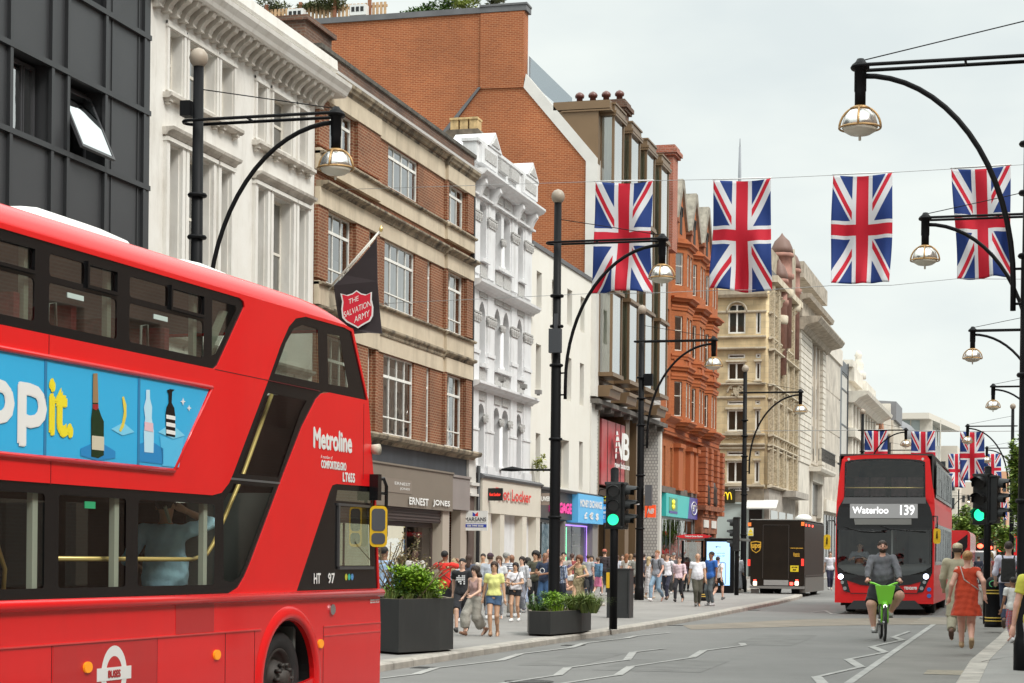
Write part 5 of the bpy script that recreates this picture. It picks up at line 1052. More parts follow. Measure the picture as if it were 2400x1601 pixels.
m_=MB(); m_.poly([fB(.02,.35,-.05),fB(.02,.35,-2.5),fB(.05,1.3,-2.5),fB(.05,1.3,-.05)]); m_.poly([fB(.2,2.44,-.02),fB(.2,2.44,-2.5),fB(.44,3.3,-2.5),fB(.44,3.3,-.02)]); m_.build('front_panel',redp,bus)
m_=MB(); m_.poly([fB(.05,1.3,-.05),fB(.05,1.3,-2.5),fB(.2,2.44,-2.5),fB(.2,2.44,-.05)]); m_.poly([fB(.44,3.34,-.03),fB(.44,3.34,-2.5),fB(.86,4.04,-2.45),fB(.86,4.04,-.05)]); m_.build('windscreen',busgl2,bus)
m_=MB(); m_.fb(fB,11.2,11.24,.3,4.08,-2.52,0); m_.poly([fB(11.24,z,d) for d,z in sec]); m_.build('rear_panel',redp,bus); m_=MB(); m_.fb(fB,11.24,11.25,3.2,3.95,-2.2,-.3).fb(fB,11.24,11.25,1.5,2.1,-2.2,-.3); m_.build('rear_window',blk,bus)
# windows: black masks with pane holes
def quad(a0,a1,z0,z1): return rrect(a0,a1,z0,z1,.035,3)
upp=[(6.87,8.0),(5.66,6.72),(4.2,5.5)]
def busmask(name,outer_,panes,glm):
    m_=MB(); tess(m_,fB,outer_,panes,-.012); w=m_.build(name,blk,bus)
    m_=MB()
    for p in panes: tess(m_,fB,p,(),-.02)
    m_.build('pane',glm,w); return w
edges=[10.7,9.3,8.08,6.79,5.58]
for i in range(len(edges)):
    a1=edges[i]; a0=edges[i+1] if i+1<len(edges) else 4.08
    w=busmask('upper_window',[(a0,3.34),(a0,4.04),(a1,4.04),(a1,3.34)],[quad(a0+.1,a1-.1,3.42,3.74),quad(a0+.1+(a1-a0-.2)*.5,a1-.1,3.79,3.96),quad(a0+.14,a0+.05+(a1-a0-.2)*.5,3.80,3.95)],busgl2)
    m_=MB(); c0,c1=a0+.11,a0+.08+(a1-a0-.2)*.5; m_.fb(fB,c0,c1,3.77,3.795,-.015,.012).fb(fB,c0,c1,3.955,3.98,-.015,.012).fb(fB,c0,c0+.025,3.795,3.955,-.015,.012).fb(fB,c1-.025,c1,3.795,3.955,-.015,.012); m_.build('hopper_frame',blk,w)
    if i>2: m_=MB(); m_.fb(fB,(a0+a1)/2-.0,(a0+a1)/2+.24,3.66,3.70,-.018,-.014); m_.build('sticker',mat('sticker_pale',(.5,.6,.56),.5),w)
busmask('upper_window',[(4.08,3.34),(4.08,4.04),(3.5,4.04),(3.42,4.02),(3.40,3.97),(3.92,3.38),(4.0,3.34)],[[(4.02,3.46),(4.02,3.96),(3.56,3.96),(3.55,3.92),(3.95,3.48)]],busgl2)
le=[10.9,9.4,8.0,6.62,5.40,3.83]
for i in range(5):
    a1,a0=le[i],le[i+1]; busmask('lower_window',[(a0,1.32),(a0,2.21),(a1,2.21),(a1,1.32)],[quad(a0+.1,a1-.1,1.41,2.13)],busgl)
# stair window: slanted strip up to the front of the upper deck
stair=[(3.83,1.32),(3.83,2.235),(3.68,2.33),(3.59,2.43),(3.24,2.88),(2.90,3.32),(1.64,3.32),(1.77,3.25),(2.10,2.95),(2.54,2.43),(3.2,1.62),(3.33,1.48),(3.46,1.38),(3.64,1.33)]
w=busmask('stair_window',stair,[[(3.74,1.45),(3.76,2.17),(3.6,2.28),(3.56,2.33),(2.72,2.33),(3.3,1.60),(3.42,1.48),(3.58,1.43)],[(3.46,2.43),(2.95,3.14),(2.86,3.22),(1.98,3.22),(2.12,3.1),(2.62,2.43)]],busgl)
m_=MB(); m_.fb(fB,2.4,3.7,2.365,2.385,-.012,-.008); m_.build('glazing_joint',mat('joint_grey',(.1,.1,.1),.5),w)
upf=[(2.90,3.32),(2.62,3.70),(2.44,3.9),(2.28,4.0),(2.05,4.045),(1.62,4.048),(1.56,3.345),(1.64,3.32)]
busmask('front_quarter_window',upf,[[(2.72,3.42),(2.48,3.74),(2.3,3.9),(2.1,3.96),(1.74,3.96),(1.70,3.42)]],busgl2)
busmask('front_quarter_window',[(1.62,4.048),(1.09,4.05),(0.90,4.03),(0.46,3.345),(1.56,3.345)],[[(1.5,3.94),(1.2,3.95),(.95,3.44),(1.46,3.43)]],busgl2)
w=busmask('cab_window',hole_cab,[[(1.19,2.19),(.37,2.2),(.31,1.58),(1.15,1.58)],[(1.2,2.36),(.3,2.37),(.28,2.25),(1.24,2.25)]],busgl2)
m_=MB(); m_.fb(fB,.3,1.22,2.2,2.225,-.012,.01).fb(fB,.26,1.18,1.54,1.57,-.012,.015).fb(fB,1.17,1.2,1.57,2.2,-.012,.01); m_.build('window_rail',mat('trim_grey',(.07,.07,.072),.4),w)
m_=MB()
for px,t,c0 in ((1.78,'HT',0),(1.43,'97',0)): text_on(m_,fB,t,px,px-.16,1.40,1.50,-.006,0,bold=.004)
m_.build('garage_letters',wht,w)
m_=MB()
for k,(s_) in enumerate((.96,.88,.8)):
    mm=MB(); tess(mm,fB,circ(s_,1.46,.035,12),(),-.008); mm.build('dot_sticker',mat('dot%d'%k,[(.5,.5,.05),(.05,.45,.35),(.1,.3,.6)][k],.5),w)
# belt, panel lines, panels
m_=MB(); m_.smooth=True; m_.tube([fB(11.2,1.285,.01),fB(.03,1.285,.01)],.045,10); m_.build('belt_moulding',redp,bus)
m_=MB(); m_.fb(fB,3.0,11.2,.972,.984,.0,.012); m_.fb(fB,.03,1.55,.955,.965,0,.008); m_.fb(fB,.05,1.54,.86,.872,0,.006); m_.build('panel_moulding',mat('bus_red_light',(.72,.05,.05),.3,coat=.5),bus)
sl=mat('shut_line',(.12,.004,.005),.5); m_=MB()
for a in (6.62,4.98,3.72,3.12,1.545): m_.fb(fB,a-.004,a+.004,.3,.97,.0,.002)
for a in (6.66,): m_.fb(fB,a-.004,a+.004,2.2,2.42,.0,.002); 
m_.fb(fB,6.7,6.708,3.14,3.34,0,.002); m_.fb(fB,1.69,3.98,3.335,3.342,.0,.002); m_.fb(fB,.55,.558,2.5,3.3,0,.002)
m_.build('panel_gap',sl,bus)
m_=MB(); m_.fb(fB,3.95,4.66,.99,1.24,.0,.003); m_.build('faded_patch',redd,bus)
m_=MB(); m_.fb(fB,4.98,6.6,.3,.968,.0,.002); m_.build('access_panel',mat('bus_red2',(.56,.016,.018),.3,coat=.4,dirt=.1),bus)
# wheel + arch
m_=MB(); m_.smooth=True; P=[(rad(t),) for t in range(190,-11,-8)]; vs=[];fs=[]
prof=[(.60,-.04),(.61,.02),(.64,.035),(.70,.03),(.74,.0)]
for (t,) in P:
    for r_,o in prof: vs.append(fB(2.36+r_*math.cos(t),.45+r_*math.sin(t),o))
k_=len(prof)
for i in range(len(P)-1):
    for j in range(k_-1): fs.append((i*k_+j,i*k_+j+1,(i+1)*k_+j+1,(i+1)*k_+j))
m_.add(vs,fs); m_.build('wheel_arch',redp,bus)
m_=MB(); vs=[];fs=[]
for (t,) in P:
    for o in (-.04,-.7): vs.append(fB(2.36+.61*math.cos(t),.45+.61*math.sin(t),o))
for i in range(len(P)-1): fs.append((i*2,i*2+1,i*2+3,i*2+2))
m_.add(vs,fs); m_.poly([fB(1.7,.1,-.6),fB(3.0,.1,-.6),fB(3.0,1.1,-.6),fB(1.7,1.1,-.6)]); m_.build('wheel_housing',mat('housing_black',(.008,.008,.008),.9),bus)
wheel(bus,fB(2.36,.47,-.09),.475,fB.n); wheel(bus,fB(8.2,.47,-.09),.475,fB.n); wheel(bus,fB(2.36,.47,-2.45),.475,-fB.n)
# lights, filler cap, side lamps
am=mat('amber_lens',(.8,.28,.01),.25,emit=(1,.35,.02),es=.25)
for a,z in ((6.11,.78),(3.90,.78),(1.63,.79)): m_=MB(); tess(m_,fB,circ(a,z,.045,14,1.35),(),.02,.0); m_.build('indicator_light',am,bus)
m_=MB(); tess(m_,fB,circ(1.35,1.13,.055,16,1.2),(),.02,0.); m_.build('filler_cap',mat('chrome',(.7,.7,.72),.15,metal=1),bus)
m_=MB(); m_.tube([fB(.30,2.83,-.02),fB(.30,2.83,.08)],[.05,.06],12); m_.build('side_camera',mat('cream_plastic',(.5,.45,.36),.5),bus)
# advert
AD=[(10.6,2.42),(10.6,3.15),(4.10,3.15),(4.72,2.41)]
m_=MB(); tess(m_,fB,AD,(),.008,0.); ad=m_.build('advert_panel',mat('ad_blue',(.035,.44,.78),.35,coat=.3),bus)
m_=MB(); m_.tube([fB(10.6,3.165,.012),fB(4.06,3.165,.012)],.022,6); m_.tube([fB(10.6,2.40,.012),fB(4.74,2.395,.012)],.022,6); m_.tube([fB(4.06,3.165,.012),fB(4.74,2.395,.012)],.016,6); m_.build('advert_frame',redp,bus)
dsp=2400/2351.
def dp(x,y): return bp(x*dsp,y*dsp)
def adshape(name,pts,m,d=.012):
    mm=MB(); tess(mm,fB,[dp(*p) for p in pts],(),d); return mm.build(name,m,ad)
a0=dp(-120,900)[0]; a1=dp(101,940)[0]
m_=MB(); text_on(m_,fB,'zapp',a0+.35,a1,2.49,2.93,.013,0,bold=.022); m_.build('advert_letters',wht,ad)
a0=dp(112,940)[0]; a1=dp(162,950)[0]; m_=MB(); text_on(m_,fB,'it.',a0,a1,2.59,2.99,.013,0,bold=.022); m_.build('advert_letters',mat('ad_yellow',(.85,.72,.03),.4),ad)
blu2=mat('ad_shadow_blue',(.02,.24,.55),.4); blu3=mat('ad_pale_blue',(.2,.62,.85),.4); grn=mat('ad_bottle_green',(.01,.035,.012),.25); gfo=mat('ad_foil',(.32,.2,.1),.4); lbl=mat('ad_label',(.6,.55,.42),.5)  # first one is the deep blue print of the plinths
adshape('advert_plinth',[(182,1030),(222,1012),(262,1036),(262,1052),(222,1058),(182,1046)],blu2)
adshape('advert_plinth',[(252,985),(280,970),(306,992),(278,1000)],blu3); adshape('advert_plinth',[(316,1020),(340,1010),(372,1030),(372,1066),(318,1060)],blu2); adshape('advert_plinth',[(360,992),(390,972),(422,1000),(395,1008)],blu3); adshape('advert_plinth',[(364,1000),(395,1010),(420,1002),(408,1073),(370,1070)],mat('ad_mid_blue',(.09,.5,.8),.4))
adshape('advert_bottle',[(206,1048),(206,960),(209,935),(210,858),(220,857),(222,935),(229,955),(235,968),(235,1045),(222,1052)],grn,.014)
adshape('advert_bottle_foil',[(209,925),(210,858),(220,857),(222,925)],gfo,.016); adshape('advert_label',[(207,1000),(235,1003),(235,1035),(207,1032)],lbl,.016); adshape('advert_seal',[(209,938),(216,942),(222,938),(222,928),(209,928)],mat('ad_red',(.35,.02,.02),.4),.016)
adshape('advert_banana',[(270,988),(277,970),(281,945),(277,912),(281,910),(287,930),(287,955),(281,980),(274,992)],mat('ad_banana',(.75,.6,.08),.5),.014)
adshape('advert_water_bottle',[(328,1038),(327,990),(330,960),(327,935),(332,915),(332,895),(341,895),(341,915),(346,935),(345,960),(350,990),(349,1040)],mat('ad_water',(.5,.75,.88),.3),.014)
adshape('advert_label',[(328,968),(348,972),(348,992),(328,988)],mat('ad_pink_label',(.75,.5,.55),.5),.016)
adshape('advert_dark_bottle',[(378,1000),(377,950),(379,935),(384,925),(384,905),(380,896),(388,893),(398,895),(392,899),(391,925),(397,937),(399,955),(399,1004)],blk,.014)
for i in range(3): adshape('advert_label',[(378,952+i*17),(399,956+i*17),(399,965+i*17),(378,961+i*17)],wht,.016)
for cx_,cy2,r_ in ((417,922,9),(431,937,8)): adshape('advert_sparkle',[(cx_,cy2-r_),(cx_+r_*.22,cy2-r_*.2),(cx_+r_*.7,cy2),(cx_+r_*.22,cy2+r_*.2),(cx_,cy2+r_),(cx_-r_*.22,cy2+r_*.2),(cx_-r_*.7,cy2),(cx_-r_*.22,cy2-r_*.2)],wht,.014)
for px in (101,316): q=dp(px,950)[0]; mm=MB(); mm.fb(fB,q-.018,q+.018,2.42,3.14,.009,.013); mm.build('advert_joint',mat('ad_joint',(.03,.2,.4),.4),ad)
# markings
m_=MB(); text_on(m_,fB,'Metroline',1.84,.88,2.765,2.96,.003,0,bold=.011); m_.build('operator_letters',wht,bus)
m_=MB(); text_on(m_,fB,'A member of',1.66,1.37,2.665,2.70,.003,0); text_on(m_,fB,'COMFORTDELGRO',1.65,1.02,2.57,2.645,.003,0,bold=.005); text_on(m_,fB,'LT655',1.10,.79,2.455,2.545,.003,0,bold=.006); text_on(m_,fB,'EMERGENCY SWITCH',.33,.08,1.2,1.215,.003,0,bold=.001); text_on(m_,fB,'BEHIND FLAP',.33,.08,1.175,1.19,.003,0,bold=.001); m_.build('small_letters',wht,bus)
m_=MB(); tess(m_,fB,circ(5.69,.70,.235,40,.86),[circ(5.69,.70,.15,40,.86)[::-1]],.003); m_.fb(fB,5.42,5.96,.655,.76,.003,.006); rd=m_.build('roundel',wht,bus)
m_=MB(); text_on(m_,fB,'BUSES',5.79,5.60,.68,.735,.008,0,bold=.004); m_.build('roundel_letters',redd,rd)
m_=MB(); gcol=mat('exit_green',(.03,.35,.15),.4); m_.fb(fB,5.98,6.14,2.035,2.09,-.017,-.013); m_.build('exit_sticker',gcol,bus)
# mirror
m_=MB(); m_.tube([fB(.33,2.5,.0),fB(.33,2.5,.06),fB(.2,2.52,.09),fB(.14,2.44,.10),fB(.14,1.9,.10),fB(.3,1.85,.1)],.02,8); m_.tube([fB(.33,2.35,.0),fB(.3,2.36,.06),fB(.15,2.36,.10)],.016,8); m_.fb(fB,.28,.38,2.28,2.56,.0,.1); arm=m_.build('mirror_arm',blk,bus)
fM=Fr(fB(.36,0,.10)-Vector((0,0,bgz)),Vector((fB.n.x*.93-fB.u.x*.36,fB.n.y*.93-fB.u.y*.36,0)).normalized(),Vector((fB.u.x*.93+fB.n.x*.36,fB.u.y*.93+fB.n.y*.36,0)).normalized(),1.,bgz)
m_=MB(); tess(m_,fM,rrect(-.09,.095,1.78,2.22,.05),(),.03,-.07); tess(m_,fM,rrect(-.09,.095,1.78,2.22,.05),(),-.07); mi=m_.build('mirror',mat('mirror_yellow',(.8,.5,.01),.4),bus)
m_=MB(); tess(m_,fM,rrect(-.07,.075,1.95,2.19,.04),(),.034); tess(m_,fM,rrect(-.07,.075,1.81,1.93,.04),(),.034); m_.build('mirror_glass',mat('mirror_silver',(.1,.1,.11),.12,metal=.6),mi)
# interior: rails, posts, seats
m_=MB(); m_.tube([fB(6.2,1.635,-.22),fB(3.95,1.635,-.22),fB(3.68,1.68,-.22),fB(3.55,1.78,-.22),fB(2.95,2.45,-.22),fB(2.35,3.25,-.22)],.02,8); m_.tube([fB(6.55,1.0,-.5),fB(6.5,1.55,-.5),fB(6.7,1.9,-.5)],.018,8); m_.build('handrail',gold,bus)
m_=MB()
for a in (9.52,8.12,6.74,5.53,3.98): m_.fb(fB,a,a+.07,1.35,2.2,-.11,-.06)
for a in (9.4,8.18,6.9,5.69,4.22): m_.fb(fB,a,a+.06,3.36,4.02,-.11,-.06)
m_.prism(fB,[(3.62,3.9),(3.70,3.9),(4.04,3.46),(3.96,3.46)],-.11,-.06); m_.build('window_post',mat('post_beige',(.34,.36,.3),.6),bus)
for a in (10.2,9.4,8.6,7.8,7.0,6.2,5.4,4.7):
    for d in (-.95,-2.35):
        m_=MB(); m_.fb(fB,a,a+.08,3.1,3.62,d,d+.88); m_.fb(fB,a-.42,a,3.08,3.14,d,d+.88); m_.build('seat',seatm,bus)
for a in (10.3,9.5,8.7,7.9):
    m_=MB(); m_.fb(fB,a,a+.08,.9,1.52,-.95,-.08); m_.fb(fB,a-.42,a,.85,.92,-.95,-.08); m_.build('seat',seatm,bus)
m_=MB(); m_.fb(fB,.5,.56,.9,1.6,-1.3,-.3); m_.fb(fB,2.0,2.05,.4,2.3,-1.3,-.1); m_.build('cab_partition',intg,bus)
for i,(a,z,c) in enumerate(((4.85,3.5,0),(6.3,3.5,0))):
    m_=MB(); m_.tube([fB(a+.12,3.15,-.2),fB(a+.1,z+.12,-.2),fB(a,z+.14,-.2),fB(a-.04,3.15,-.2)],.012,6); m_.build('grab_handle',mat('handle_grey',(.5,.5,.48),.4),bus)
# ---- route 139 bus, facing the camera
C9=gnd(2071,1441); S9=1.1
b9=thing('double_decker_bus','red double-decker bus facing the camera with a lit 139 route blind','bus',(C9.x,C9.y,C9.z))
def q9(px,py): p=onY(px,py,C9.y); return (p.x-C9.x, p.z-C9.z)
def r5(x,y): return q9(1850+x/3.92,900+y/3.92)
def r6(x,y): return q9(1850+x/3.911,1200+y/3.911)
f9=Fr((C9.x,C9.y,0),(1,0,0),(0,-1,0),1.,C9.z)
lean=lambda a,z,d=0: f9(a,z,d-.05*z-.1*max(0,abs(a)-1.0)**2*2)
xl=r6(418,400)[0]; xr=r6(1325,400)[0]; zt=r5(880,652)[1]
BL=[(xl,.33),(xl-.0,1.4),(xl+.01,3.2),r5(445,900),r5(478,690),r5(500,662),r5(700,648),r5(1060,645),r5(1262,655),r5(1285,690),r5(1308,900),(xr,3.2),(xr,1.4),(xr,.33)]
m_=MB(); HU=[r5(520,730),r5(600,708),r5(870,697),r5(1150,708),r5(1230,730),r5(1232,1030),r5(505,1030)]; HL=[r6(445,165),r6(1300,165),r6(1298,500),r6(1240,540),r6(1100,580),r6(870,600),r6(640,582),r6(500,545),r6(442,500)]
tess(m_,lean,BL,(HU,HL),0.)
# body tube behind the front
n_=len(BL); m_.add([lean(a,z) for a,z in BL]+[f9(a,z,-11.8) for a,z in BL],[(i,(i+1)%n_,n_+(i+1)%n_,n_+i) for i in range(n_)]+[tuple(range(n_,2*n_))]); m_.build('body',mat('bus_red_plain',(.74,.012,.014),.4,coat=.15,spec=.3,dirt=.1,dcol=(.3,.02,.02)),b9)
def ov(name,pts,m,d,par=b9,holes=()):
    mm=MB(); tess(mm,lean,pts,holes,d); return mm.build(name,m,par)
mask=[r5(505,712),r5(560,695),r5(700,684),r5(880,680),r5(1080,686),r5(1190,694),r5(1243,712),r5(1248,1050),r5(1290,1130),r5(1312,1220),r6(1312,150),r6(1310,505),r6(1308,560),r6(1225,735),r6(1170,742),r6(1205,640),r6(1100,668),r6(870,690),r6(650,668),r6(525,625),r6(560,742),r6(500,725),r6(440,560),r6(432,500),r6(430,150),r5(430,1220),r5(450,1130),r5(498,1050)]
ov('black_surround',mask,blk,.012,holes=(HU,HL))
wsg=glass('windscreen_glass',(.75,.78,.78),base=.035,power=.35,wave=1.2)
dsk=mat('windscreen_dark_interior',(.02,.022,.023),.6,var=.8,vs=1.2,vcol=(.07,.075,.07))
up=[r5(520,730),r5(600,708),r5(870,697),r5(1150,708),r5(1230,730),r5(1232,1030),r5(505,1030)]
u9=ov('upper_windscreen',up,wsg,.024)
lwd=[r6(445,165),r6(1300,165),r6(1298,500),r6(1240,540),r6(1100,580),r6(870,600),r6(640,582),r6(500,545),r6(442,500)]
l9=ov('lower_windscreen',lwd,wsg,.024)
ov('dashboard',[r6(445,485),r6(700,470),r6(1295,480),r6(1298,500),r6(1240,540),r6(1100,580),r6(870,600),r6(640,582),r6(500,545),r6(442,500)],mat('dash_grey',(.05,.052,.05),.5),-.12)
m_=MB(); zf=HU[5][1]-.25; m_.fb(f9,xl+.08,xr-.08,.9,1.0,-11.5,-.3); m_.fb(f9,xl+.08,xr-.08,zf-.1,zf,-11.5,-.25); m_.fb(f9,xl+.08,xr-.08,4.6,4.66,-11.5,-.4); m_.fb(f9,xl+.1,xr-.1,1.,4.6,-6.1,-6.); m_.fb(f9,xl+.06,xl+.1,1.,4.6,-6,-.35); m_.fb(f9,xr-.1,xr-.06,1.,4.6,-6,-.35); m_.build('interior_lining',dsk,b9)
for r_ in range(3):
    for c_ in (-.98,-.5,.1,.58):
        m_=MB(); m_.fb(f9,c_-.02,c_+.4,zf+.1,zf+.85,-1.5-r_*.9,-1.42-r_*.9); m_.build('seat',mat('seat_grey_red',(.2,.12,.13),.8,var=.5,vs=8),b9)
m_=MB(); m_.tube([f9(xl+.15,zf+.5,-.32),f9(xr-.15,zf+.5,-.32)],.02,6); m_.build('handrail',gold,b9)
m_=MB(); m_.fb(f9,.15,.2,1.,zf-.1,-2.2,-.6); m_.fb(f9,.5,1.1,1.2,2.9,-3.1,-3.); m_.build('cab_partition',mat('partition_pale',(.4,.42,.42),.5),b9)
m_=MB(); c0=lean(*r6(620,450)); m_.tube([c0+Vector((.22*math.cos(t),.35+.1*math.sin(t),.2*math.sin(t)-.05)) for t in np.linspace(0,6.283,20)],.016,6); m_.build('steering_wheel',rub,b9)
ov('route_display',[r5(553,1100),r5(1177,1100),r5(1177,1232),r5(553,1232)],mat('blind_grey',(.21,.21,.21),.4,emit=(.3,.3,.3),es=.35),.03)
ov('display_band',[r5(500,1040),r5(1250,1040),r5(1252,1098),r5(480,1098)],mat('band_grey',(.11,.11,.115),.3),.02)
ov('display_band',[r5(590,1235),r5(1120,1235),r5(1120,1292),r5(600,1292)],mat('band_grey2',(.2,.2,.19),.3),.02)
m_=MB(); text_on(m_,lean,'Waterloo',r5(590,0)[0],r5(918,0)[0],r5(0,1186)[1],r5(0,1126)[1],.038,0,bold=.006); text_on(m_,lean,'139',r5(1030,0)[0],r5(1158,0)[0],r5(0,1198)[1],r5(0,1110)[1],.038,0,bold=.006); m_.build('route_letters',mat('blind_white',(.9,.9,.9),.5,emit=(1,1,1),es=.6),b9)
m_=MB(); text_on(m_,lean,'TEH2078',r6(1058,0)[0],r6(1175,0)[0],r6(0,695)[1],r6(0,672)[1],.02,0,bold=.006); text_on(m_,lean,'A',r6(748,0)[0],r6(780,0)[0],r6(0,722)[1],r6(0,690)[1],.02,0,bold=.006); m_.build('fleet_letters',wht,b9)
m_=MB(); 
for y in (770,710): tess(m_,lean,circ(*r6(1280,y),.06,12),(),.02)
m_.build('blue_badge',mat('badge_blue',(.05,.15,.5),.4),b9)
ov('lower_grille',[r6(515,892),r6(590,812),r6(1150,812),r6(1235,892)],mat('grille_grey',(.03,.03,.032),.5),.02)
ov('bumper_line',[r6(560,742),r6(1180,742),r6(1180,752),r6(560,752)],MT['shut_line'],.012)
hl=mat('headlamp_lit',(.9,.9,.95),.3,emit=(.75,.8,1.),es=5)
for x in (470,1252):
    m_=MB(); tess(m_,lean,circ(*r6(x,592),.075,16),(),.03); h_=m_.build('headlight',hl,b9)
    m_=MB(); tess(m_,lean,circ(*r6(x+(15 if x<800 else -15),645),.05,12),(),.03); tess(m_,lean,circ(*r6(x+(38 if x<800 else -40),700),.055,12),(),.03); m_.build('lamp_cluster',mat('lamp_glass',(.3,.3,.3),.15,metal=.7),b9)
m_=MB(); w1=[r6(830,125),r6(930,155),r6(1250,185)]; m_.tube([lean(a,z,.08) for a,z in w1],.014,6); m_.tube([lean(*r6(500,130),.08),lean(*r6(640,178),.08),lean(*r6(880,185),.08)],.014,6); m_.build('wiper',blk,b9)
for a in (r5(540,688),r5(1222,686)): m_=MB(); tess(m_,lean,circ(*a,.04,10),(),.02); m_.build('marker_light',mat('lens_clear',(.6,.55,.5),.2),b9)
my=MT['mirror_yellow']
for (x0,x1,y0,y1,ax,ay) in ((330,390,210,345,418,120),(1328,1393,155,292,1322,80)):
    A_1=r6(x0,y1); B_1=r6(x1,y0); m_=MB(); P=rrect(A_1[0],B_1[0],A_1[1],B_1[1],.06); tess(m_,f9,P,(),.45,.33); tess(m_,f9,P,(),.33); mr=m_.build('mirror',my,b9)
    c=(A_1[0]+B_1[0])/2; e=r6(ax,ay); m_=MB(); m_.tube([f9(e[0],e[1],-.1),f9(e[0],e[1]+.12,.2),f9(c,e[1]+.12,.35),f9(c,A_1[1]+.15,.47)],.022,6); m_.build('mirror_arm',blk,mr)
# offside flank
f9s=Fr((C9.x+xr,C9.y,0),(0,1,0),(1,0,0),1.,C9.z)
sg_=glass('flank_glass',(.2,.22,.22),base=.03,power=.25,wave=.3)
for k in range(7):
    a=.8+k*1.5; m_=MB(); m_.fb(f9s,a,a+1.38,3.5,4.35,.004,.02); m_.build('side_window',sg_,b9); m_=MB(); m_.fb(f9s,a,a+1.38,1.55,2.55,.004,.02); m_.build('side_window',sg_,b9)
m_=MB(); m_.fb(f9s,.7,11.3,3.4,4.45,.0,.006); m_.fb(f9s,.7,11.3,1.45,2.65,.0,.006); m_.build('window_band',blk,b9)
for a in (2.7,8.8):
    for sx in (1,-1): wheel(b9,(C9.x+(xr if sx>0 else xl)-sx*.08,C9.y+a,C9.z+.52),.52,(sx,0,0))
m_=MB(); m_.box(C9.x+xl+.15,C9.x+xr-.15,C9.y+.3,C9.y+11.5,C9.z+.25,C9.z+.6); m_.build('underbody',MT['housing_black'],b9)
# ---- delivery van
V=gnd(1765,1398); van=thing('delivery_van','dark brown box delivery van seen from behind, with a gold shield emblem','van',(V.x,V.y,V.z))
def qv(px,py): p=onY(px,py,V.y); return (p.x,p.z-V.z)
def r4(x,y): return qv(1350+x/3.647,1000+y/3.647)
fv=Fr((0,V.y,0),(1,0,0),(0,-1,0),1.,V.z); vb=mat('van_brown',(.016,.010,.006),.42,spec=.22,var=.3,vs=2)
x0,zb=r4(1488,1360); x1,_=r4(1950,1360); _,zt=r4(1480,795); L_=7.2
m_=MB(); tess(m_,fv,rrect(x0,x1,zb,zt,.12),(),0); P=rrect(x0,x1,zb,zt,.12); n_=len(P); m_.add([fv(a,z,0) for a,z in P]+[fv(a,z,-L_) for a,z in P],[(i,(i+1)%n_,n_+(i+1)%n_,n_+i) for i in range(n_)]+[tuple(range(n_,2*n_))]); m_.build('body',vb,van)
m_=MB(); m_.fb(fv,x0-.01,x1+.01,zt-.01,zt+.02,-L_-.02,.02); m_.build('roof',mat('roof_grey_edge',(.35,.34,.32),.5),van)
m_=MB(); a,b=r4(1600,840),r4(1815,1300); 
for t in (a[0],b[0]): m_.fb(fv,t-.01,t+.01,b[1],a[1],.0,.015)
m_.fb(fv,a[0],b[0],a[1]-.01,a[1]+.01,0,.015); m_.build('door_edge',mat('van_edge',(.05,.04,.035),.4),van)
m_=MB(); a,b=r4(1605,1310),r4(1815,1358); m_.fb(fv,a[0],b[0],b[1],a[1],0,.02); m_.build('tread_plate',mat('tread',(.4,.39,.38),.4,metal=.5,bump=.5,bs=60),van)
m_=MB(); m_.fb(fv,x0,x1,zb-.1,zb,-.3,.12); m_.build('rear_bumper',mat('bumper_grey',(.2,.19,.18),.5),van)
vy=mat('emblem_gold',(.72,.4,.04),.4); sh_=[(1493,985),(1540,978),(1582,985),(1582,1030),(1572,1060),(1540,1082),(1505,1060),(1494,1030)]
m_=MB(); tess(m_,fv,[r4(*p) for p in sh_],(),.012); em=m_.build('shield_emblem',vy,van)
m_=MB(); tess(m_,fv,[r4(1540+(x-1540)*.84,1030+(y-1030)*.84) for x,y in sh_],(),.016); m_.build('emblem_field',vb,em)
m_=MB(); a=r4(1502,1050);b=r4(1575,1005); text_on(m_,fv,'ups',a[0],b[0],a[1],b[1],.02,0,bold=.012); m_.build('emblem_letters',vy,em)
m_=MB(); a=r4(1832,1046);b=r4(1940,1036); text_on(m_,fv,'www.ups.com',a[0],b[0],a[1],b[1],.012,0,bold=.003)
for t,y in (('Electric',1095),('Vehicle',1112)): a=r4(1858,y);b=r4(1912,y-16); text_on(m_,fv,t,a[0],b[0],a[1],b[1],.012,0,bold=.003)
m_.build('gold_letters',vy,van)
a=r4(1832,1240);b=r4(1903,1188); m_=MB(); m_.fb(fv,a[0],b[0],a[1],b[1],0,.02); npl=m_.build('number_plate',mat('plate_yellow',(.8,.6,.02),.4),van)
c=r4(1845,0)[0]; m_=MB(); m_.fb(fv,a[0],c,a[1],b[1],.02,.024); m_.build('plate_green_band',mat('plate_green',(.05,.5,.15),.4),npl)
m_=MB(); zm=(a[1]+b[1])/2; text_on(m_,fv,'KY70',c+.06,b[0]-.05,zm+.03,b[1]-.05,.024,0,bold=.005); text_on(m_,fv,'ZKG',c+.1,b[0]-.1,a[1]+.05,zm-.02,.024,0,bold=.005); m_.build('plate_letters',blk,npl)
a=r4(1468,935);b=r4(1517,865); m_=MB(); m_.fb(fv,a[0],b[0],a[1],b[1],0,.012); st=m_.build('warning_sticker',mat('sticker_white2',(.7,.7,.6),.5),van); m_=MB(); a2=r4(1472,905);b2=r4(1513,930); m_.prism(fv,[(a2[0],a2[1]),(b2[0],a2[1]),((a2[0]+b2[0])/2,b[1]-.03)],.012,.016); m_.fb(fv,a2[0],b2[0],a[1]+.02,a2[1]-.03,.012,.016); m_.build('sticker_mark',mat('plate_yellow',(.8,.6,.02)),st)
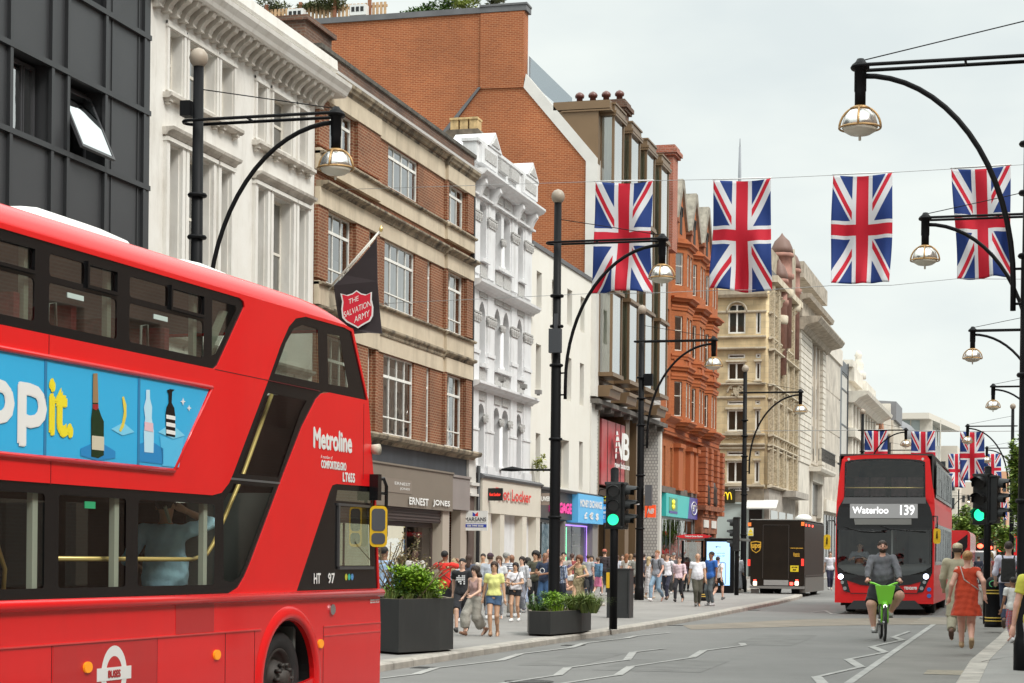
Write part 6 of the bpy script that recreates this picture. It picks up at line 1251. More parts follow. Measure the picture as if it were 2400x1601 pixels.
rl=mat('lamp_red',(.5,.02,.015),.3,emit=(1,.05,.03),es=.8); rl2=mat('lamp_red_lit',(.8,.05,.03),.3,emit=(1,.06,.04),es=4); wl=mat('lamp_white_lit',(.9,.85,.7),.3,emit=(1,.9,.7),es=2.5); orl=mat('lamp_orange',(.55,.12,.02),.3,emit=(1,.25,.05),es=.5)
for (xa,ya,xb,yb,mm_) in ((1468,1135,1490,1190,rl),(1925,1130,1948,1190,rl),(1515,1325,1545,1355,wl),(1872,1325,1902,1355,wl),(1828,1330,1855,1355,rl2),(1520,1308,1540,1322,rl2),(1878,1308,1898,1322,rl2),(1470,820,1498,850,orl),(1925,815,1952,848,orl)):
    a=r4(xa,yb);b=r4(xb,ya); m_=MB(); m_.fb(fv,a[0],b[0],a[1],b[1],0,.03); m_.build('tail_light',mm_,van)
fvs=Fr((x1,V.y,0),(0,1,0),(1,0,0),1.,V.z)
m_=MB(); m_.fb(fvs,.2,L_-.1,zb-.25,zb+.35,-.2,.02); m_.build('side_skirt',mat('van_grey',(.12,.11,.1),.4),van)
m_=MB(); m_.fb(fvs,.3,L_-.3,zb+.4,zb+.44,0,.02); m_.build('side_rail',MT['van_edge'],van)
m_=MB(); m_.fb(fvs,L_-.1,L_+.6,zb,zt-.6,-1.9,-.1); m_.build('cab',vb,van)
for i,(a,z) in enumerate(((.3,zt-.2),(1.4,zt-.2),(2.6,zt-.2))): m_=MB(); m_.fb(fvs,a,a+.12,z-.04,z+.04,0,.03); m_.build('marker_light',rl2,van)
for xx,s_ in ((x0+.25,-1),(x1-.12,1)):
    for yy in (V.y+1.3,V.y+5.6): wheel(van,(xx,yy,V.z+.42),.42,(s_,0,0),w=.5 if yy<V.y+2 else .25)
m_=MB(); m_.box(x0+.5,x1-.5,V.y+1,V.y+6.5,V.z+.45,V.z+.75); m_.build('chassis',MT['housing_black'],van)
m_=MB(); m_.fb(fv,x0+.02,x0+.35,zb-.45,zb-.12,-.1,-.05); m_.build('mud_flap',mat('bumper_grey',(.2,.19,.18)),van)
m_=MB(); m_.lathe(fv(x1-.4,zt+.02,-3.),[(.35,0),(.35,.15),(.2,.25),(0,.27)],14); m_.build('roof_vent',wht,van)
# ---- distant vehicles
def simple_bus(label,px,pyb,wpx,pyt,tilt=0,grp=None):
    g=gnd(px,pyb); o=thing('double_decker_bus',label,'bus',g,grp); Z=-g.x*math.sin(rad(YAW))+g.y*math.cos(rad(YAW)); w=wpx/4500*Z; ht=onY(px,pyt,g.y).z-g.z
    f=Fr((g.x,g.y,0),(1,0,0),(0,-1,0),1.,g.z); P=rrect(-w/2,w/2,.35,ht,.3); n_=len(P); m_=MB(); tess(m_,f,P,(),0); m_.add([f(a,z,0) for a,z in P]+[f(a,z,-10) for a,z in P],[(i,(i+1)%n_,n_+(i+1)%n_,n_+i) for i in range(n_)]); m_.build('body',redp,o)
    return o,f,w,ht
o,f,w,ht=simple_bus('rounded red bus seen from behind, half hidden to the right of the 139 bus',2232,1372,80,1243)
m_=MB(); tess(m_,f,[(-w*.1,ht*.62),(w*.15,ht*.8),(w*.42,ht*.93),(w*.42,ht*.7),(w*.1,ht*.42),(-w*.3,ht*.3)],(),.02); m_.build('stair_window',blk,o); m_=MB(); m_.fb(f,-w*.4,w*.4,.9,ht*.22,0,.03); m_.build('rear_window',blk,o)
for x in (-w*.35,w*.35): m_=MB(); m_.fb(f,x-.2,x+.2,0.02,.9,-1.5,-.5); m_.build('wheel',rub,o)
o,f,w,ht=simple_bus('small far red bus behind the man with the backpack',2362,1345,42,1252)
m_=MB(); m_.fb(f,-w*.42,w*.42,ht*.55,ht*.92,0,.03); m_.build('upper_windscreen',mat('far_screen',(.12,.15,.16),.1),o); m_=MB(); m_.fb(f,-w*.42,w*.42,ht*.2,ht*.42,0,.03); m_.build('lower_windscreen',blk,o)
for x in (-w*.35,w*.35): m_=MB(); m_.fb(f,x-.2,x+.2,0.02,.9,-1.5,-.5); m_.build('wheel',rub,o)
def car(label,px,py,wm,hm,col,name='parked_car',cat='car',taxi=False):
    g=gnd(px,py); o=thing(name,label,cat,g); f=Fr((g.x,g.y,0),(0,1,0),(1,0,0),1.,g.z)
    prof_=[(0,.35),(0,.75),(.12,hm*.62),(.9,hm*.66),(1.35,hm*.97),(1.7,hm),(3.4,hm),(4.,hm*.68),(4.5,hm*.6),(4.6,.4),(4.5,.3),(.1,.3)]
    m_=MB(); m_.prism(f,prof_,-wm/2,wm/2); m_.build('body',mat('car_paint_'+label.split()[0],col,.25,coat=.5),o,bevel=.06)
    m_=MB(); m_.poly([f(.93,hm*.68,wm/2-.1),f(.93,hm*.68,-wm/2+.1),f(1.32,hm*.94,-wm/2+.16),f(1.32,hm*.94,wm/2-.16)])
    v=[(x,y,z) for x,y,z in m_.v]; m_.v=[(x,y-.06,z+.03) for x,y,z in v]; m_.build('windscreen',mat('dark_window',(.04,.045,.05)),o)
    for sgn in (-1,1):
        m_=MB(); m_.prism(f,[(1.2,hm*.72),(1.55,hm*.92),(3.3,hm*.92),(3.7,hm*.72)],sgn*wm/2-.01,sgn*(wm/2)+.01); m_.build('side_window',MT['dark_window'],o)
        m_=MB(); m_.fb(f,-.03,.0,.6,.75,sgn*wm*.38-.12,sgn*wm*.38+.12); m_.build('headlight',wl if taxi else MT['lamp_glass'],o)
        for a in (.8,3.8):
            m_=MB(); m_.tube([f(a,.32,sgn*(wm/2-.2)),f(a,.32,sgn*(wm/2+.02))],.32,14); m_.build('wheel',rub,o)
    return o
car('white van-like car in the far traffic behind the woman in the black top',2285,1368,2.3,2.0,(.75,.74,.7),'distant_car')
car('dark taxi far down the road under the red traffic lights',2262,1345,1.9,1.7,(.03,.03,.035),'distant_taxi',taxi=True)
# ================================================================ STREET LAMPS
blkp=mat('lamp_black',(.007,.007,.008),.5,spec=.14); brs=mat('lamp_bronze',(.42,.25,.10),.4,metal=.4); bowl=mat('lamp_reflector',(.78,.77,.74),.22,metal=.85,var=.25,vs=5); dif=mat('lamp_diffuser',(.66,.62,.52),.4); ballm=mat('ball_finial',(.34,.28,.22),.5)
HP=9.9; HA=8.85
def lamp_proto(sx,label,arm=2.45):
    o=thing('street_lamp',label,'street lamp',(0,0,0),'hanging street lamps along the road')
    m=MB(); m.lathe((0,0,0),[(.165,0),(.165,.5),(.15,.55),(.135,.6),(.13,2.5),(.125,2.55),(.115,6),(.10,6.05),(.085,HP-.12)],16); 
    for z in (2.5,4.3,6.0,6.9,7.6): m.lathe((0,0,z),[(.15,0),(.165,.03),(.15,.06)],12)
    m.build('pole',blkp,o)
    m=MB(); m.lathe((0,0,HP-.14),[(.05,0),(.09,.02),(.14,.08),(.16,.16),(.14,.24),(.09,.3),(.02,.33),(0,.335)],14); m.build('ball_finial',ballm,o)
    m=MB(); P=[(-.22*sx,0)]; L=[]
    for t in range(0,181,20): L.append((-.08*sx-.17*sx*math.sin(rad(t)),.17*math.cos(rad(t)),HA))
    for t in range(0,181,20): L.append((arm*sx+.12*sx*math.sin(rad(t)),-.17*math.cos(rad(t)),HA))
    L.append(L[0]); m.tube(L,.028,6); m.build('arm_loop',blkp,o)
    m=MB(); m.tube([(arm*sx*.38,-.17,HA),(arm*sx*.38,.17,HA)],.02,5); m.build('arm_rung',blkp,o)
    m=MB(); C=[]
    for i in range(17):
        t=math.pi/2*i/16; C.append(((.22+(arm-.22)*(1-math.cos(t)))*sx,0,HA-.12-3.1*(1-math.sin(t))))
    C=[(.22*sx,0,HA-3.6)]+C; m.tube(C,.04,8); m.tube([(.05*sx,0,HA-3.5),(.22*sx,0,HA-3.5)],.02,5).tube([(.05*sx,0,HA-3.0),(.22*sx,0,HA-3.0)],.02,5); m.build('curved_brace',blkp,o)
    m=MB(); m.lathe((arm*sx,0,HA-.56),[(.08,0),(.08,.2),(.088,.22),(.088,.52),(.13,.54),(.13,.6),(.08,.64),(.05,.69),(0,.7)],14); m.build('drop_tube',blkp,o)
    m=MB(); m.tube([(.03*sx,0,HP-.5),(arm*sx,0,HA+.1)],.009,4); m.build('stay_wire',blkp,o)
    z=HA-.58; m=MB(); m.lathe((arm*sx,0,z-.3),[(.26,0),(.255,.07),(.225,.17),(.165,.245),(.11,.28),(.09,.29)],22); h=m.build('lamp_shade',bowl,o)
    m=MB(); m.lathe((arm*sx,0,z-.42),[(0,-.02),(.02,0),(.15,.025),(.225,.07),(.255,.12)],22); m.lathe((arm*sx,0,z-.49),[(0,0),(.02,.01),(.02,.06),(0,.07)],8); m.build('diffuser',dif,h)
    m=MB(); R=.30
    m.tube([(arm*sx+R*math.cos(t),R*math.sin(t),z-.3) for t in np.linspace(0,2*math.pi,25)],.016,5)
    for a in (0,math.pi/2,math.pi,1.5*math.pi): m.tube([(arm*sx+R*math.cos(t)*math.cos(a),R*math.cos(t)*math.sin(a),z-.3+.32*math.sin(t)) for t in np.linspace(0,1.35,8)],.018,5)
    m.lathe((arm*sx,0,z-.04),[(.14,0),(.15,.03),(.1,.06)],14); m.build('bronze_cage',brs,h)
    return o
lampL=lamp_proto(1,'x'); lampR=lamp_proto(-1,'x',2.41)
def at_h(px,py,h):   # point whose height above the ground is h
    d=ray(px,py); t=(CAMZ-h)/(KG*d[1]-d[2]); return Vector((d[0]*t,d[1]*t,gz(d[1]*t)))
LL=[((466,125),'tall black lamp post rising behind the near bus, in front of the white stucco building'),((1308,453),'black lamp post with a grey box on its shaft, behind the low planter'),((1505,721),'black lamp post with a camera, beside the second traffic light, left of the bus shelter'),((1747,860),'black lamp post between the bus shelter and the brown van'),((2022,962),'lamp post on the left pavement showing just above the 139 bus'),((2082,1016),'small far lamp post right behind the 139 bus roof, sixth on the left side'),((2221,1140),'tiny far lamp post on the left side, first one right of the 139 bus'),((2247,1146),'tiny far lamp post on the left side, nearest the plane trees')]
lamps=[]
for i,((px,py),lab) in enumerate(LL):
    p=at_h(px,py,HP+.1)
    o=lampL if i==0 else copy_tree(lampL); o.location=p; o['label']=lab; lamps.append(o)
RR=[((2017,143),'nearest right-hand lamp, its post cut by the right edge of the picture'),((2169,502),'right-hand lamp hanging in front of the fourth flag'),((2280,768),'third right-hand lamp, hanging alone against the sky'),((2328,901),'fourth right-hand lamp, above the far flags, its post out of frame'),((2268,995),'fifth right-hand lamp with its full post visible, over the far flag row'),((2313,1047),'sixth right-hand lamp, small, beside the street trees')]
for i,((px,py),lab) in enumerate(RR):
    p=at_h(px,py,HA+.1); p.x+=2.41
    o=lampR if i==0 else copy_tree(lampR); o.location=p; o['label']=lab; lamps.append(o)
def addon(name,lab,cat,loc): return thing(name,lab,cat,loc)
p=lamps[1].location; m_=MB(); m_.box(p.x-.12,p.x+.16,p.y-.28,p.y-.12,p.z+6.3,p.z+6.85); m_.box(p.x-.02,p.x+.06,p.y-.2,p.y-.1,p.z+6.85,p.z+7.2); ob=m_.build('junction_box',mat('box_dark_grey',(.05,.053,.06),.5),None,'dark grey equipment box strapped to the lamp post behind the planter','equipment box',loc=(p.x,p.y-.2,p.z+6.3))
m_=MB(); m_.lathe((p.x-1.0,p.y-.1,p.z+3.6),[(0,.1),(.25,.05),(.3,0),(0,-.02)],12,sx=1,sy=.5); m_.tube([(p.x,p.y,p.z+3.62),(p.x-.8,p.y-.1,p.z+3.62)],.03,6); m_.build('side_lamp',blkp,None,'small flat lamp on a short arm, low on the post behind the planter','lamp',loc=(p.x-.8,p.y,p.z+3.6))
p=lamps[0].location; m_=MB(); m_.box(p.x-.28,p.x-.1,p.y-.12,p.y+.1,p.z+8.95,p.z+9.2); m_.build('sensor_box',blkp,None,'small black box on the lamp post above the near bus','sensor box',loc=(p.x-.2,p.y,p.z+8.9))
p=lamps[2].location; m_=MB(); m_.box(p.x+.12,p.x+.4,p.y-.15,p.y+.05,p.z+7.35,p.z+7.75); m_.build('sensor_box',blkp,None,'small black box on the third lamp post, under its brace','sensor box',loc=(p.x+.2,p.y,p.z+7.4))
m_=MB(); m_.tube([(p.x,p.y-.1,p.z+3.35),(p.x-.55,p.y-.3,p.z+3.4)],.03,6); m_.lathe((p.x-.62,p.y-.3,p.z+3.4),[(0,-.09),(.08,-.05),(.1,.02),(.06,.09),(0,.1)],10); m_.build('dome_camera',mat('camera_white',(.7,.7,.7),.3),None,'white dome camera on a bracket on the third lamp post','camera',loc=(p.x-.3,p.y-.2,p.z+3.3))
m_=MB(); m_.box(p.x+.2,p.x+.42,p.y-.2,p.y,p.z+3.3,p.z+4.0); m_.tube([(p.x+.3,p.y-.1,p.z+3.3),(p.x+.25,p.y-.1,p.z+2.9),(p.x+.05,p.y-.1,p.z+2.8),(p.x,p.y-.1,p.z+3.1)],.015,5); m_.build('loudspeaker_box',mat('box_grey',(.09,.09,.1),.5),None,'dark grey box with a cable on the third lamp post','equipment box',loc=(p.x+.3,p.y-.1,p.z+3.3))
# ================================================================ FLAGS
def jack_mat():
    m=bpy.data.materials.new('union_flag_cloth'); m.use_nodes=True; nt=m.node_tree; b=nt.nodes['Principled BSDF']; b.inputs['Roughness'].default_value=.75; L=nt.links.new
    uv=nt.nodes.new('ShaderNodeUVMap'); sp=nt.nodes.new('ShaderNodeSeparateXYZ'); L(uv.outputs[0],sp.inputs[0])
    def M(op,a,b_=None,c=None):
        n_=nt.nodes.new('ShaderNodeMath'); n_.operation=op
        for i,v in enumerate((a,b_,c)):
            if v is None: continue
            if isinstance(v,(int,float)): n_.inputs[i].default_value=v
            else: L(v,n_.inputs[i])
        return n_.outputs[0]
    x=M('MULTIPLY_ADD',sp.outputs[1],-60,30)   # v=1 top -> -30
    y=M('MULTIPLY_ADD',sp.outputs[0],30,-15)
    ax,ay=M('ABSOLUTE',x),M('ABSOLUTE',y)
    r5=1/math.sqrt(5); d1=M('MULTIPLY',M('MULTIPLY_ADD',y,-2,x),r5); d2=M('MULTIPLY',M('MULTIPLY_ADD',y,2,x),r5)
    wd_=M('MAXIMUM',M('LESS_THAN',M('ABSOLUTE',d1),3),M('LESS_THAN',M('ABSOLUTE',d2),3))
    sx=M('SIGN',x); e1=M('MULTIPLY',d1,sx); e2=M('MULTIPLY',d2,sx)   # x<0: red 0<d1<2 -> -2<e1<0 ; x<0: -2<d2<0 -> 0<e2<2
    neg=M('LESS_THAN',y,0)
    def band(e,lo,hi): return M('MULTIPLY',M('GREATER_THAN',e,lo),M('LESS_THAN',e,hi))
    rd=M('MAXIMUM',band(e1,-2,0),band(e2,0,2))
    # keep each red arm only on its own diagonal half
    wc=M('MAXIMUM',M('LESS_THAN',ax,5),M('LESS_THAN',ay,5)); rc=M('MAXIMUM',M('LESS_THAN',ax,3),M('LESS_THAN',ay,3))
    def mixc(f,a,c):
        n_=nt.nodes.new('ShaderNodeMixRGB'); L(f,n_.inputs[0]); 
        if isinstance(a,tuple): n_.inputs[1].default_value=(*a,1)
        else: L(a,n_.inputs[1])
        n_.inputs[2].default_value=(*c,1); return n_.outputs[0]
    B=(.018,.055,.25);Wt=(.78,.78,.80);Rr=(.66,.018,.045)
    c=mixc(wd_,B,Wt); c=mixc(rd,c,Rr); c=mixc(wc,c,Wt); c=mixc(rc,c,Rr); L(c,b.inputs['Base Color'])
    tr=nt.nodes.new('ShaderNodeBsdfTranslucent'); ms=nt.nodes.new('ShaderNodeMixShader'); ms.inputs[0].default_value=.35; L(c,tr.inputs[0]); L(b.outputs[0],ms.inputs[1]); L(tr.outputs[0],ms.inputs[2]); L(ms.outputs[0],nt.nodes['Material Output'].inputs[0]); return m
JM=jack_mat()
def flag(TL,TR,BR,BL,label,seed,group='union flags strung across the road',n=(26,44),amp=.12):
    """cloth hung between four measured corner points, with folds"""
    r=random.Random(seed); TL,TR,BR,BL=map(Vector,(TL,TR,BR,BL)); nn=Vector((0,-1,0)); W_=(TR-TL).length; ph=[r.uniform(0,6) for _ in range(6)]; r_k=r.uniform(-1.5,1.5)
    o=thing('union_flag',label,'flag',(TL+TR)/2,group)
    def pt(u,v,side):
        top=TL.lerp(TR,u); bot=BL.lerp(BR,u); p=top.lerp(bot,1-v); t=1-v
        f=amp*W_*( (.25+.75*t)*math.sin(u*7+ph[0]+t*(1.5+r_k))*.7+.5*t*math.sin(u*13+ph[1]-t*2)+ .45*math.sin(v*8+u*(4+3*r_k)+ph[2])*(.3+t)+.2*math.sin(u*22+ph[3]+t*5)*t)
        p=p+nn*(f+side)+Vector((0,0,-.035*W_*4*(u-.5)**2*0))
        p.z+=-W_*.03*math.sin(u*math.pi)*v*v-W_*.035*t*t*math.sin(u*math.pi*(1+.4*r_k)+ph[4]); p.x+=W_*.03*t*math.sin(t*4+ph[5])*(u-.5)*2; return p
    vs=[];uv=[];fs=[];a,b=n
    for j in range(b+1):
        for i in range(a+1): vs.append(pt(i/a,j/b,0)); uv.append((i/a,j/b))
    for j in range(b):
        for i in range(a): q=j*(a+1)+i; fs.append((q,q+1,q+a+2,q+a+1))
    m=MB(); m.smooth=True; m.add(vs,fs); c=m.build('cloth',JM,o); l_=c.data.uv_layers.new(name='UVMap')
    for lp in c.data.loops: l_.data[lp.index].uv=uv[lp.vertex_index]
    so_=c.modifiers.new('thickness','SOLIDIFY'); so_.thickness=.006
    m=MB(); m.tube([TL+Vector((-.03,0,.02)),TR+Vector((.03,0,.02))],.018,6); m.build('top_rod',mat('rod_white',(.7,.7,.7),.4),o); return o
YF_=50.
def fp(x,y,Y=YF_): return onY(x*dsp,y*dsp,Y)
for i,(q,lab) in enumerate((((1368,418),(1499,416),(1495,672),(1358,673)),'leftmost large union flag, hanging in front of the bronze bay windows'),(((1638,414),(1770,410),(1770,665),(1633,667)),'second large union flag from the left, in front of the honey stone building'),(((1913,403),(2049,397),(2047,655),(1907,656)),'third large union flag, hanging clear against the sky'),(((2184,388),(2320,380),(2323,640),(2197,636)),'rightmost large union flag, crossed by the lamp arm')) if 0 else enumerate([(((1368,418),(1499,416),(1495,672),(1358,673)),'leftmost large union flag, hanging in front of the bronze bay windows'),(((1638,414),(1770,410),(1770,665),(1633,667)),'second large union flag from the left, in front of the honey stone building'),(((1913,403),(2049,397),(2047,655),(1907,656)),'third large union flag, hanging clear against the sky'),(((2184,388),(2320,380),(2323,640),(2197,636)),'rightmost large union flag, crossed by the lamp arm')]):
    flag(*[fp(*c) for c in q],lab,i+1)
wirem=mat('wire_grey',(.3,.3,.3),.5)
def wire(pts,label,cat='cable',r=.007,name='flag_cable'):
    m=MB(); m.tube(pts,r,4); m.build(name,wirem,None,label,cat,loc=pts[0])
wire([onX(1105,436,-19.03) if 0 else Vector((-19.0,YF_,fp(1240,424).z+.1)),fp(1368,417),fp(1499,415),fp(1770,409),fp(2049,396),fp(2320,380),fp(2351,378),fp(2480,372)],'thin cable carrying the tops of the four large flags')
wire([Vector((-19.0,YF_,fp(1100,694).z)),fp(1358,674),fp(1495,673),fp(1633,667),fp(1770,665),fp(1907,656),fp(2047,655),fp(2197,640),fp(2323,641),fp(2480,640)],'thin cable along the bottoms of the four large flags')
def r5p(x,y,Y): return onY(1850+x/3.92,900+y/3.92,Y)
for i,(Y,x0_,y0_,x1_,y1_,lab) in enumerate([(125,690,425,902,860,'far union flag above the left part of the 139 bus roof'),(125.5,1120,433,1340,870,'far union flag above the right part of the 139 bus roof'),(125.6,1570,437,1790,880,'far union flag hanging highest, right of the 139 bus'),(185,1460,640,1612,955,'smaller far union flag lowest left in the cluster right of the 139 bus'),(185.5,1790,640,1945,925,'smaller far union flag at the right of the cluster, by the trees'),(300,1910,1070,2000,1250,'tiny farthest union flag in front of the trees')]):
    flag(r5p(x0_,y0_,Y),r5p(x1_,y0_-3,Y),r5p(x1_+4,y1_,Y),r5p(x0_-4,y1_,Y),lab,20+i,n=(10,16))
wire([Vector((-19,125,r5p(690,425,125).z)),r5p(690,424,125),r5p(1790,435,125),Vector((6,125,r5p(1790,435,125).z))],'thin far cable carrying the second row of flags',r=.02)
# ---- shield flag on a slanted pole
Yb=49.6; A1=onY(740,712,Yb); T1=onY(893,539,Yb)
A0=Vector((-19.0,Yb,0)); dd=(T1-A1); A0=T1-dd*((T1.x+19.0)/dd.x)
fl_=thing('flagpole_flag','black flag with a red shield hanging from a slanted white pole on the brick building','flag',A0)
m_=MB(); m_.tube([A0,T1],.03,10); m_.tube([A0+Vector((.3,0,.2)),T1+Vector((-.15,0,-.2))],.012,6); m_.build('pole',mat('pole_white',(.72,.7,.64),.4),fl_)
m_=MB(); m_.lathe(T1-Vector((0,0,.06)),[(0,0),(.04,.02),(.055,.08),(.04,.13),(.02,.16),(0,.2)],12); m_.build('gold_finial',mat('finial_gold',(.8,.6,.25),.25,metal=.7),fl_)
fY=Fr((0,Yb,0),(1,0,0),(0,-1,0),1.,0)
def sp(x,y): p=onY(700+x/3.918,450+y/3.918,Yb); return (p.x,p.z)
cl=[sp(*q) for q in ((722,430),(722,600),(725,820),(738,1080),(765,1300),(640,1295),(500,1305),(380,1230),(345,1050),(335,950),(328,860),(420,760),(560,620))]
m_=MB(); 
def wav(a,z,d=0): return fY(a,z,d+.03*math.sin(a*9+z*2)+.02*math.sin(z*5))
# dense cloth: clip a grid by triangulating with interior points
tri_pts=[Vector((a,z,0)) for a,z in cl]
tess(m_,wav,cl,(),.0,-.012); tess(m_,wav,cl,(),-.012); m_.build('flag_cloth',mat('flag_maroon_black',(.018,.009,.012),.8,sheen=.3),fl_)
shd=[(392,935),(450,950),(500,935),(540,905),(585,935),(630,945),(682,920),(680,990),(695,1060),(692,1140),(665,1190),(600,1225),(555,1255),(510,1230),(450,1200),(410,1160),(400,1080),(408,1010)]
m_=MB(); tess(m_,lambda a,z,d=0: fY(a,z,d),[sp(*q) for q in shd],(),.075); shf=m_.build('shield_border',mat('flag_white',(.75,.72,.72),.8),fl_)
cx_=sum(q[0] for q in shd)/len(shd);cy2=sum(q[1] for q in shd)/len(shd)
m_=MB(); tess(m_,lambda a,z,d=0: fY(a,z,d),[sp(cx_+(x-cx_)*.9,cy2+(y-cy2)*.92) for x,y in shd],(),.079); m_.build('shield_field',mat('flag_red',(.62,.012,.035),.8),fl_)
m_=MB()
for t,x0_,y0_,x1_,y1_,hh in (('THE',468,1035,560,1000,45),('SALVATION',425,1160,670,1050,55),('ARMY',520,1205,660,1140,55)):
    v,f=(FM.get(t) or FM.setdefault(t,font_mesh(t))); xs=[p[0] for p in v];ys=[p[1] for p in v]
    P=[]
    for x,y,_ in v:
        u=(x-min(xs))/(max(xs)-min(xs)); w=(y-min(ys))/(max(ys)-min(ys)); P.append(fY(*sp(x0_+(x1_-x0_)*u,y0_+(y1_-y0_)*u-hh*w),.083))
    m_.add(P,f)
m_.build('shield_letters',wht,fl_)
# ---- estate agent board
fm_=Fr(fa(57.42,0,0)-Vector((.12,0,fa(0,0,0).z)),(.87,0,0),(0,-1,0),SU)
mb_=thing('letting_board','white agent’s board on the pilaster between the two shops','sign',fa(57.7,2.5,.1))
m_=MB(); m_.fb(fm_,.15,1.05,2.33,2.95,-.03,.03); bd=m_.build('board',mat('board_white',(.78,.78,.76),.4),mb_)
m_=MB(); text_on(m_,fm_,'MARSANS',.21,1.0,2.62,2.74,.033,0,bold=.004); text_on(m_,fm_,'INTERNATIONAL',.25,.96,2.565,2.595,.033,0); m_.build('board_letters',mat('ink_dark',(.06,.06,.07),.6),bd)
m_=MB(); m_.fb(fm_,.18,1.02,2.43,2.53,.03,.034); bb=m_.build('blue_band',mat('board_blue',(.03,.06,.4),.4),bd); m_=MB(); text_on(m_,fm_,'020 7495 0620',.3,.9,2.455,2.505,.037,0,bold=.004); m_.build('band_letters',wht,bb)
m_=MB(); m_.prism(fm_,[(.5,2.78),(.5,2.91),(.6,2.84),(.6,2.78)],.033,.036); m_.build('logo_blue',MT['board_blue'],bd); m_=MB(); m_.prism(fm_,[(.7,2.78),(.7,2.91),(.6,2.84),(.6,2.78)],.033,.036); m_.build('logo_red',mat('logo_red',(.7,.03,.03),.4),bd)
# ================================================================ TRAFFIC LIGHTS
tlb=mat('signal_black',(.009,.0095,.010),.5,var=.2,vs=9); gon=mat('signal_green_lit',(.1,.8,.6),.3,emit=(.01,.7,.28),es=1.5); goff=mat('signal_lens_off',(.03,.028,.026),.25); 
def signal_head(par,fr,c,z,w,h,on=True,side_=1,lens=gon):
    m=MB(); m.fb(fr,c-w/2,c+w/2,z-h/2,z+h/2,-.22,.0); m.fb(fr,c-w/2-.03,c+w/2+.03,z-h/2-.03,z-h/2+.03,-.24,-.02).fb(fr,c-w/2-.03,c+w/2+.03,z+h/2-.03,z+h/2+.03,-.24,-.02); hd=m.build('signal_head',tlb,par,bevel=.015)
    for k,zz in enumerate((z+h*.32,z,z-h*.32)):
        r=h*.125; m=MB(); vs=[];fs=[]
        for i in range(17):
            t=rad(-25+230*i/16); 
            for o in (.0,.24 if 3<i<13 else .12): vs.append(fr(c+r*1.18*math.cos(t),zz+r*1.18*math.sin(t)-o*.1,o))
        for i in range(16): fs.append((2*i,2*i+1,2*i+3,2*i+2))
        m.add(vs,fs); m.build('visor',tlb,hd)
        m=MB(); tess(m,fr,circ(c,zz,r,20),(),.012); m.build('lens',lens if (on and k==2) else goff,hd)
def tlight(label,px,py,top,faces,h=None):
    g=gnd(px,py,.12) if px<1900 else gnd(px,py,.12); o=thing('traffic_light',label,'traffic light',g,'traffic lights')
    ztop=onY(px,top,g.y).z; m=MB(); m.tube([(g.x,g.y,g.z),(g.x,g.y,ztop)],.085,14); m.lathe((g.x,g.y,ztop),[(.085,0),(.06,.03),(0,.05)],14); m.build('pole',blkp,o); return o,g
o,g=tlight('near traffic light showing green, on the left pavement before the bus shelter',1437,1475,1100,1)
f=Fr((g.x,g.y,0),(math.cos(.18),math.sin(.18),0),(math.sin(.18),-math.cos(.18),0),1.,0); zc=onY(1433,1185,g.y).z
f.o=Vector((g.x,g.y-.12,0)); signal_head(o,f,0.0,zc,.31,.93)
f2=Fr((g.x+.22,g.y+.05,0),(0.1,1,0),(1,-.1,0),1.,0); signal_head(o,f2,.1,zc,.31,.93,on=False)
m_=MB(); m_.tube([(g.x-.15,g.y-.2,zc+.35),(g.x-.28,g.y-.2,zc+.32),(g.x-.3,g.y-.2,zc+.22),(g.x-.16,g.y-.2,zc+.18)],.012,5); m_.build('cable',blkp,o)
pbx=thing('push_button_box','yellow crossing push-button unit on a dark cabinet behind the near traffic light','push button',(g.x,g.y+2,g.z))
o,g=tlight('traffic light showing green, standing at the right kerb by the bin',2312,1462,1096,1)
zc=onY(2296,1170,g.y).z; f=Fr((g.x,g.y-.12,0),(math.cos(-.45),math.sin(-.45),0),(math.sin(-.45),-math.cos(-.45),0),1.,0); signal_head(o,f,-.2,zc,.38,1.16); f2=Fr((g.x+.24,g.y,0),(0.2,1,0),(1,-.2,0),1.,0); signal_head(o,f2,.1,zc,.36,1.08,on=False)
m_=MB(); m_.tube([(g.x+.25,g.y-.1,zc+.3),(g.x+.36,g.y-.1,zc+.28),(g.x+.33,g.y-.1,zc+.2)],.012,5); m_.build('cable',blkp,o)
o,g=tlight('side-on black traffic light behind the lamp post left of the brown van',1726,1395,1215,1)
zc=onY(1722,1252,g.y).z; f=Fr((g.x-.14,g.y,0),(0,1,0),(-1,0,0),1.,0); signal_head(o,f,0,zc,.35,1.25,on=False)
for i,(px,py) in enumerate(((2297,1280),(2318,1284),(2345,1288))):
    g=gnd(px,1350,.0); z=onY(px,py,g.y).z; o=thing('traffic_light','far red traffic light, '+('left','middle','right')[i]+' one of three above the distant taxi','traffic light',g,'far red traffic lights'); m=MB(); m.tube([(g.x,g.y,g.z),(g.x,g.y,z+.6)],.1,6); m.build('pole',blkp,o); m=MB(); m.box(g.x-.35,g.x+.35,g.y-.3,g.y,z-1.4,z+.6); m.build('signal_head',tlb,o); m=MB(); m.lathe((g.x,g.y-.32,z),[(0,-.2),(.2,-.12),(.26,0),(.2,.12),(0,.2)],10); m.build('lens',mat('signal_red_lit',(.8,.05,.03),.3,emit=(1,.08,.04),es=5),o)
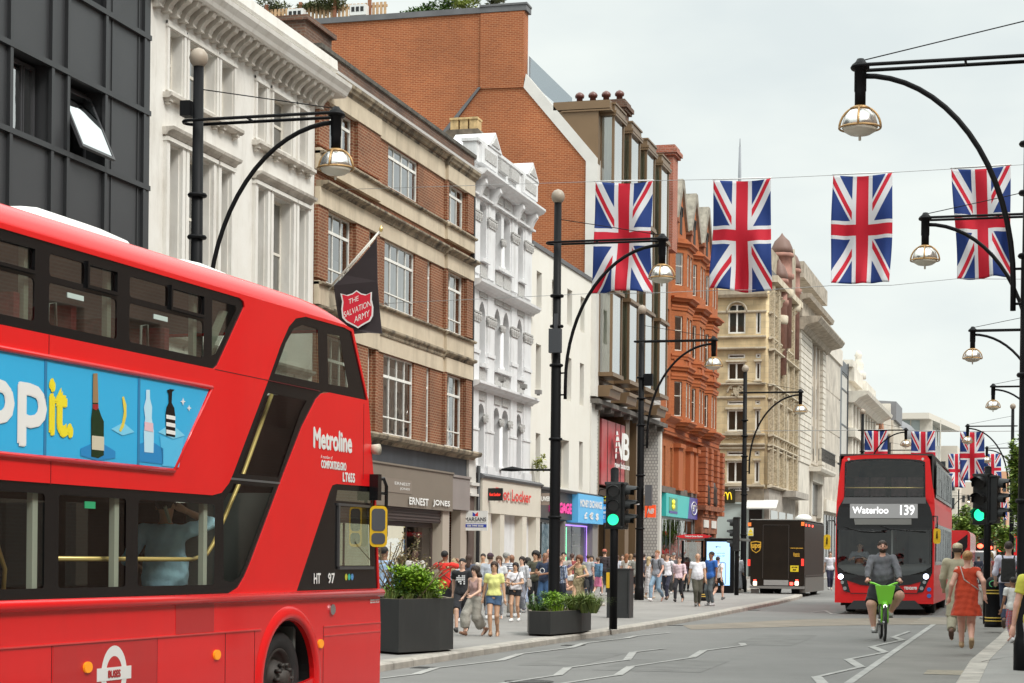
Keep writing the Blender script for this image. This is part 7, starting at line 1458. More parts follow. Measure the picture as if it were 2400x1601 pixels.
# cabinet
g=gnd(1433,1448,.12); zt=onY(1433,1332,g.y).z; xa=onY(1422,1400,g.y).x; xb=onY(1475,1400,g.y).x
cb_=thing('control_cabinet','dark grey street cabinet with a yellow strip behind the near traffic light','cabinet',((xa+xb)/2,g.y,g.z))
m_=MB(); m_.box(xa,xb,g.y,g.y+.5,g.z,zt-.03); m_.box(xa-.02,xb+.02,g.y-.02,g.y+.52,zt-.03,zt); m_.build('casing',mat('cabinet_grey',(.035,.037,.038),.5,var=.2,vs=3,dirt=.2),cb_)
m_=MB(); m_.box(xa+.52,xa+.53,g.y-.012,g.y,g.z+.1,zt-.1); m_.build('door_seam',MT['housing_black'],cb_)
fz=Fr((0,g.y,0),(1,0,0),(0,-1,0),1.,0); a=onY(1422,1378,g.y);b=onY(1443,1342,g.y); m_=MB(); m_.fb(fz,a.x,b.x,a.z,b.z,.0,.06); m_.build('button_panel',mat('panel_yellow',(.8,.48,.02),.45),pbx)
# ================================================================ PLANTERS
plm=mat('planter_charcoal',(.032,.033,.033),.55,var=.15,vs=1.2,dirt=.3,dcol=(.08,.08,.075)); rimm=mat('planter_rim',(.17,.14,.1),.8)
def planter(label,pts,h,soil=.06):
    c=sum((Vector((x,y,0)) for x,y in pts),Vector())/len(pts); z0=gz(c.y)+.12; o=thing('planter',label,'planter',(c.x,c.y,z0),'charcoal street planters')
    F0=Fr((0,0,0),(1,0,0),(0,0,1),1.,0); n_=len(pts); inn=[tuple((Vector((x,y,0))+(c-Vector((x,y,0))).normalized()*.09).xy) for x,y in pts]
    m=MB(); m.add([(x,y,z0+.03) for x,y in pts]+[(x,y,z0+h) for x,y in pts],[(i,(i+1)%n_,n_+(i+1)%n_,n_+i) for i in range(n_)]); m.build('box',plm,o)
    m=MB(); m.add([(x,y,z0+h) for x,y in pts]+[(x,y,z0+h) for x,y in inn],[(i,(i+1)%n_,n_+(i+1)%n_,n_+i) for i in range(n_)]); m.add([(x,y,z0+h) for x,y in inn]+[(x,y,z0+h-.1) for x,y in inn],[(i,(i+1)%n_,n_+(i+1)%n_,n_+i) for i in range(n_)]); m.build('rim',rimm,o)
    m=MB(); m.poly([(x,y,z0+h-soil) for x,y in inn]); m.build('soil',mat('soil',(.04,.028,.018),.95),o); return c,z0+h-soil
G1=lambda px,py: tuple(gnd(px,py,.12).xy)
p1,p2,p3=G1(900,1535),G1(935,1534),G1(1063,1526)
a1=G1(880,1531); a=Vector(G1(934,1535)); b=Vector(G1(1030,1529)); c=Vector(G1(1062,1526)); dirn=Vector((.2,1)).normalized()
c1,z1=planter('tall charcoal planter overflowing with bright green bushes, beside the near bus',[tuple(a),tuple(b),tuple(c),tuple(c+Vector((-.55,1.2))),tuple(a+Vector((-1.0,1.4))),tuple(a+Vector((-.75,.6)))],.86)
a=Vector(G1(1290,1492)); a0_=Vector(G1(1240,1490)); b=Vector(G1(1363,1485)); c=Vector(G1(1385,1480))
c2,z2=planter('low charcoal planter filled with grasses and leafy plants, behind the women',[tuple(a0_),tuple(a),tuple(b),tuple(c),tuple(c+Vector((-.4,1.0))),tuple(a0_+Vector((-.3,1.0)))],.47)
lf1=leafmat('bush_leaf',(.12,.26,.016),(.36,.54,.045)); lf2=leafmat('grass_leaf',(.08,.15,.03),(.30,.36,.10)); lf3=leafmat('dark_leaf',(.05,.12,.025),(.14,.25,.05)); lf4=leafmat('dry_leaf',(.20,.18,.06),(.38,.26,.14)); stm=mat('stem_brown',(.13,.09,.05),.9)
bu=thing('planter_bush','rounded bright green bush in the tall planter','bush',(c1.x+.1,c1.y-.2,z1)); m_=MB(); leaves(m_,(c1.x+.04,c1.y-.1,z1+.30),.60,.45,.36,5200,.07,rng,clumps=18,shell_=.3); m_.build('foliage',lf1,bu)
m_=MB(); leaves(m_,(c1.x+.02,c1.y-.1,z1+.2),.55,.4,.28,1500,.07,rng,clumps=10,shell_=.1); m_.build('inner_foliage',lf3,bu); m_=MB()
for k in range(12): m_.tube([(c1.x+rng.uniform(-.3,.3),c1.y-.2+rng.uniform(-.2,.2),z1),(c1.x+rng.uniform(-.7,.7),c1.y-.2+rng.uniform(-.5,.4),z1+.5)],.012,5)
m_.build('stems',stm,bu)
def grass(mb,c,R,n,h,rng,spread=.5,w=.012):
    for i in range(n):
        a=rng.uniform(0,6.28); r=R*math.sqrt(rng.random()); b=Vector((c[0]+r*math.cos(a),c[1]+r*math.sin(a),c[2])); a2=a+rng.uniform(-.8,.8); L=h*rng.uniform(.6,1.15); s=spread*rng.uniform(.3,1.2); d=Vector((math.cos(a2),math.sin(a2),0)); q=Vector((-d.y,d.x,0))*w
        p1=b+Vector((0,0,L*.55))+d*s*L*.25; p2=b+Vector((0,0,L*(.95-.35*s)))+d*s*L*.8
        mb.add([b-q,b+q,p1+q,p1-q,p2],[(0,1,2,3),(3,2,4)])
gs=thing('planter_grass','fine grass spilling along the front of the tall planter','grass clump',(c1.x-.2,c1.y-.6,z1)); m_=MB(); 
for k in range(4): grass(m_,(c1.x-.5+k*.28,c1.y-.5+.06*k,z1),.08,38,.26+.05*(k%2),rng,1.2,.006)
m_.build('blades',lf2,gs)
tw=thing('twiggy_shrub','tall straggly shrub with pinkish leaves at the left of the tall planter','shrub',(c1.x-.55,c1.y,z1)); m_=MB(); ml=MB()
for k in range(22):
    a=rng.uniform(0,6.28); base=Vector((c1.x-.5+.2*math.cos(a),c1.y+.1+.2*math.sin(a),z1)); tip=base+Vector((rng.uniform(-.65,.95),rng.uniform(-.4,.4),rng.uniform(.5,1.15))); mid=(base+tip)/2+Vector((rng.uniform(-.12,.12),0,.1)); m_.tube([base,mid,tip],.008,4)
    for j in range(22): t=rng.uniform(.35,1.05); p=base.lerp(mid,t*2) if t<.5 else mid.lerp(tip,t*2-1); leaves(ml,p,.07,.07,.07,2,.055,rng,shell_=0)
m_.build('stems',stm,tw); ml.build('foliage',lf4,tw)
for i,(dx,dy,R,n_,h_,lm,lab) in enumerate(((-.42,0,.32,520,.42,lf3,'dark leafy plant at the left of the low planter'),(.0,-.05,.4,900,.48,lf1,'bright leafy plant in the middle of the low planter'),(.5,0,.36,1000,.78,lf2,'tall feathery grass at the right of the low planter'))):
    o=thing('planter_plant',lab,'plant',(c2.x+dx,c2.y+dy,z2),'plants in the low planter'); m_=MB()
    if i==2:
        for k in range(3): grass(m_,(c2.x+dx-.22+k*.2,c2.y-.1+.08*(k%2),z2),.07,330,.5+.06*(k%2),rng,1.25,.006)
    else: leaves(m_,(c2.x+dx,c2.y+dy-.05,z2+.16+.08*i),R*.95,.42,.3,1300,.07,rng,clumps=9,shell_=.2,asp=.3); grass(m_,(c2.x+dx,c2.y-.3,z2),.18,110,.28,rng,1.2,.006)
    m_.build('foliage',lm,o)
wp=thing('wall_plant','small yellow-green plant growing on the ledge between the arcaded and cream buildings','plant',fa(65.8,4.3,.3)); m_=MB(); leaves(m_,fa(65.9,4.8,.3),.28,.3,.6,260,.14,rng,clumps=6); m_.build('foliage',leafmat('wall_leaf',(.2,.25,.04),(.42,.42,.1)),wp)
# ================================================================ BENCH, BINS, SHELTER
g=gnd(1395,1434,.12); a=onY(1372,1413,g.y); b=onY(1409,1413,g.y); bn=thing('stone_bench','short pale stone bench right of the low planter','bench',(a.x,g.y,g.z)); m_=MB(); m_.box(a.x-.5,b.x,g.y,g.y+.55,a.z-.09,a.z); m_.build('seat',mat('bench_stone',(.5,.46,.4),.8,var=.2,vs=4),bn,bevel=.03); m_=MB(); m_.box(a.x-.3,b.x-.55,g.y+.08,g.y+.45,g.z,a.z-.092); m_.build('support',mat('bench_base',(.22,.2,.17),.85),bn)
def litter_bin(label,px,py,ptop,wpx,front=True):
    g=gnd(px,py,.12); Z=-g.x*math.sin(rad(YAW))+g.y*math.cos(rad(YAW)); r=wpx/2/4500*Z; h=onY(px,ptop,g.y).z-g.z; o=thing('litter_bin',label,'bin',g,'black litter bins with gold bands')
    m=MB(); m.lathe(g,[(r*1.0,0),(r*1.0,.08),(r*.95,.1),(r*.95,h*.74),(r*1.0,h*.75),(r*1.0,h*.8),(r*.97,h*.86),(r*.8,h*.94),(r*.5,h*.99),(0,h)],24); m.build('body',blkp,o)
    m=MB()
    for z in (.13,.2,h*.66,h*.72):
        if z==h*.66: m.build('gold_band',mat('band_gold',(.7,.48,.08),.4),o); m=MB()
        m.lathe((g.x,g.y,g.z+z),[(r*.955,0),(r*.975,.008),(r*.975,.02),(r*.955,.028)],24)
    m.build('gold_band',mat('band_gold',(.7,.48,.08),.4),o)
    m=MB(); c=Vector((g.x,g.y,g.z+h*.86)); m.tube([c+Vector((.09*math.cos(t),-r*.93,.07*math.sin(t))) for t in np.linspace(.3,5.6,16)],.012,5); m.build('recycling_mark',mat('mark_green',(.1,.5,.2),.5),o)
    return o
litter_bin('tall black litter bin with gold bands at the right kerb',2328,1470,1352,41)
litter_bin('black litter bin behind the man in the white T-shirt',1644,1408,1322,28)
# bus shelter
g=gnd(1625,1388,.12); sh=thing('bus_shelter','bus shelter with a curved red roof and glass side panel','bus shelter',g); Yq=g.y
def q4(x,y,Y=Yq): p=onY(1350+x/3.647,1000+y/3.647,Y); return (p.x,p.z)
fq=Fr((0,Yq,0),(1,0,0),(0,-1,0),1.,0)
rf=[q4(872,940),q4(930,925),q4(1020,920),q4(1110,922),q4(1180,938),q4(1140,952),q4(1025,960),q4(920,954)]; m_=MB(); tess(m_,fq,rf,(),.5,.42); tess(m_,fq,rf,(),.42); rr_=m_.build('red_roundel_roof',mat('shelter_red',(.7,.02,.03),.35),sh)
m_=MB(); a=q4(950,945);b=q4(1100,932); text_on(m_,fq,'Oxford Circus Station',a[0],b[0],a[1],b[1],.505,0,bold=.004); m_.build('roof_letters',wht,rr_)
a=q4(900,962); b=q4(1340,945); m_=MB(); m_.fb(fq,a[0],b[0]+.2,a[1]-.03,a[1]+.06,-3.6,.4); m_.build('roof_plate',mat('shelter_roof_grey',(.4,.39,.36),.5),sh)
for x in (905,1072): a=q4(x,975); b=q4(x+12,1405); m_=MB(); m_.fb(fq,a[0],b[0],g.z,a[1],-.06,.06); m_.build('post',blkp,sh)
a=q4(915,985); b=q4(1068,1340); m_=MB(); m_.fb(fq,a[0],b[0],b[1],a[1],-.02,0); m_.build('side_panel',glass('shelter_glass',(.75,.8,.82),base=.2,power=1),sh)
a=q4(915,985);b=q4(975,1330); m_=MB(); m_.fb(fq,a[0],b[0],b[1],a[1],-1.5,-1.45); m_.build('route_poster',mat('poster_blue_grey',(.35,.45,.5),.5,var=.5,vs=4),sh)
ad2=thing('advert_screen','lit pale blue advertising screen on a black stand in front of the bus shelter','screen',(q4(1230,1400)[0],Yq-.6,g.z)); fq2=Fr((0,Yq-.8,0),(1,0,0),(0,-1,0),1.,0)
def q5(x,y): return q4(x,y,Yq-.8)
a=q5(1092,1440); b=q5(1348,955); m_=MB(); m_.fb(fq2,a[0],b[0],gz(Yq)+.12,b[1],-.25,0); m_.build('casing',blkp,ad2,bevel=.02)
a=q5(1115,1355); b=q5(1318,985); m_=MB(); m_.fb(fq2,a[0],b[0],a[1],b[1],0,.01); sc2=m_.build('screen',mat('screen_blue',(.3,.5,.75),.2,emit=(.36,.58,.86),es=.95),ad2)
m_=MB(); a=q5(1208,1036);b=q5(1240,1020); text_on(m_,fq2,'Pay',a[0],b[0],a[1],b[1],.014,0); tess(m_,fq2,circ(*q5(1200,1028),.03,10),(),.014)
for t,y in (('Pay securely',1088),('with Face ID.',1110)): a=q5(1165,y);b=q5(1275,y-12); text_on(m_,fq2,t,a[0],b[0],a[1],b[1],.014,0)
a=q5(1170,1350);b=q5(1280,1160); P=rrect(a[0],b[0],a[1],b[1],.09); m_.tube([fq2(x,z,.015) for x,z in P+[P[0]]],.011,5); m_.build('screen_print',mat('ink_blue',(.02,.04,.12),.5),sc2)
# ================================================================ STREET TREES (far right)
bark=mat('bark',(.12,.10,.075),.9,var=.3,vs=6); tl1=leafmat('plane_leaf',(.09,.17,.03),(.27,.36,.07)); 
def tree(label,px,pbase,ptop,wpx,seed,n=2600,ls=.32,grp='plane trees along the far road'):
    r=random.Random(seed); g=gnd(px,pbase,.1); top=onY(px,ptop,g.y).z; Z=-g.x*math.sin(rad(YAW))+g.y*math.cos(rad(YAW)); w=wpx/4500*Z/2; h=top-g.z; o=thing('plane_tree',label,'tree',g,grp); m=MB(); m.tube([g,g+Vector((.1,0,h*.3)),g+Vector((-.1,.1,h*.55)),g+Vector((.1,0,h*.85))],[w*.11,w*.08,w*.06,.04],9)
    for k in range(9): a=r.uniform(0,6.28); zz=h*r.uniform(.3,.65); b=g+Vector((0,0,zz)); m.tube([b,b+Vector((math.cos(a)*w*.4,math.sin(a)*w*.4,h*.14)),b+Vector((math.cos(a)*w*.75,math.sin(a)*w*.75,h*.24))],[w*.05,w*.035,.02],6)
    m.build('trunk',bark,o); m=MB(); leaves(m,g+Vector((0,0,h*.64)),w,w,h*.37,n,ls,r,clumps=26,shell_=.2,asp=.8); m.build('crown',tl1,o); return o
tree('street tree at the right edge, leaning over the right-hand lamp posts',2398,1395,975,90,1,n=3600,ls=.24)
tree('dense green tree behind the right-hand traffic light, left of the pole',2262,1347,1185,75,2)
tree('broad green tree behind the traffic light pole',2305,1346,1165,90,3,n=3200)
tree('small far tree next to the tiny far lamp posts',2232,1345,1200,48,4,n=1600)
tree('small round street tree far behind the right-hand traffic light, lower than the rest',2350,1348,1225,50,5,n=1600)
# black post at the right edge
# ================================================================ PEOPLE  (one continuous body grown from a distance field)
def smin(a,b,k): h=np.clip(.5+.5*(b-a)/k,0,1); return b+(a-b)*h-k*h*(1-h)
class Fld:
    def __init__(s,lo,hi,vx):
        s.lo=np.array(lo,float); n_=np.ceil((np.array(hi)-s.lo)/vx).astype(int)+1; s.vx=vx
        ax=[s.lo[i]+np.arange(n_[i])*vx for i in range(3)]; s.X,s.Y,s.Z=[a.astype(np.float32) for a in np.meshgrid(*ax,indexing='ij')]; s.f=np.full(s.X.shape,9.,np.float32)
    def cone(s,a,b,ra,rb,ys=1.,cut0=None,cut1=None,z0=None):
        a=np.array(a,float);b=np.array(b,float); d=b-a; L=float(d@d)+1e-9; X,Y,Z=s.X-a[0],(s.Y-a[1]),s.Z-a[2]
        if ys!=1.: Y=Y*ys; d=d*np.array([1,ys,1]); L=float(d@d)+1e-9
        t=(X*d[0]+Y*d[1]+Z*d[2])/L; tc=np.clip(t,0,1); q=np.sqrt((X-tc*d[0])**2+(Y-tc*d[1])**2+(Z-tc*d[2])**2)-(ra+(rb-ra)*tc)
        if cut1 is not None: q=np.maximum(q,(t-cut1)*math.sqrt(L))
        if cut0 is not None: q=np.maximum(q,(cut0-t)*math.sqrt(L))
        return q
    def ell(s,c,r): 
        x,y,z=(s.X-c[0])/r[0],(s.Y-c[1])/r[1],(s.Z-c[2])/r[2]; k=np.sqrt(x*x+y*y+z*z); return (k-1)*min(r)
    def add(s,q,k=.025): s.f=smin(s.f,q,k) if k else np.minimum(s.f,q); return s
    def sub(s,q,k=.01): s.f=-smin(-s.f,q,k); return s
    def cut(s,q): s.f=np.maximum(s.f,q); return s
    def mesh(s):
        f=s.f; f[0]=f[-1]=9; f[:,0]=f[:,-1]=9; f[:,:,0]=f[:,:,-1]=9
        ins=f<0; N=np.array(f.shape)-1; P=np.zeros((*N,3));C=np.zeros(N)
        for ax in range(3):
            for o1 in (0,1):
                for o2 in (0,1):
                    sl0=[None]*3; sl1=[None]*3; oth=[i for i in range(3) if i!=ax]
                    sl0[ax]=slice(0,N[ax]); sl1[ax]=slice(1,N[ax]+1)
                    for i,o in zip(oth,(o1,o2)): sl0[i]=slice(o,N[i]+o); sl1[i]=slice(o,N[i]+o)
                    A_,B_=f[tuple(sl0)],f[tuple(sl1)]; x=(A_<0)!=(B_<0); t=np.where(x,A_/np.where(x,A_-B_,1),0)
                    C+=x; P[...,ax]+=np.where(x,t,0)
                    for i,o in zip(oth,(o1,o2)): P[...,i]+=np.where(x,o,0)
        m=C>0; idx=-np.ones(N,int); idx[m]=np.arange(m.sum()); pos=np.argwhere(m)+P[m]/C[m][:,None]; V=s.lo+pos*s.vx; F=[]
        for ax in range(3):
            o=[i for i in range(3) if i!=ax]; sl0=[slice(1,N[i]) for i in range(3)]; sl0[ax]=slice(0,N[ax]); sl1=list(sl0); sl1[ax]=slice(1,N[ax]+1)
            a_,b_=ins[tuple(sl0)],ins[tuple(sl1)]
            for flip,msk in ((0,a_&~b_),(1,~a_&b_)):
                q=np.argwhere(msk); 
                if not len(q): continue
                base=q.copy(); 
                for i in o: base[:,i]+=1
                def g(d1,d2): r=base.copy(); r[:,o[0]]-=d1; r[:,o[1]]-=d2; return idx[r[:,0],r[:,1],r[:,2]]
                Q=np.stack([g(1,1),g(0,1),g(0,0),g(1,0)],1)
                if flip^(ax==1): Q=Q[:,::-1]
                F.append(Q)
        F=np.concatenate(F); F=F[(F>=0).all(1)]
        return V,F
def ik(a,b,l1,l2,hint):
    a,b=Vector(a),Vector(b); d=b-a; L=min(d.length,(l1+l2)*.995); d.normalize(); b=a+d*L; x=(l1*l1-l2*l2+L*L)/(2*L); h=math.sqrt(max(0,l1*l1-x*x)); hv=Vector(hint); hv=(hv-d*hv.dot(d)).normalized(); return a+d*x+hv*h,b
SK={'light':(.66,.41,.30),'tan':(.56,.33,.21),'brown':(.27,.13,.075),'dark':(.10,.05,.032),'pink':(.68,.38,.29)}
def skinm(k): return mat('skin_'+k,SK[k],.55,var=.08,vs=9)
def clothm(c,kind='plain',c2=None):
    nm='cloth_%s_%d_%d_%d'%(kind,*[int(x*255) for x in c])+('' if not c2 else '_%d'%int(c2[0]*255))
    if nm in MT: return MT[nm]
    m=mat(nm,c,.88,var=.16,vs=6,bump=.8,bs=11,sheen=.1)
    if kind!='plain' and c2:
        nt=m.node_tree; b=nt.nodes['Principled BSDF']; tcn=nt.nodes.new('ShaderNodeTexCoord'); L=nt.links.new; src=[]
        for dr in (('Z',) if kind=='hstripe' else (('X',) if kind=='vstripe' else ('Z','X'))):
            w=nt.nodes.new('ShaderNodeTexWave'); w.bands_direction=dr; w.inputs['Scale'].default_value={'hstripe':5,'vstripe':12,'plaid':7}[kind]; L(tcn.outputs['Object'],w.inputs[0]); g=nt.nodes.new('ShaderNodeMath'); g.operation='GREATER_THAN'; g.inputs[1].default_value=.72; L(w.outputs['Fac'],g.inputs[0]); src.append(g.outputs[0])
        if len(src)==2: a=nt.nodes.new('ShaderNodeMath'); a.operation='MAXIMUM'; L(src[0],a.inputs[0]); L(src[1],a.inputs[1]); src=[a.outputs[0]]
        mxn=nt.nodes.new('ShaderNodeMixRGB'); mxn.inputs[1].default_value=(*c,1); mxn.inputs[2].default_value=(*c2,1); L(src[0],mxn.inputs[0]); L(mxn.outputs[0],b.inputs['Base Color'])
    return m
def hand(mb,w,d,side,curl,out,k=1.):
    """palm and five fingers at wrist w, pointing along d; out = direction of the thumb side"""
    w=Vector(w); d=Vector(d).normalized(); o=(Vector(out)-d*Vector(out).dot(d)).normalized(); n_=d.cross(o)*side
    mb.tube([w-d*.02*k,w+d*.03*k,w+d*.07*k,w+d*.095*k],[.024*k,.031*k,.036*k,.03*k],8)
    for i,(off,L) in enumerate(((.028,.072),(.010,.082),(-.009,.075),(-.027,.058))):
        b=w+d*.085*k+o*off*k; c1=curl*.5; c2=curl; e1=b+(d*math.cos(c1)+n_*math.sin(c1))*L*.5*k; e2=e1+(d*math.cos(c2*1.3)+n_*math.sin(c2*1.3))*L*.5*k; mb.tube([b,e1,e2],[.0095*k,.0088*k,.007*k],6)
    b=w+d*.03*k+o*.026*k; e=b+(d*.6+o*.7+n_*.3).normalized()*.04*k; mb.tube([b,e,e+(d*.85+o*.2+n_*.35).normalized()*.03*k],[.013*k,.011*k,.008*k],6)
NP=[0]
def person(label,px,pyb,pyt,rot=0,pose='stand',top=('tee',(.8,.8,.8)),bot=('trousers',(.05,.05,.07)),skin='light',hair=('short',(.05,.03,.02)),shoe=(.7,.7,.7),fem=False,fat=0.,vx=.017,P=None,at=None,h=None,lean=0.,grp='pedestrians on the pavements',feet=True,bag=None,head_turn=0.,face=True):
    NP[0]+=1; r=random.Random(NP[0]*7+1)
    g=at if at is not None else gnd(px,pyb,.12); H_=h or (onY(px,pyt,g.y).z-g.z); sc=H_/1.75
    o=thing('person',label,'person',g,grp); o.rotation_euler=(0,0,rad(rot)); o.scale=(sc,sc,sc); ORG[o.name]=Vector((0,0,0))
    sh=.165 if fem else .19; hp=.085
    J=dict(pel=(0,0,.93),ank=[(-.09,.0,.09),(.09,.0,.09)],wr=[(-.26,-.03,.86),(.26,-.03,.86)],kh=[(0,-1,0),(0,-1,0)],eh=[(-.3,1,0),(.3,1,0)],ft=[(-.1,-1,0),(.1,-1,0)],curl=[.5,.5])
    if pose=='walk': J.update(ank=[(-.07,-.27,.10),(.07,.30,.17)],wr=[(-.25,.16,.88),(.25,-.22,.92)],pel=(0,0,.90),ft=[(0,-1,.25),(0,-.8,-.75)])
    if pose=='walk2': J.update(ank=[(-.07,.30,.17),(.07,-.27,.10)],wr=[(-.25,-.22,.92),(.25,.16,.88)],pel=(0,0,.90),ft=[(0,-.8,-.75),(0,-1,.25)])
    if pose=='stroll': J.update(ank=[(-.06,-.13,.09),(.07,.15,.11)],wr=[(-.26,.07,.86),(.26,-.12,.88)],pel=(0,0,.92),ft=[(0,-1,.1),(.05,-.9,-.4)])
    if pose=='phone': J.update(ank=[(-.08,-.1,.09),(.08,.12,.1)],wr=[(-.07,-.27,1.13),(.07,-.28,1.12)],eh=[(-1,.6,-.4),(1,.6,-.4)],curl=[1.,1.])
    if P: J.update(P)
    pel=Vector(J['pel']); dz=pel.z-.93; ln=Vector((0,-math.sin(lean),0)); T=lambda x,y,z: (x,y-math.sin(lean)*(z-.93)+pel.y,z+dz) 
    S_=[T(-sh,0,1.415),T(sh,0,1.415)]; HJ=[(pel.x-hp,pel.y,pel.z-.02),(pel.x+hp,pel.y,pel.z-.02)]
    K=[];A_=[];E_=[];W_=[]
    for i in (0,1):
        k,a=ik(HJ[i],J['ank'][i],.43,.43,J['kh'][i]); K.append(k);A_.append(a); e,w=ik(S_[i],J['wr'][i],.29,.26,J['eh'][i]); E_.append(e);W_.append(w)
    allp=[*map(Vector,S_),*map(Vector,HJ),*K,*A_,*E_,*W_]
    mg=.24+fat; lo=(min(p.x for p in allp)-mg,min(min(p.y for p in allp)-mg,-.3),min(0,min(p.z for p in allp)-.12)); hi=(max(p.x for p in allp)+mg,max(p.y for p in allp)+mg,1.82+dz)
    hc=Vector(T(0,0,1.64)); hf=math.radians(head_turn)
    def emit(F,name,m,par=o,extra=None):
        V,Q=F.mesh(); mb=MB(); mb.smooth=True; mb.v=[tuple(v) for v in V]; mb.f=[tuple(q) for q in Q.tolist()]; mb.mi=[0]*len(mb.f); mb.sm=[True]*len(mb.f)
        if extra: extra(mb)
        return mb.build(name,m,par)
    def HT(x,y,z): c,s=math.cos(hf),math.sin(hf); return (hc.x+x*c-y*s,hc.y+x*s+y*c,hc.z+z)
    # --- body
    F=Fld(lo,hi,vx); F.add(F.cone(T(0,.01,1.02),T(0,0,1.3),.12+fat*.6,.135,ys=1.35),0).add(F.cone(S_[0],S_[1],.055,.055),.05).add(F.cone(T(0,.005,1.38),T(0,-.01,1.56),.058,.05),.05)
    F.add(F.cone((pel.x-.05,pel.y,pel.z+.02),(pel.x+.05,pel.y,pel.z+.02),.12,.12),.05)
    for i in (0,1):
        lt=fat*.45; F.add(F.cone(HJ[i],K[i],(.083 if not fem else .086)+lt,.052+lt),.03); F.add(F.cone(K[i],A_[i],.052+lt,.036+lt*.2),.02); cm=K[i].lerp(A_[i],.3)+Vector((0,.018,0)); F.add(F.ell(cm,(.05,.053,.11)),.03)
        an=A_[i]; fd=Vector(J['ft'][i]).normalized(); F.add(F.cone(an+Vector((0,0,-.035)),an+fd*.15+Vector((0,0,-.045)),.036,.026),.03)
        u=1.15 if fat>.02 else 1.; F.add(F.cone(S_[i],E_[i],.048*u,.037*u),.03); F.add(F.cone(E_[i],W_[i],.038*u,.025),.02)
    F.add(F.ell(HT(0,.012,.02),(.077,.095,.092)),.02); F.add(F.ell(HT(0,-.022,-.04),(.058,.068,.075)),.03); F.add(F.ell(HT(0,-.05,-.09),(.03,.03,.025)),.025)
    F.add(F.cone(HT(0,-.088,.005),HT(0,-.108,-.022),.009,.014),.015)
    for sgn in (-1,1): F.add(F.ell(HT(sgn*.08,.012,-.01),(.013,.022,.032)),.008); F.sub(F.ell(HT(sgn*.032,-.105,.008),(.02,.018,.013)),.012)
    def hands(mb):
        for i in (0,1):
            sgn=-1 if i==0 else 1; d=(W_[i]-E_[i]).normalized(); outv=(0,-1,0) if abs(d.y)<.7 else (-sgn,0,.3); hand(mb,W_[i],d,-sgn*1,J['curl'][i],outv,1.05)
    body=emit(F,'body',skinm(skin),extra=hands)
    if face:
        mb=MB(); mb.smooth=True
        for sgn in (-1,1): mb.lathe(HT(sgn*.032,-.088,.006),[(0,-.011),(.009,-.006),(.012,0),(.009,.006),(0,.011)],8)
        mb.build('eyes',mat('eye_dark',(.03,.02,.018),.3),o); mb=MB()
        for sgn in (-1,1): mb.tube([HT(sgn*.018,-.098,.028),HT(sgn*.034,-.098,.034),HT(sgn*.052,-.086,.028)],.005,5)
        mb.build('eyebrows',mat('brow_%d'%int(hair[1][0]*99),tuple(c*.7 for c in hair[1]),.9),o)
        mb=MB(); mb.tube([HT(-.024,-.082,-.056),HT(-.01,-.091,-.053),HT(.01,-.091,-.053),HT(.024,-.082,-.056)],[.003,.007,.007,.003],6); mb.build('lips',mat('lips_'+skin,tuple(min(1,c*v) for c,v in zip(SK[skin],(.95,.55,.6))),.5),o)
    # --- top
    kind,col=top[0],top[1]; tm=clothm(col,*[v for v in top[2:4]]) if len(top)>2 else clothm(col)
    def torso(F,inf=.014,zlo=.93,dress=False):
        F.add(F.cone(T(0,.01,1.02),T(0,0,1.32),.125+inf+fat*.9,.138+inf+fat*.3,ys=1.3),0); F.add(F.cone(T(-sh*.8,0,1.40),T(sh*.8,0,1.40),.056+inf,.056+inf),.05)
        if fat>.03: F.add(F.ell(T(0,-.045,1.08),(.16+fat*.6,.125+fat*.5,.2)),.08)
        if fem:
            for sgn in (-1,1): F.add(F.ell(T(sgn*.06,-.078,1.25),(.06,.052,.065)),.05)
        F.add(F.cone((pel.x-.05,pel.y,pel.z+.03),(pel.x+.05,pel.y,pel.z+.03),.125+inf,.125+inf),.06)
    if kind!='none':
        F=Fld(lo,hi,vx); torso(F); ln_={'tee':.55,'tank':.0,'long':2.,'shirt':2.,'rolled':1.25,'hood':2.,'polo':.6,'dress':.25,'robe':2.,'jacket':2.,'strap':0}[kind]; wd_={'hood':.022,'jacket':.02,'robe':.024,'tee':.017,'shirt':.014,'rolled':.016}.get(kind,.012)
        for i in (0,1):
            if ln_<=0: F.sub(F.ell((S_[i][0]*1.05,S_[i][1],S_[i][2]+.02),(.045,.12,.07)),.01); continue
            a,b=min(1.,ln_),max(0,ln_-1)
            F.add(F.cone(S_[i],E_[i],.052+wd_,.042+wd_,cut1=a if a<1 else None),.03)
            if b>0: F.add(F.cone(E_[i],W_[i],.041+wd_,.029+wd_*.8,cut1=b*.97),.02)
        zt=1.475+dz; 
        if kind in('tank','strap','dress'): F.sub(F.ell(T(0,-.05,1.46),(.1,.12,.10 if kind!='dress' else .09)),.02)
        else: F.sub(F.ell(T(0,-.03,1.49),(.062,.075,.055)),.01)
        if kind=='hood': F.add(F.ell(T(0,.075,1.46),(.11,.075,.06)),.03); F.add(F.cone(T(-.07,-.0,1.485),T(.07,-.0,1.485),.035,.035),.03)
        hem={'tee':.95 if fem else .86,'tank':1.0 if fem else .88,'long':.86,'shirt':.84,'rolled':.9,'hood':.82,'polo':.85,'jacket':.8,'strap':.98}.get(kind,.86)
        if kind=='dress' or kind=='robe':
            hz,hr=(top[4],top[5]) if len(top)>5 else ((.5,.3) if kind=='dress' else (.3,.27))
            w0=(pel.x,pel.y+.0,1.12); F.add(F.cone(w0,(pel.x,pel.y+.01,hz-.12),.15,hr,ys=1.15),.05); hem=hz
            ang=np.arctan2(F.Y-pel.y,F.X-pel.x); F.f=F.f+ (np.sin(ang*9)*.010*np.clip((1.1-F.Z)/.6,0,1)).astype(np.float32)
        elif fem and kind=='tee' : F.f=F.f
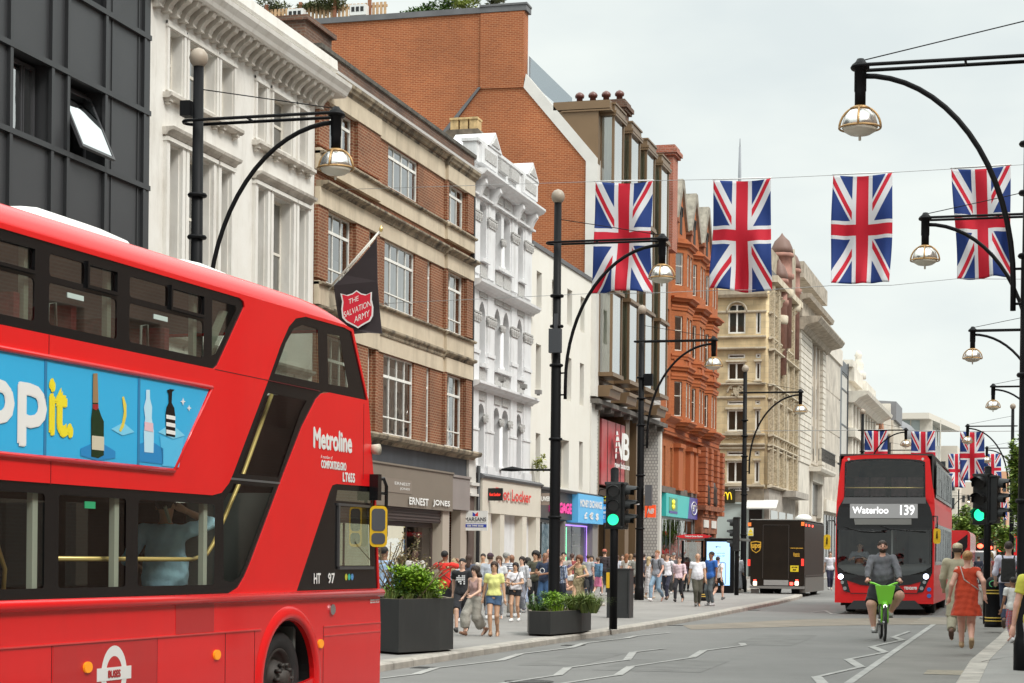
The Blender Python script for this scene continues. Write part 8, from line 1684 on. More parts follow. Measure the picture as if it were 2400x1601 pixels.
        wr_=np.sin(F.Z*38+F.X*22)*np.sin(F.X*31-F.Z*17+F.Y*25)*(.0065 if kind in('hood','jacket','rolled','shirt','dress') else .004); F.f=F.f+wr_.astype(np.float32)
        F.cut(hem-F.Z+dz*0)
        emit(F,{'robe':'robe','dress':'dress','hood':'hoodie','jacket':'jacket','tank':'tank_top','strap':'tank_top'}.get(kind,'shirt'),tm)
    # --- bottom
    if bot:
        kind,col=bot[0],bot[1]; bm=clothm(col,bot[2],bot[3]) if len(bot)>3 else clothm(col)
        F=Fld(lo,hi,vx)
        if kind in ('trousers','wide','shorts','harem','leggings'):
            F.add(F.cone((pel.x-.05,pel.y,pel.z+.04),(pel.x+.05,pel.y,pel.z+.04),.127,.127),0); wd_={'trousers':.018,'wide':.05,'shorts':.028,'harem':.06,'leggings':.006}[kind]
            for i in (0,1):
                ct={'shorts':bot[-1] if isinstance(bot[-1],float) else .62}.get(kind)
                F.add(F.cone(HJ[i],K[i],.088+wd_*.7+fat*.45,.056+wd_+fat*.45,cut1=ct),.03)
                if kind!='shorts': F.add(F.cone(K[i],A_[i],.056+wd_,(.046+wd_*.6) if kind!='harem' else .1,cut1=.93 if kind!='harem' else .72),.03)
                if kind=='harem': F.add(F.ell(K[i].lerp(A_[i],.35),(.12,.13,.2)),.05)
            F.f=F.f+(np.sin(F.Z*30+F.X*14)*.003).astype(np.float32)
        else:  # skirt
            hz=bot[2] if len(bot)>2 and isinstance(bot[2],float) else .5; F.add(F.cone((pel.x,pel.y,1.0),(pel.x,pel.y,hz-.1),.135,.2,ys=1.25),0); F.cut(hz-F.Z)
        F.cut(F.Z-(1.02+dz)); emit(F,{'skirt':'skirt','shorts':'shorts'}.get(kind,'trousers'),bm)
    # --- shoes
    if feet:
        for i in (0,1):
            an=A_[i]; fd=Vector(J['ft'][i]).normalized(); F=Fld(an-Vector((.22,.24,.16)),an+Vector((.22,.24,.1)),.012); dn=Vector((0,0,-1)); dn=(dn-fd*dn.dot(fd)).normalized()
            F.add(F.cone(an+dn*.05-fd*.045,an+dn*.055+fd*.15,.045,.036),0); F.add(F.cone(an,an+dn*.05+fd*.04,.044,.04),.03); q=(F.X-an.x)*dn.x+(F.Y-an.y)*dn.y+(F.Z-an.z)*dn.z; F.cut(q-.088); 
            emit(F,'shoe',mat('shoe_%d_%d_%d'%tuple(int(c*99) for c in shoe),shoe,.6,var=.2,vs=20))
    # --- hair / hat
    st,hcx=hair; hm=mat('hair_%d_%d_%d'%tuple(int(c*99) for c in hcx),hcx,.6,var=.4,vs=30,bump=.8,bs=60)
    if st!='bald':
        hl_=hc+Vector((-.2,-.2,-.5)); F=Fld(hl_,hc+Vector((.2,.25,.2)),.0125); big={'curly':.03,'afro':.04,'long':.012,'bun':.006,'pony':.006,'wild':.025}.get(st,.0)
        F.add(F.ell(HT(0,.018,.03),(.085+big,.103+big,.09+big)),0)
        F.cut(-F.ell(HT(0,-.105,-.035),(.088,.085,.085)))
        F.cut(-(F.Z-(hc.z-.075)) if st not in('long','wild','curly') else -(F.Z-(hc.z-.5)))
        if st in('short','buzz','bun','pony','afro','beard'): F.cut(-(((F.Z-hc.z+.03)*1.0+(F.Y-hc.y)*.9)))
        if st in('long','wild'): F.add(F.cone(HT(0,.055,-.02),HT(.03 if st=='wild' else 0,.085,-.22),.085,.07,ys=1.2),.03); 
        if st=='wild': F.add(F.cone(HT(.02,.06,-.03),HT(.15,.06,-.12),.06,.04),.03)
        if st=='curly':
            F.add(F.ell(HT(0,.03,-.05),(.11,.09,.09)),.03); F.sub(F.ell(HT(0,-.1,-.04),(.06,.09,.09)),.01)
        if st in('bun',): F.add(F.ell(HT(0,.115,.045),(.045,.04,.045)),.01)
        if st=='pony': F.add(F.cone(HT(0,.11,.03),HT(0,.14,-.12),.035,.02),.01)
        if st in('curly','afro','wild','long'): F.f=F.f+(np.sin(F.X*90+F.Z*30)*np.sin(F.Z*70)*np.sin(F.Y*80)*.006).astype(np.float32)
        if st in('cap','kufi'):
            F.f[:]=9; F.add(F.ell(HT(0,.012,.045),(.09,.108,.085 if st=='cap' else .08)),0); F.cut(-(F.Z-(hc.z+.02)))
            if st=='kufi': F.add(F.cone(HT(0,.012,.03),HT(0,.012,.1),.092,.082,cut1=1.,cut0=0.),0)
            else: F.add(F.ell(HT(0,-.12,.035),(.07,.075,.012)),.01)
            emit(F,'cap',hm); F=Fld(hl_,hc+Vector((.2,.25,.2)),.0125); F.add(F.ell(HT(0,.025,.0),(.083,.1,.08)),0); F.cut(F.Z-(hc.z+.03)); F.cut(-(F.Z-(hc.z-.05))); F.cut(-(F.Y-hc.y)); hm=mat('hair_5_3_2',(.05,.03,.02),.7)
        emit(F,'hair',hm)
    if st=='beard' or (len(hair)>2): pass
    # --- bag as its own thing
    if bag:
        kind,col,lab=bag; M_=Matrix.Translation(g)@Matrix.Rotation(rad(rot),4,'Z')@Matrix.Scale(sc,4); b=thing('bag' if kind!='backpack' else 'backpack',lab,'bag' if kind!='backpack' else 'backpack',M_@Vector(T(0,.15,1.1))); om=Vector(ORG[b.name]); cmn=clothm(col); mb=MB()
        def X_(p): return M_@Vector(p)
        def bx(x0,x1,y0,y1,z0,z1): mb.hexa([X_((x0,y0,z0)),X_((x1,y0,z0)),X_((x1,y1,z0)),X_((x0,y1,z0)),X_((x0+.02,y0,z1)),X_((x1-.02,y0,z1)),X_((x1-.02,y1-.03,z1)),X_((x0+.02,y1-.03,z1))])
        if kind=='backpack':
            bx(-.15,.15,.13,.3,.95+dz,1.42+dz); bd_=mb.build('pack',cmn,b,bevel=.04)
            for sgn in (-1,1): mb=MB(); mb.tube([X_((sgn*.1,.14,1.4+dz)),X_((sgn*.12,.03,1.475+dz)),X_((sgn*.12,-.09,1.42+dz)),X_((sgn*.13,-.12,1.25+dz)),X_((sgn*.14,.0,1.08+dz)),X_((sgn*.12,.14,1.0+dz))],.015*sc,6); mb.build('strap',cmn,b)
        else:
            s0=.24 if kind=='shoulder' else -.24; z0_=.82 if kind!='paper' else .48; pb=(s0-.04,s0+.08,-.14,.14) 
            if kind=='paper': wp_=W_[0]; bx(wp_.x-.05,wp_.x+.07,wp_.y-.15,wp_.y+.15,wp_.z-.46,wp_.z-.12); mb.build('bag_body',cmn,b); mb=MB(); mb.tube([X_((wp_.x,wp_.y-.08,wp_.z-.13)),X_((wp_.x,wp_.y-.03,wp_.z-.05)),X_((wp_.x,wp_.y+.03,wp_.z-.05)),X_((wp_.x,wp_.y+.08,wp_.z-.13))],.006,5); mb.build('handle',cmn,b)
            else:
                bx(s0-.03,s0+.07,-.15,.13,.8+dz,1.05+dz); mb.build('bag_body',cmn,b,bevel=.03); mb=MB(); q=-1 if s0>0 else 1
                mb.tube([X_((s0,-.1,1.04+dz)),X_((q*.06,-.165,1.25+dz)),X_((q*sh*.75,-.04,1.485+dz)),X_((q*sh*.75,.05,1.48+dz)),X_((q*.06,.155,1.25+dz)),X_((s0,.1,1.04+dz))],.011*sc,6); mb.build('strap',cmn,b)
    return o
W3=(.78,.78,.79)
# --- left pavement, walking towards the camera
person('woman in a pale yellow T-shirt and denim shorts, walking towards the camera',1157,1491,1316,8,'stroll',('tee',(.72,.72,.26)),('shorts',(.06,.11,.2),.42),'tan',('long',(.05,.025,.015)),(.35,.2,.12),True,vx=.0125,P=dict(wr=[(-.27,.02,.86),(.26,-.06,.87)]))
person('woman in a dusty pink tank top and baggy grey harem trousers, striding in sandals',1112,1490,1325,-28,'walk',('strap',(.42,.27,.25)),('harem',(.34,.32,.28)),'light',('wild',(.035,.02,.015)),(.2,.1,.06),True,vx=.0125,P=dict(wr=[(-.3,-.1,.95),(.2,-.3,1.0)]))
person('man in a black T-shirt with a white print behind the woman in the pink top',1082,1482,1306,5,'walk',('tee',(.015,.015,.018)),('shorts',(.02,.02,.025),.95),'light',('short',(.01,.008,.008)),(.05,.05,.05),bag=('paper',(.55,.33,.1),'brown paper shopping bag carried by the man in the black T-shirt'))
person('person in a bright red T-shirt, back turned, arms raised, right of the tall planter',1041,1466,1291,172,'stand',('tee',(.72,.03,.02)),('trousers',(.03,.03,.04)),'brown',('short',(.008,.006,.006)),(.1,.1,.1),P=dict(wr=[(-.22,-.3,1.5),(.22,-.3,1.5)],eh=[(-1,0,-.6),(1,0,-.6)]),bag=('cross',(.03,.02,.02),'dark crossbody bag on the person in the red T-shirt'))
person('person in a light blue shirt behind the tall planter, next to the bus mirror',899,1482,1281,165,'stand',('shirt',(.36,.52,.74)),('trousers',(.03,.035,.06)),'brown',('short',(.01,.008,.008)),(.05,.05,.05))
person('person in a bright blue top behind the twiggy shrub of the tall planter',936,1462,1303,150,'stand',('tee',(.06,.3,.68)),('trousers',(.05,.05,.06)),'brown',('short',(.015,.01,.01)))
person('bald dark-skinned man in a pale shirt standing before the jeweller’s window',972,1445,1290,20,'stand',('tee',(.6,.58,.55)),('trousers',(.06,.06,.07)),'dark',('bald',(.02,.01,.01)))
person('blond person with a pale rucksack just behind the person in red',1065,1458,1309,160,'stroll',('tee',(.4,.44,.5)),('trousers',(.05,.06,.1)),'light',('long',(.5,.38,.22)),fem=True)
person('person in a dark cap and a white jacket, half hidden by the woman in yellow',1148,1452,1297,175,'stand',('jacket',(.62,.66,.74)),('trousers',(.3,.32,.36)),'light',('cap',(.07,.03,.05)))
person('long-haired woman in white right behind the woman in yellow',1168,1450,1303,10,'stroll',('tee',(.7,.7,.72)),('trousers',(.5,.52,.56)),'light',('long',(.16,.08,.04)),(.7,.7,.7),True)
person('grey-haired man in a white and navy striped polo shirt',1186,1447,1292,150,'walk',('polo',(.66,.67,.7),'hstripe',(.03,.04,.1)),('trousers',(.45,.44,.42)),'tan',('short',(.35,.34,.32)))
person('bald man in a grey shirt just right of the grey-haired man in stripes',1198,1446,1300,170,'stand',('tee',(.35,.35,.36)),('trousers',(.3,.28,.25)),'brown',('bald',(.02,.01,.01)))
person('young woman in a white top and black shorts looking down at her phone',1207,1457,1319,0,'phone',('tee',(.8,.78,.82)),('shorts',(.015,.015,.018),.35),'tan',('long',(.015,.01,.01)),(.8,.8,.8),True,vx=.014,bag=('cross',(.02,.02,.02),'small black crossbody bag on the woman with the phone'))
person('woman in a white plaid shirt and striped trousers behind the phone user',1222,1436,1305,-10,'stand',('rolled',(.68,.68,.7),'plaid',(.35,.36,.4)),('wide',(.06,.07,.12),'vstripe',(.5,.5,.52)),'light',('long',(.02,.012,.01)),(.3,.3,.3),True,bag=('shoulder',(.3,.27,.25),'grey-brown shoulder bag on the woman in the plaid shirt'))
person('person in a long pale blue dress further back, right of the plaid shirt',1236,1426,1309,180,'stand',('dress',(.45,.52,.72),'plain',None,.22,.22),None,'light',('afro',(.02,.015,.012)),(.6,.6,.6),True)
person('young man with bushy black hair and an olive T-shirt, looking at his phone',1254,1432,1293,-12,'phone',('tee',(.10,.10,.07)),('trousers',(.012,.012,.015)),'tan',('afro',(.008,.007,.006)),(.05,.05,.05))
person('bald man in navy T-shirt with round print, next to the lamp post',1276,1434,1296,-15,'phone',('tee',(.03,.045,.09)),('trousers',(.035,.09,.2)),'brown',('bald',(.02,.01,.01)),(.1,.1,.1),fat=.02)
person('pink-faced bald man mostly hidden by the lamp post behind the planter',1285,1418,1287,0,'stand',('tee',(.3,.2,.2)),('trousers',(.05,.05,.06)),'pink',('bald',(.3,.2,.1)))
person('man in a blue plaid shirt seen from behind, right of the lamp post',1313,1434,1305,150,'stand',('rolled',(.5,.55,.62),'plaid',(.05,.08,.2)),('trousers',(.04,.05,.08)),'pink',('buzz',(.3,.18,.1)),bag=('backpack',(.03,.03,.032),'dark grey backpack on the man in the plaid shirt'))
person('dark-haired man further back above the plaid shirt',1320,1420,1294,10,'stand',('tee',(.4,.36,.33)),('trousers',(.05,.05,.06)),'light',('short',(.01,.008,.008)))
g_=gnd(1330,1432,.12)
person('seated man in a purple cap and white shirt behind the low planter',1330,1445,1356,-25,'stand',('tee',(.72,.72,.72)),('trousers',(.06,.06,.07)),'tan',('cap',(.10,.07,.14)),h=1.66,at=g_,P=dict(pel=(0,.1,.5),ank=[(-.12,-.3,.09),(.12,-.3,.09)],wr=[(-.12,-.22,.62),(.12,-.22,.62)]))
person('woman with curly auburn hair in a beige dress, eating, beside the purple-lit shop',1356,1440,1302,-12,'stroll',('dress',(.38,.31,.18),'plain',None,.35,.2),None,'tan',('curly',(.16,.055,.02)),(.1,.08,.06),True,vx=.014,P=dict(wr=[(-.03,-.2,1.48),(.14,-.25,1.12)],eh=[(-1,-.2,-.8),(1,.3,-.4)]),bag=('shoulder',(.012,.012,.013),'black shoulder bag on the woman in the beige dress'))
person('woman in a denim jacket and pink skirt walking away left of the cabinet',1401,1397,1305,165,'walk',('jacket',(.10,.22,.36)),('skirt',(.62,.18,.33),.42),'light',('bun',(.12,.07,.04)),(.4,.4,.4),True)
person('person in a red cap and dark clothes left of the near traffic light',1416,1396,1287,170,'stroll',('jacket',(.05,.04,.045)),('trousers',(.06,.09,.10)),'light',('cap',(.5,.13,.08)))
person('brown-haired woman in white between the traffic light and the third lamp post',1446,1392,1301,170,'stroll',('tee',(.6,.62,.68)),('trousers',(.08,.08,.1)),'light',('long',(.10,.05,.03)),fem=True)
person('red-haired woman in a cream top left of the third lamp post',1468,1396,1298,175,'stroll',('tee',(.68,.64,.58)),('skirt',(.5,.42,.32),.6),'light',('long',(.3,.12,.05)),fem=True)
person('man in a grey T-shirt and black shorts walking away beside the third lamp post',1488,1403,1296,172,'walk2',('tee',(.3,.3,.27)),('shorts',(.015,.015,.02),.8),'light',('short',(.05,.03,.02)),(.3,.3,.3))
person('blonde woman in a long white floral dress right of the third lamp post',1521,1403,1305,150,'stroll',('dress',(.76,.74,.76),'plain',None,.25,.2),None,'light',('long',(.6,.47,.26)),(.5,.4,.3),True)
person('man in a grey T-shirt and pale jeans striding with backpack straps',1539,1410,1288,-20,'walk',('tee',(.29,.30,.34)),('trousers',(.26,.38,.5)),'pink',('short',(.28,.13,.05)),(.8,.8,.8),vx=.016,bag=('backpack',(.03,.03,.035),'black backpack on the striding man in pale jeans'))
person('man in an open white shirt and navy trousers next to the man in jeans',1563,1406,1296,-8,'walk2',('rolled',(.76,.75,.8)),('trousers',(.02,.022,.045)),'light',('short',(.1,.05,.03)),(.1,.07,.05))
person('slim youth in a pink striped shirt and black trousers walking to the camera',1591,1411,1303,-5,'walk',('rolled',(.72,.58,.62),'vstripe',(.6,.42,.48)),('trousers',(.015,.015,.02)),'light',('short',(.12,.05,.03)),(.03,.03,.03))
person('person in a grey knitted hat far back above the pink-shirted youth',1578,1392,1296,10,'stand',('jacket',(.1,.1,.11)),('trousers',(.05,.05,.05)),'light',('cap',(.2,.2,.2)))
person('heavy bald man in a white T-shirt and olive trousers in front of the shelter',1634,1421,1297,15,'stroll',('tee',(.78,.78,.84)),('trousers',(.08,.075,.055)),'tan',('bald',(.05,.03,.02)),(.2,.2,.2),fat=.032,vx=.016)
person('bearded man in a bright blue polo shirt and grey track pants with a yellow stripe',1666,1420,1293,-35,'stand',('polo',(.03,.14,.50)),('trousers',(.12,.14,.15)),'brown',('short',(.01,.008,.008)),(.5,.5,.5),vx=.016)
person('man in a white T-shirt and black shorts in front of the advertising screen',1682,1406,1303,160,'walk',('tee',(.72,.7,.72)),('shorts',(.02,.02,.02),.8),'light',('short',(.03,.02,.02)),(.1,.1,.1),bag=('shoulder',(.02,.02,.02),'black bag on the man before the advertising screen'))
person('figure in a long white robe and headdress right of the advertising screen',1729,1384,1300,175,'stand',('robe',(.74,.74,.78),'plain',None,.1,.24),None,'tan',('cap',(.7,.7,.74)),(.4,.3,.2))
person('man in a white top and dark trousers between the van and the 139 bus',1945,1382,1292,10,'stroll',('tee',(.68,.66,.72)),('trousers',(.02,.02,.05)),'light',('short',(.1,.06,.03)),(.6,.6,.6))
person('woman in a red top further up the pavement, behind the plaid shirt man',1340,1405,1297,185,'stroll',('tee',(.3,.06,.06)),('trousers',(.05,.05,.07)),'light',('pony',(.08,.04,.03)),fem=True)
person('man in a dark jacket between the third lamp post and the striding man',1508,1390,1297,178,'stroll',('jacket',(.06,.06,.08)),('trousers',(.04,.04,.05)),'light',('short',(.04,.02,.02)))
person('woman in a brown coat in the crowd behind the open white shirt',1553,1388,1300,175,'stand',('jacket',(.2,.1,.06)),('trousers',(.06,.05,.05)),'light',('long',(.2,.1,.05)),fem=True)
for px,pyb,pyt,rt,ps,c,bc,sk_,hr,fm,lab in ((1098,1436,1300,178,'stroll',(.08,.09,.13),(.04,.04,.05),'light',('long',(.06,.03,.02)),True,'dark-haired woman in a navy top further back between the black T-shirt and the pink top'),
 (1131,1430,1297,5,'stroll',(.55,.5,.45),(.06,.06,.08),'tan',('short',(.02,.015,.01)),False,'man in a sand-coloured shirt behind the gap between pink and yellow tops'),
 (1262,1420,1298,175,'stand',(.3,.1,.09),(.05,.05,.06),'light',('pony',(.2,.1,.05)),True,'woman in a rust top behind the olive T-shirt'),
 (1297,1420,1300,180,'stroll',(.02,.02,.025),(.03,.03,.04),'tan',('short',(.01,.008,.008)),False,'person in black right behind the lamp post, beside the plaid shirt'),
 (1378,1402,1300,176,'stroll',(.45,.47,.5),(.03,.035,.06),'light',('short',(.08,.05,.03)),False,'man in a light grey shirt between the beige dress and the denim jacket'),
 (1386,1396,1303,10,'stand',(.6,.3,.3),(.08,.07,.07),'tan',('long',(.03,.02,.015)),True,'woman in a salmon top behind the denim jacket'),
 (1432,1388,1301,170,'stroll',(.03,.03,.035),(.05,.05,.06),'light',('long',(.05,.03,.02)),True,'dark-haired woman in black directly behind the near traffic light'),
 (1458,1386,1300,5,'stroll',(.2,.24,.3),(.04,.04,.05),'light',('short',(.07,.04,.02)),False,'man in a slate-blue top above the dark cabinet'),
 (1478,1384,1299,178,'stand',(.6,.58,.55),(.3,.25,.2),'light',('long',(.35,.2,.1)),True,'fair woman in an ivory top just left of the third lamp post'),
 (1530,1388,1301,175,'stroll',(.05,.12,.1),(.04,.04,.05),'tan',('short',(.02,.015,.01)),False,'man in dark green between the floral dress and the striding man'),
 (1573,1388,1302,5,'stroll',(.35,.33,.33),(.03,.03,.04),'light',('pony',(.12,.07,.04)),True,'woman in a grey top behind the open white shirt'),
 (1608,1386,1304,178,'stand',(.5,.1,.08),(.06,.06,.07),'light',('short',(.05,.03,.02)),False,'person in a brick-red top between the pink shirt and the heavy bald man'),
 (1650,1388,1306,8,'stand',(.1,.1,.12),(.04,.04,.05),'brown',('short',(.01,.008,.008)),False,'person in charcoal behind the white T-shirt and the blue polo'),
 (1703,1384,1303,172,'stroll',(.25,.3,.4),(.06,.06,.07),'light',('short',(.1,.06,.04)),False,'man in a faded blue shirt at the right side of the advertising screen')):
    person(lab,px,pyb,pyt,rt,ps,('tee',c),('trousers',bc),sk_,hr,(.2,.2,.2),fm,vx=.021,face=False)
# --- right pavement
person('man in a beige kurta and round beige cap walking away at the right',2242,1500,1270,178,'walk',('robe',(.45,.40,.28),'plain',None,.42,.2),('wide',(.36,.33,.24)),'tan',('kufi',(.62,.53,.36)),(.12,.06,.04),vx=.014)
person('woman in an off-shoulder orange-red dress walking away at the right',2265,1520,1288,185,'walk2',('dress',(.52,.05,.015),'plain',None,.58,.31),None,'pink',('bun',(.45,.24,.09)),(.45,.3,.17),True,fat=.045,vx=.0125,P=dict(wr=[(-.3,.1,.95),(.3,-.05,.9)]),bag=('cross',(.5,.42,.38),'small pale crossbody bag on the woman in the orange-red dress'))
person('blonde woman in a black vest top behind the right-hand bin',2314,1452,1292,-75,'stand',('tank',(.02,.02,.022)),('trousers',(.3,.28,.24)),'pink',('pony',(.5,.36,.2)),(.3,.3,.3),True)
person('man in a white shirt with a black backpack, walking away past the bin',2362,1473,1266,180,'walk',('rolled',(.72,.70,.82)),('trousers',(.025,.035,.07)),'light',('short',(.05,.03,.025)),(.12,.08,.06),vx=.015,bag=('backpack',(.02,.02,.022),'black backpack on the man in the white shirt'))
person('child in a white T-shirt and patterned leggings at the right edge',2372,1506,1352,-150,'stroll',('tee',(.72,.72,.7)),('leggings',(.25,.3,.4),'plaid',(.6,.1,.12)),'brown',('short',(.02,.015,.012)),(.6,.6,.6))
person('person in a yellow top and pale trousers cut by the right edge of the picture',2436,1655,1290,175,'stand',('tee',(.6,.58,.08)),('trousers',(.5,.5,.48)),'pink',('short',(.1,.06,.04)),(.1,.1,.1),P=dict(wr=[(-.31,-.02,.88),(.3,0,.86)]))
for i,(px,pt,c,lab) in enumerate(((2293,1303,(.03,.035,.06),'small far man in a dark suit left of the blonde woman'),(2333,1303,(.4,.1,.1),'small far person in dark red behind the right-hand bin'),(2342,1299,(.5,.5,.5),'small far person in grey by the traffic light'))):
    person(lab,px,1375,pt,170,'stroll',('jacket',c),('trousers',(.04,.04,.06)),'light',('short',(.06,.04,.03)),face=False,vx=.022)
# --- inside the buses
def inb(s,z,d): p=fB(s,z,d); return p
person('man in a light blue shirt holding a phone to his ear inside the near bus',0,0,0,-3+195,'stand',('rolled',(.48,.8,1.)),('trousers',(.05,.05,.07)),'tan',('short',(.01,.008,.008)),(.03,.03,.03),at=inb(3.76,.42,-.6),h=1.82,vx=.012,fat=.05,P=dict(wr=[(-.15,-.10,1.60),(.24,-.2,1.05)],eh=[(-.8,-.3,-.75),(.6,.6,-.4)],curl=[1.1,.6]),grp='people in the near bus',head_turn=-15)
person('passenger with long dark hair sitting at the left in the near bus',0,0,0,180-3,'stand',('tee',(.25,.08,.08)),('trousers',(.05,.05,.07)),'light',('long',(.03,.015,.01)),at=inb(6.95,.30,-.35),h=1.66,P=dict(pel=(0,.1,.5),ank=[(-.12,-.3,.09),(.12,-.3,.09)],wr=[(-.12,-.22,.62),(.12,-.22,.62)]),grp='people in the near bus',fem=True)
for i,(s_,lab) in enumerate(((5.52,'passenger in a grey shirt with head bent low at the near bus window, left one'),(5.12,'passenger in a grey-violet shirt low at the near bus window, right one'))):
    person(lab,0,0,0,177,'stand',('shirt',(.22,.2,.25)),('trousers',(.04,.04,.05)),'tan',('short',(.012,.01,.01)),at=inb(s_-.15,.02,-.28),h=1.62,P=dict(pel=(0,.1,.6),ank=[(-.12,-.3,.2),(.12,-.3,.2)],wr=[(-.12,-.22,.72),(.12,-.22,.72)]),grp='people in the near bus')
person('driver in a grey shirt behind the windscreen of the 139 bus',0,0,0,0,'stand',('shirt',(.3,.33,.38)),('trousers',(.03,.03,.04)),'tan',('short',(.02,.015,.01)),at=Vector((lean(*r6(620,560),.0).x,C9.y+.75,C9.z+.75)),h=1.8,face=True,P=dict(pel=(0,.12,.5),ank=[(-.12,-.2,.1),(.12,-.2,.1)],wr=[(-.18,-.3,.82),(.18,-.3,.82)]),grp='people in the 139 bus')
# --- cyclist on the green hire bike
g=gnd(2068,1500); CYC=Vector((g.x,g.y,g.z)); HC=onY(2072,1262,g.y).z-g.z; sc=HC/1.93
M2=Matrix.Translation(CYC)@Matrix.Rotation(rad(8),4,'Z')@Matrix.Scale(sc,4); bk=thing('hire_bike','lime green electric hire bicycle with a front basket','bicycle',CYC); Q=lambda x,y,z: M2@Vector((x,y,z))
lime=mat('lime_green',(.22,.68,.04),.35,coat=.3); lg=mat('bike_grey',(.1,.1,.1),.5)
def bwheel(y):
    w=thing_sub('wheel',bk); m=MB(); m.tube([Q(0,y+.33*math.cos(t),.35+.33*math.sin(t)) for t in np.linspace(0,6.283,29)],.027,8); m.build('tyre',rub,w); m=MB()
    for k in range(14): t=6.283*k/14; m.tube([Q((-1)**k*.03,y,.35),Q(0,y+.31*math.cos(t),.35+.31*math.sin(t))],.003,3)
    m.tube([Q(0,y+.305*math.cos(t),.35+.305*math.sin(t)) for t in np.linspace(0,6.283,29)],.011,6); m.tube([Q(-.05,y,.35),Q(.05,y,.35)],.035,8); m.build('spokes',mat('spoke_silver',(.4,.4,.4),.3,metal=.8),w)
bwheel(-.62); bwheel(.52)
m_=MB(); m_.tube([Q(0,-.42,.85),Q(0,-.1,.42),Q(0,.1,.36)],[.035*sc,.04*sc,.045*sc],10); m_.tube([Q(0,.1,.36),Q(0,.2,.9)],.03,8); m_.tube([Q(0,.12,.36),Q(0,.52,.35)],.025,6); m_.build('frame',lime,bk)
m_=MB()
for s_ in (-.055,.055): m_.tube([Q(s_,-.62,.35),Q(s_,-.55,.66),Q(s_*.6,-.49,.8)],.02,8)
m_.tube([Q(0,-.5,.76),Q(0,-.42,1.02)],.03,8); m_.build('fork',lime,bk)
m_=MB(); m_.tube([Q(-.31,-.2,1.10),Q(-.2,-.33,1.08),Q(0,-.42,1.0),Q(.2,-.33,1.08),Q(.31,-.2,1.10)],.022,8); m_.build('handlebar',lime,bk)
m_=MB(); 
for s_ in (-1,1): m_.tube([Q(s_*.33,-.17,1.10),Q(s_*.25,-.27,1.09)],.024,8)
m_.build('grips',rub,bk)
bp_=[(-.16,-.66),(.16,-.66),(.15,-.44),(-.15,-.44)]; bt_=[(-.185,-.72),(.185,-.72),(.17,-.40),(-.17,-.40)]
m_=MB(); m_.add([Q(x*.72,y,.70) for x,y in bp_]+[Q(x,y,1.04) for x,y in bt_],[(0,1,5,4),(1,2,6,5),(2,3,7,6),(3,0,4,7),(0,1,2,3)]); bs=m_.build('basket',lime,bk); so_=bs.modifiers.new('thickness','SOLIDIFY'); so_.thickness=.012
m_=MB(); m_.lathe(Q(0,-.715,.66),[(0,-.03),(.03,-.02),(.04,0),(.03,.02),(0,.03)],10,axis='y'); m_.build('front_light',mat('bike_light',(.8,.8,.8),.3,emit=(1,1,1),es=3),bk); m_=MB(); m_.tube([Q(-.05,-.66,.68),Q(.05,-.66,.68)],.07*sc,10); m_.build('light_housing',lime,bk)
m_=MB(); m_.lathe(Q(0,.22,.93),[(0,-.03),(.09,-.02),(.1,.02),(.06,.05),(0,.055)],12,sy=1.4); m_.build('saddle',rub,bk); m_=MB()
m_.tube([Q(-.09,.1,.3),Q(.09,.1,.3)],.02,6).tube([Q(-.09,.1,.3),Q(-.1,.02,.16)],.015,6).tube([Q(.09,.1,.3),Q(.1,.18,.44)],.015,6); 
m_.hexa([Q(-.2,-.05,.13),Q(-.09,-.05,.13),Q(-.09,.07,.13),Q(-.2,.07,.13),Q(-.2,-.05,.155),Q(-.09,-.05,.155),Q(-.09,.07,.155),Q(-.2,.07,.155)]); m_.hexa([Q(.09,.1,.42),Q(.2,.1,.42),Q(.2,.22,.42),Q(.09,.22,.42),Q(.09,.1,.445),Q(.2,.1,.445),Q(.2,.22,.445),Q(.09,.22,.445)]); m_.build('pedals',lg,bk)
m_=MB(); m_.tube([Q(0,-.33+.36*math.cos(t)*0+.0,0)+Vector((0,0,0)) for t in ()] or [Q(0,.85,.5),Q(0,.75,.68),Q(0,.5,.73)],.03,6); m_.build('mudguard',lime,bk)
cyc=person('bearded man in a grey hoodie and black shorts riding the green hire bike',0,0,0,8,'stand',('hood',(.12,.12,.135)),('shorts',(.012,.012,.014),.95),'pink',('short',(.04,.022,.015)),(.62,.62,.62),fat=.095,vx=.0125,at=CYC,h=1.80*sc,grp='cyclists',
 P=dict(pel=(0,.22,1.02),ank=[(-.16,.04,.24),(.16,.17,.53)],wr=[(-.29,-.17,1.13),(.29,-.17,1.13)],kh=[(-.55,-1,0),(.55,-1,0)],eh=[(-1,.2,-.4),(1,.2,-.4)],ft=[(0,-1,-.05),(0,-1,-.05)],curl=[1.3,1.3]))
hc_=Vector((0,.22,1.73)); F=Fld(hc_-Vector((.12,.16,.16)),hc_+Vector((.12,.12,.06)),.01)
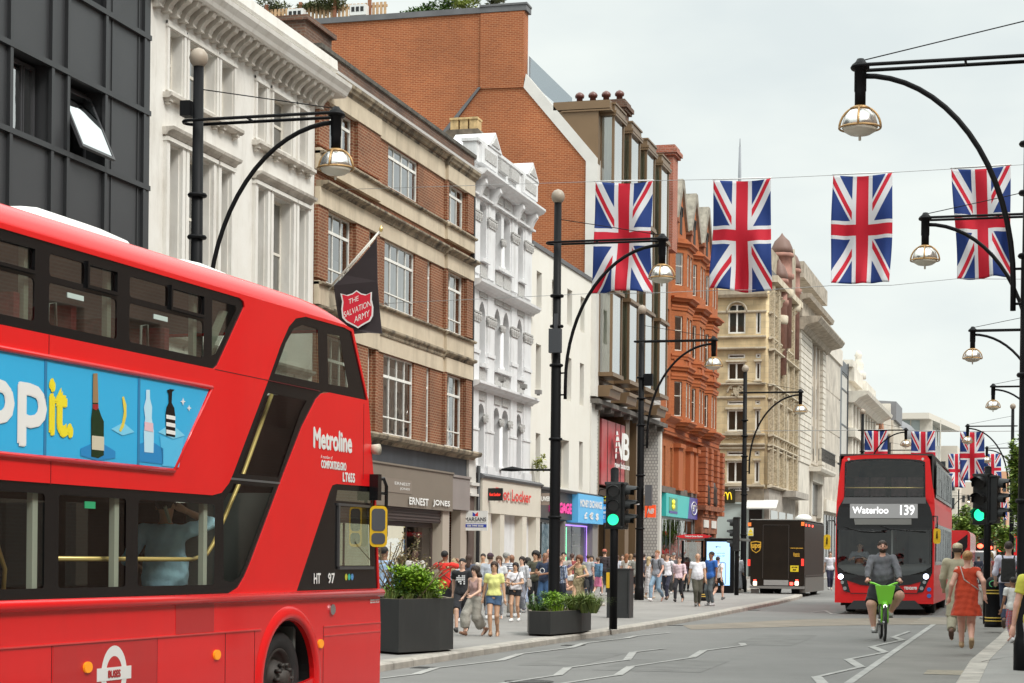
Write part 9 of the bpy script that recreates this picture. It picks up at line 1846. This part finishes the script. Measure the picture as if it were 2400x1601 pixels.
F.add(F.ell(hc_+Vector((0,-.035,-.065)),(.068,.066,.065)),0); F.cut(F.Z-(hc_.z-.04)); F.sub(F.ell(hc_+Vector((0,-.11,-.04)),(.026,.03,.016)),.005); V,QF=F.mesh(); mb=MB(); mb.v=[tuple(v) for v in V]; mb.f=[tuple(q) for q in QF.tolist()]; mb.mi=[0]*len(mb.f); mb.sm=[True]*len(mb.f); mb.build('beard',mat('hair_4_2_1',(.04,.022,.015)),cyc)
# prints and held things
def on_body(o,pts,m,name='shirt_print'):
    pass
# phone of the man in the bus
p=fB(4.1,2.07,-.35); m_=MB(); m_.hexa([fB(3.98+dx_,z_-.02,d_-.16) for dx_,z_,d_ in ((0,1.98,-.27),(-.06,1.99,-.29),(-.06,1.99,-.31),(0,1.98,-.29),(.1,2.12,-.27),(.04,2.14,-.29),(.04,2.14,-.31),(.1,2.12,-.29))]); m_.build('phone',mat('phone_case',(.3,.36,.28),.4),None,'pale green phone held to the ear of the man in the near bus','phone',loc=p)
def decal(owner,name,m,fn):
    """a print lying on a person's chest, a child of the shirt"""
    sh=[c for c in owner.children if c.name.startswith('shirt')][0]; mb=MB(); fn(mb); return mb.build(name,m,sh)
for o in list(bpy.data.objects):
    lab=o.get('label','')
    if lab.startswith('man in a black T-shirt'):
        def fn(mb):
            r=random.Random(2)
            for i in range(5):
                for j in range(5):
                    if r.random()<.72: x=-.1+.042*i; z=1.12+.045*j; mb.poly([(x,-.178,z),(x+.036,-.178,z),(x+.036,-.178,z+.03),(x,-.178,z+.03)])
        decal(o,'shirt_print',W3M if 0 else mat('print_white',(.75,.75,.75),.8),fn)
    if lab.startswith('bald man in navy T-shirt'):
        def fn(mb): mb.tube([(.02+.075*math.cos(t),-.195,1.22+.075*math.sin(t)) for t in np.linspace(0,6.283,18)],.012,5)
        decal(o,'shirt_print',mat('print_white',(.75,.75,.75),.8),fn)
    if lab.startswith('bearded man in a bright blue polo'):
        tr=[c for c in o.children if c.name.startswith('trousers')][0]; mb=MB()
        for s_ in (-1,): mb.tube([(s_*.175,0,.9),(s_*.165,-.02,.5),(s_*.155,0,.14)],.012,5)
        mb.build('side_stripe',mat('stripe_yellow',(.7,.65,.05),.7),tr)
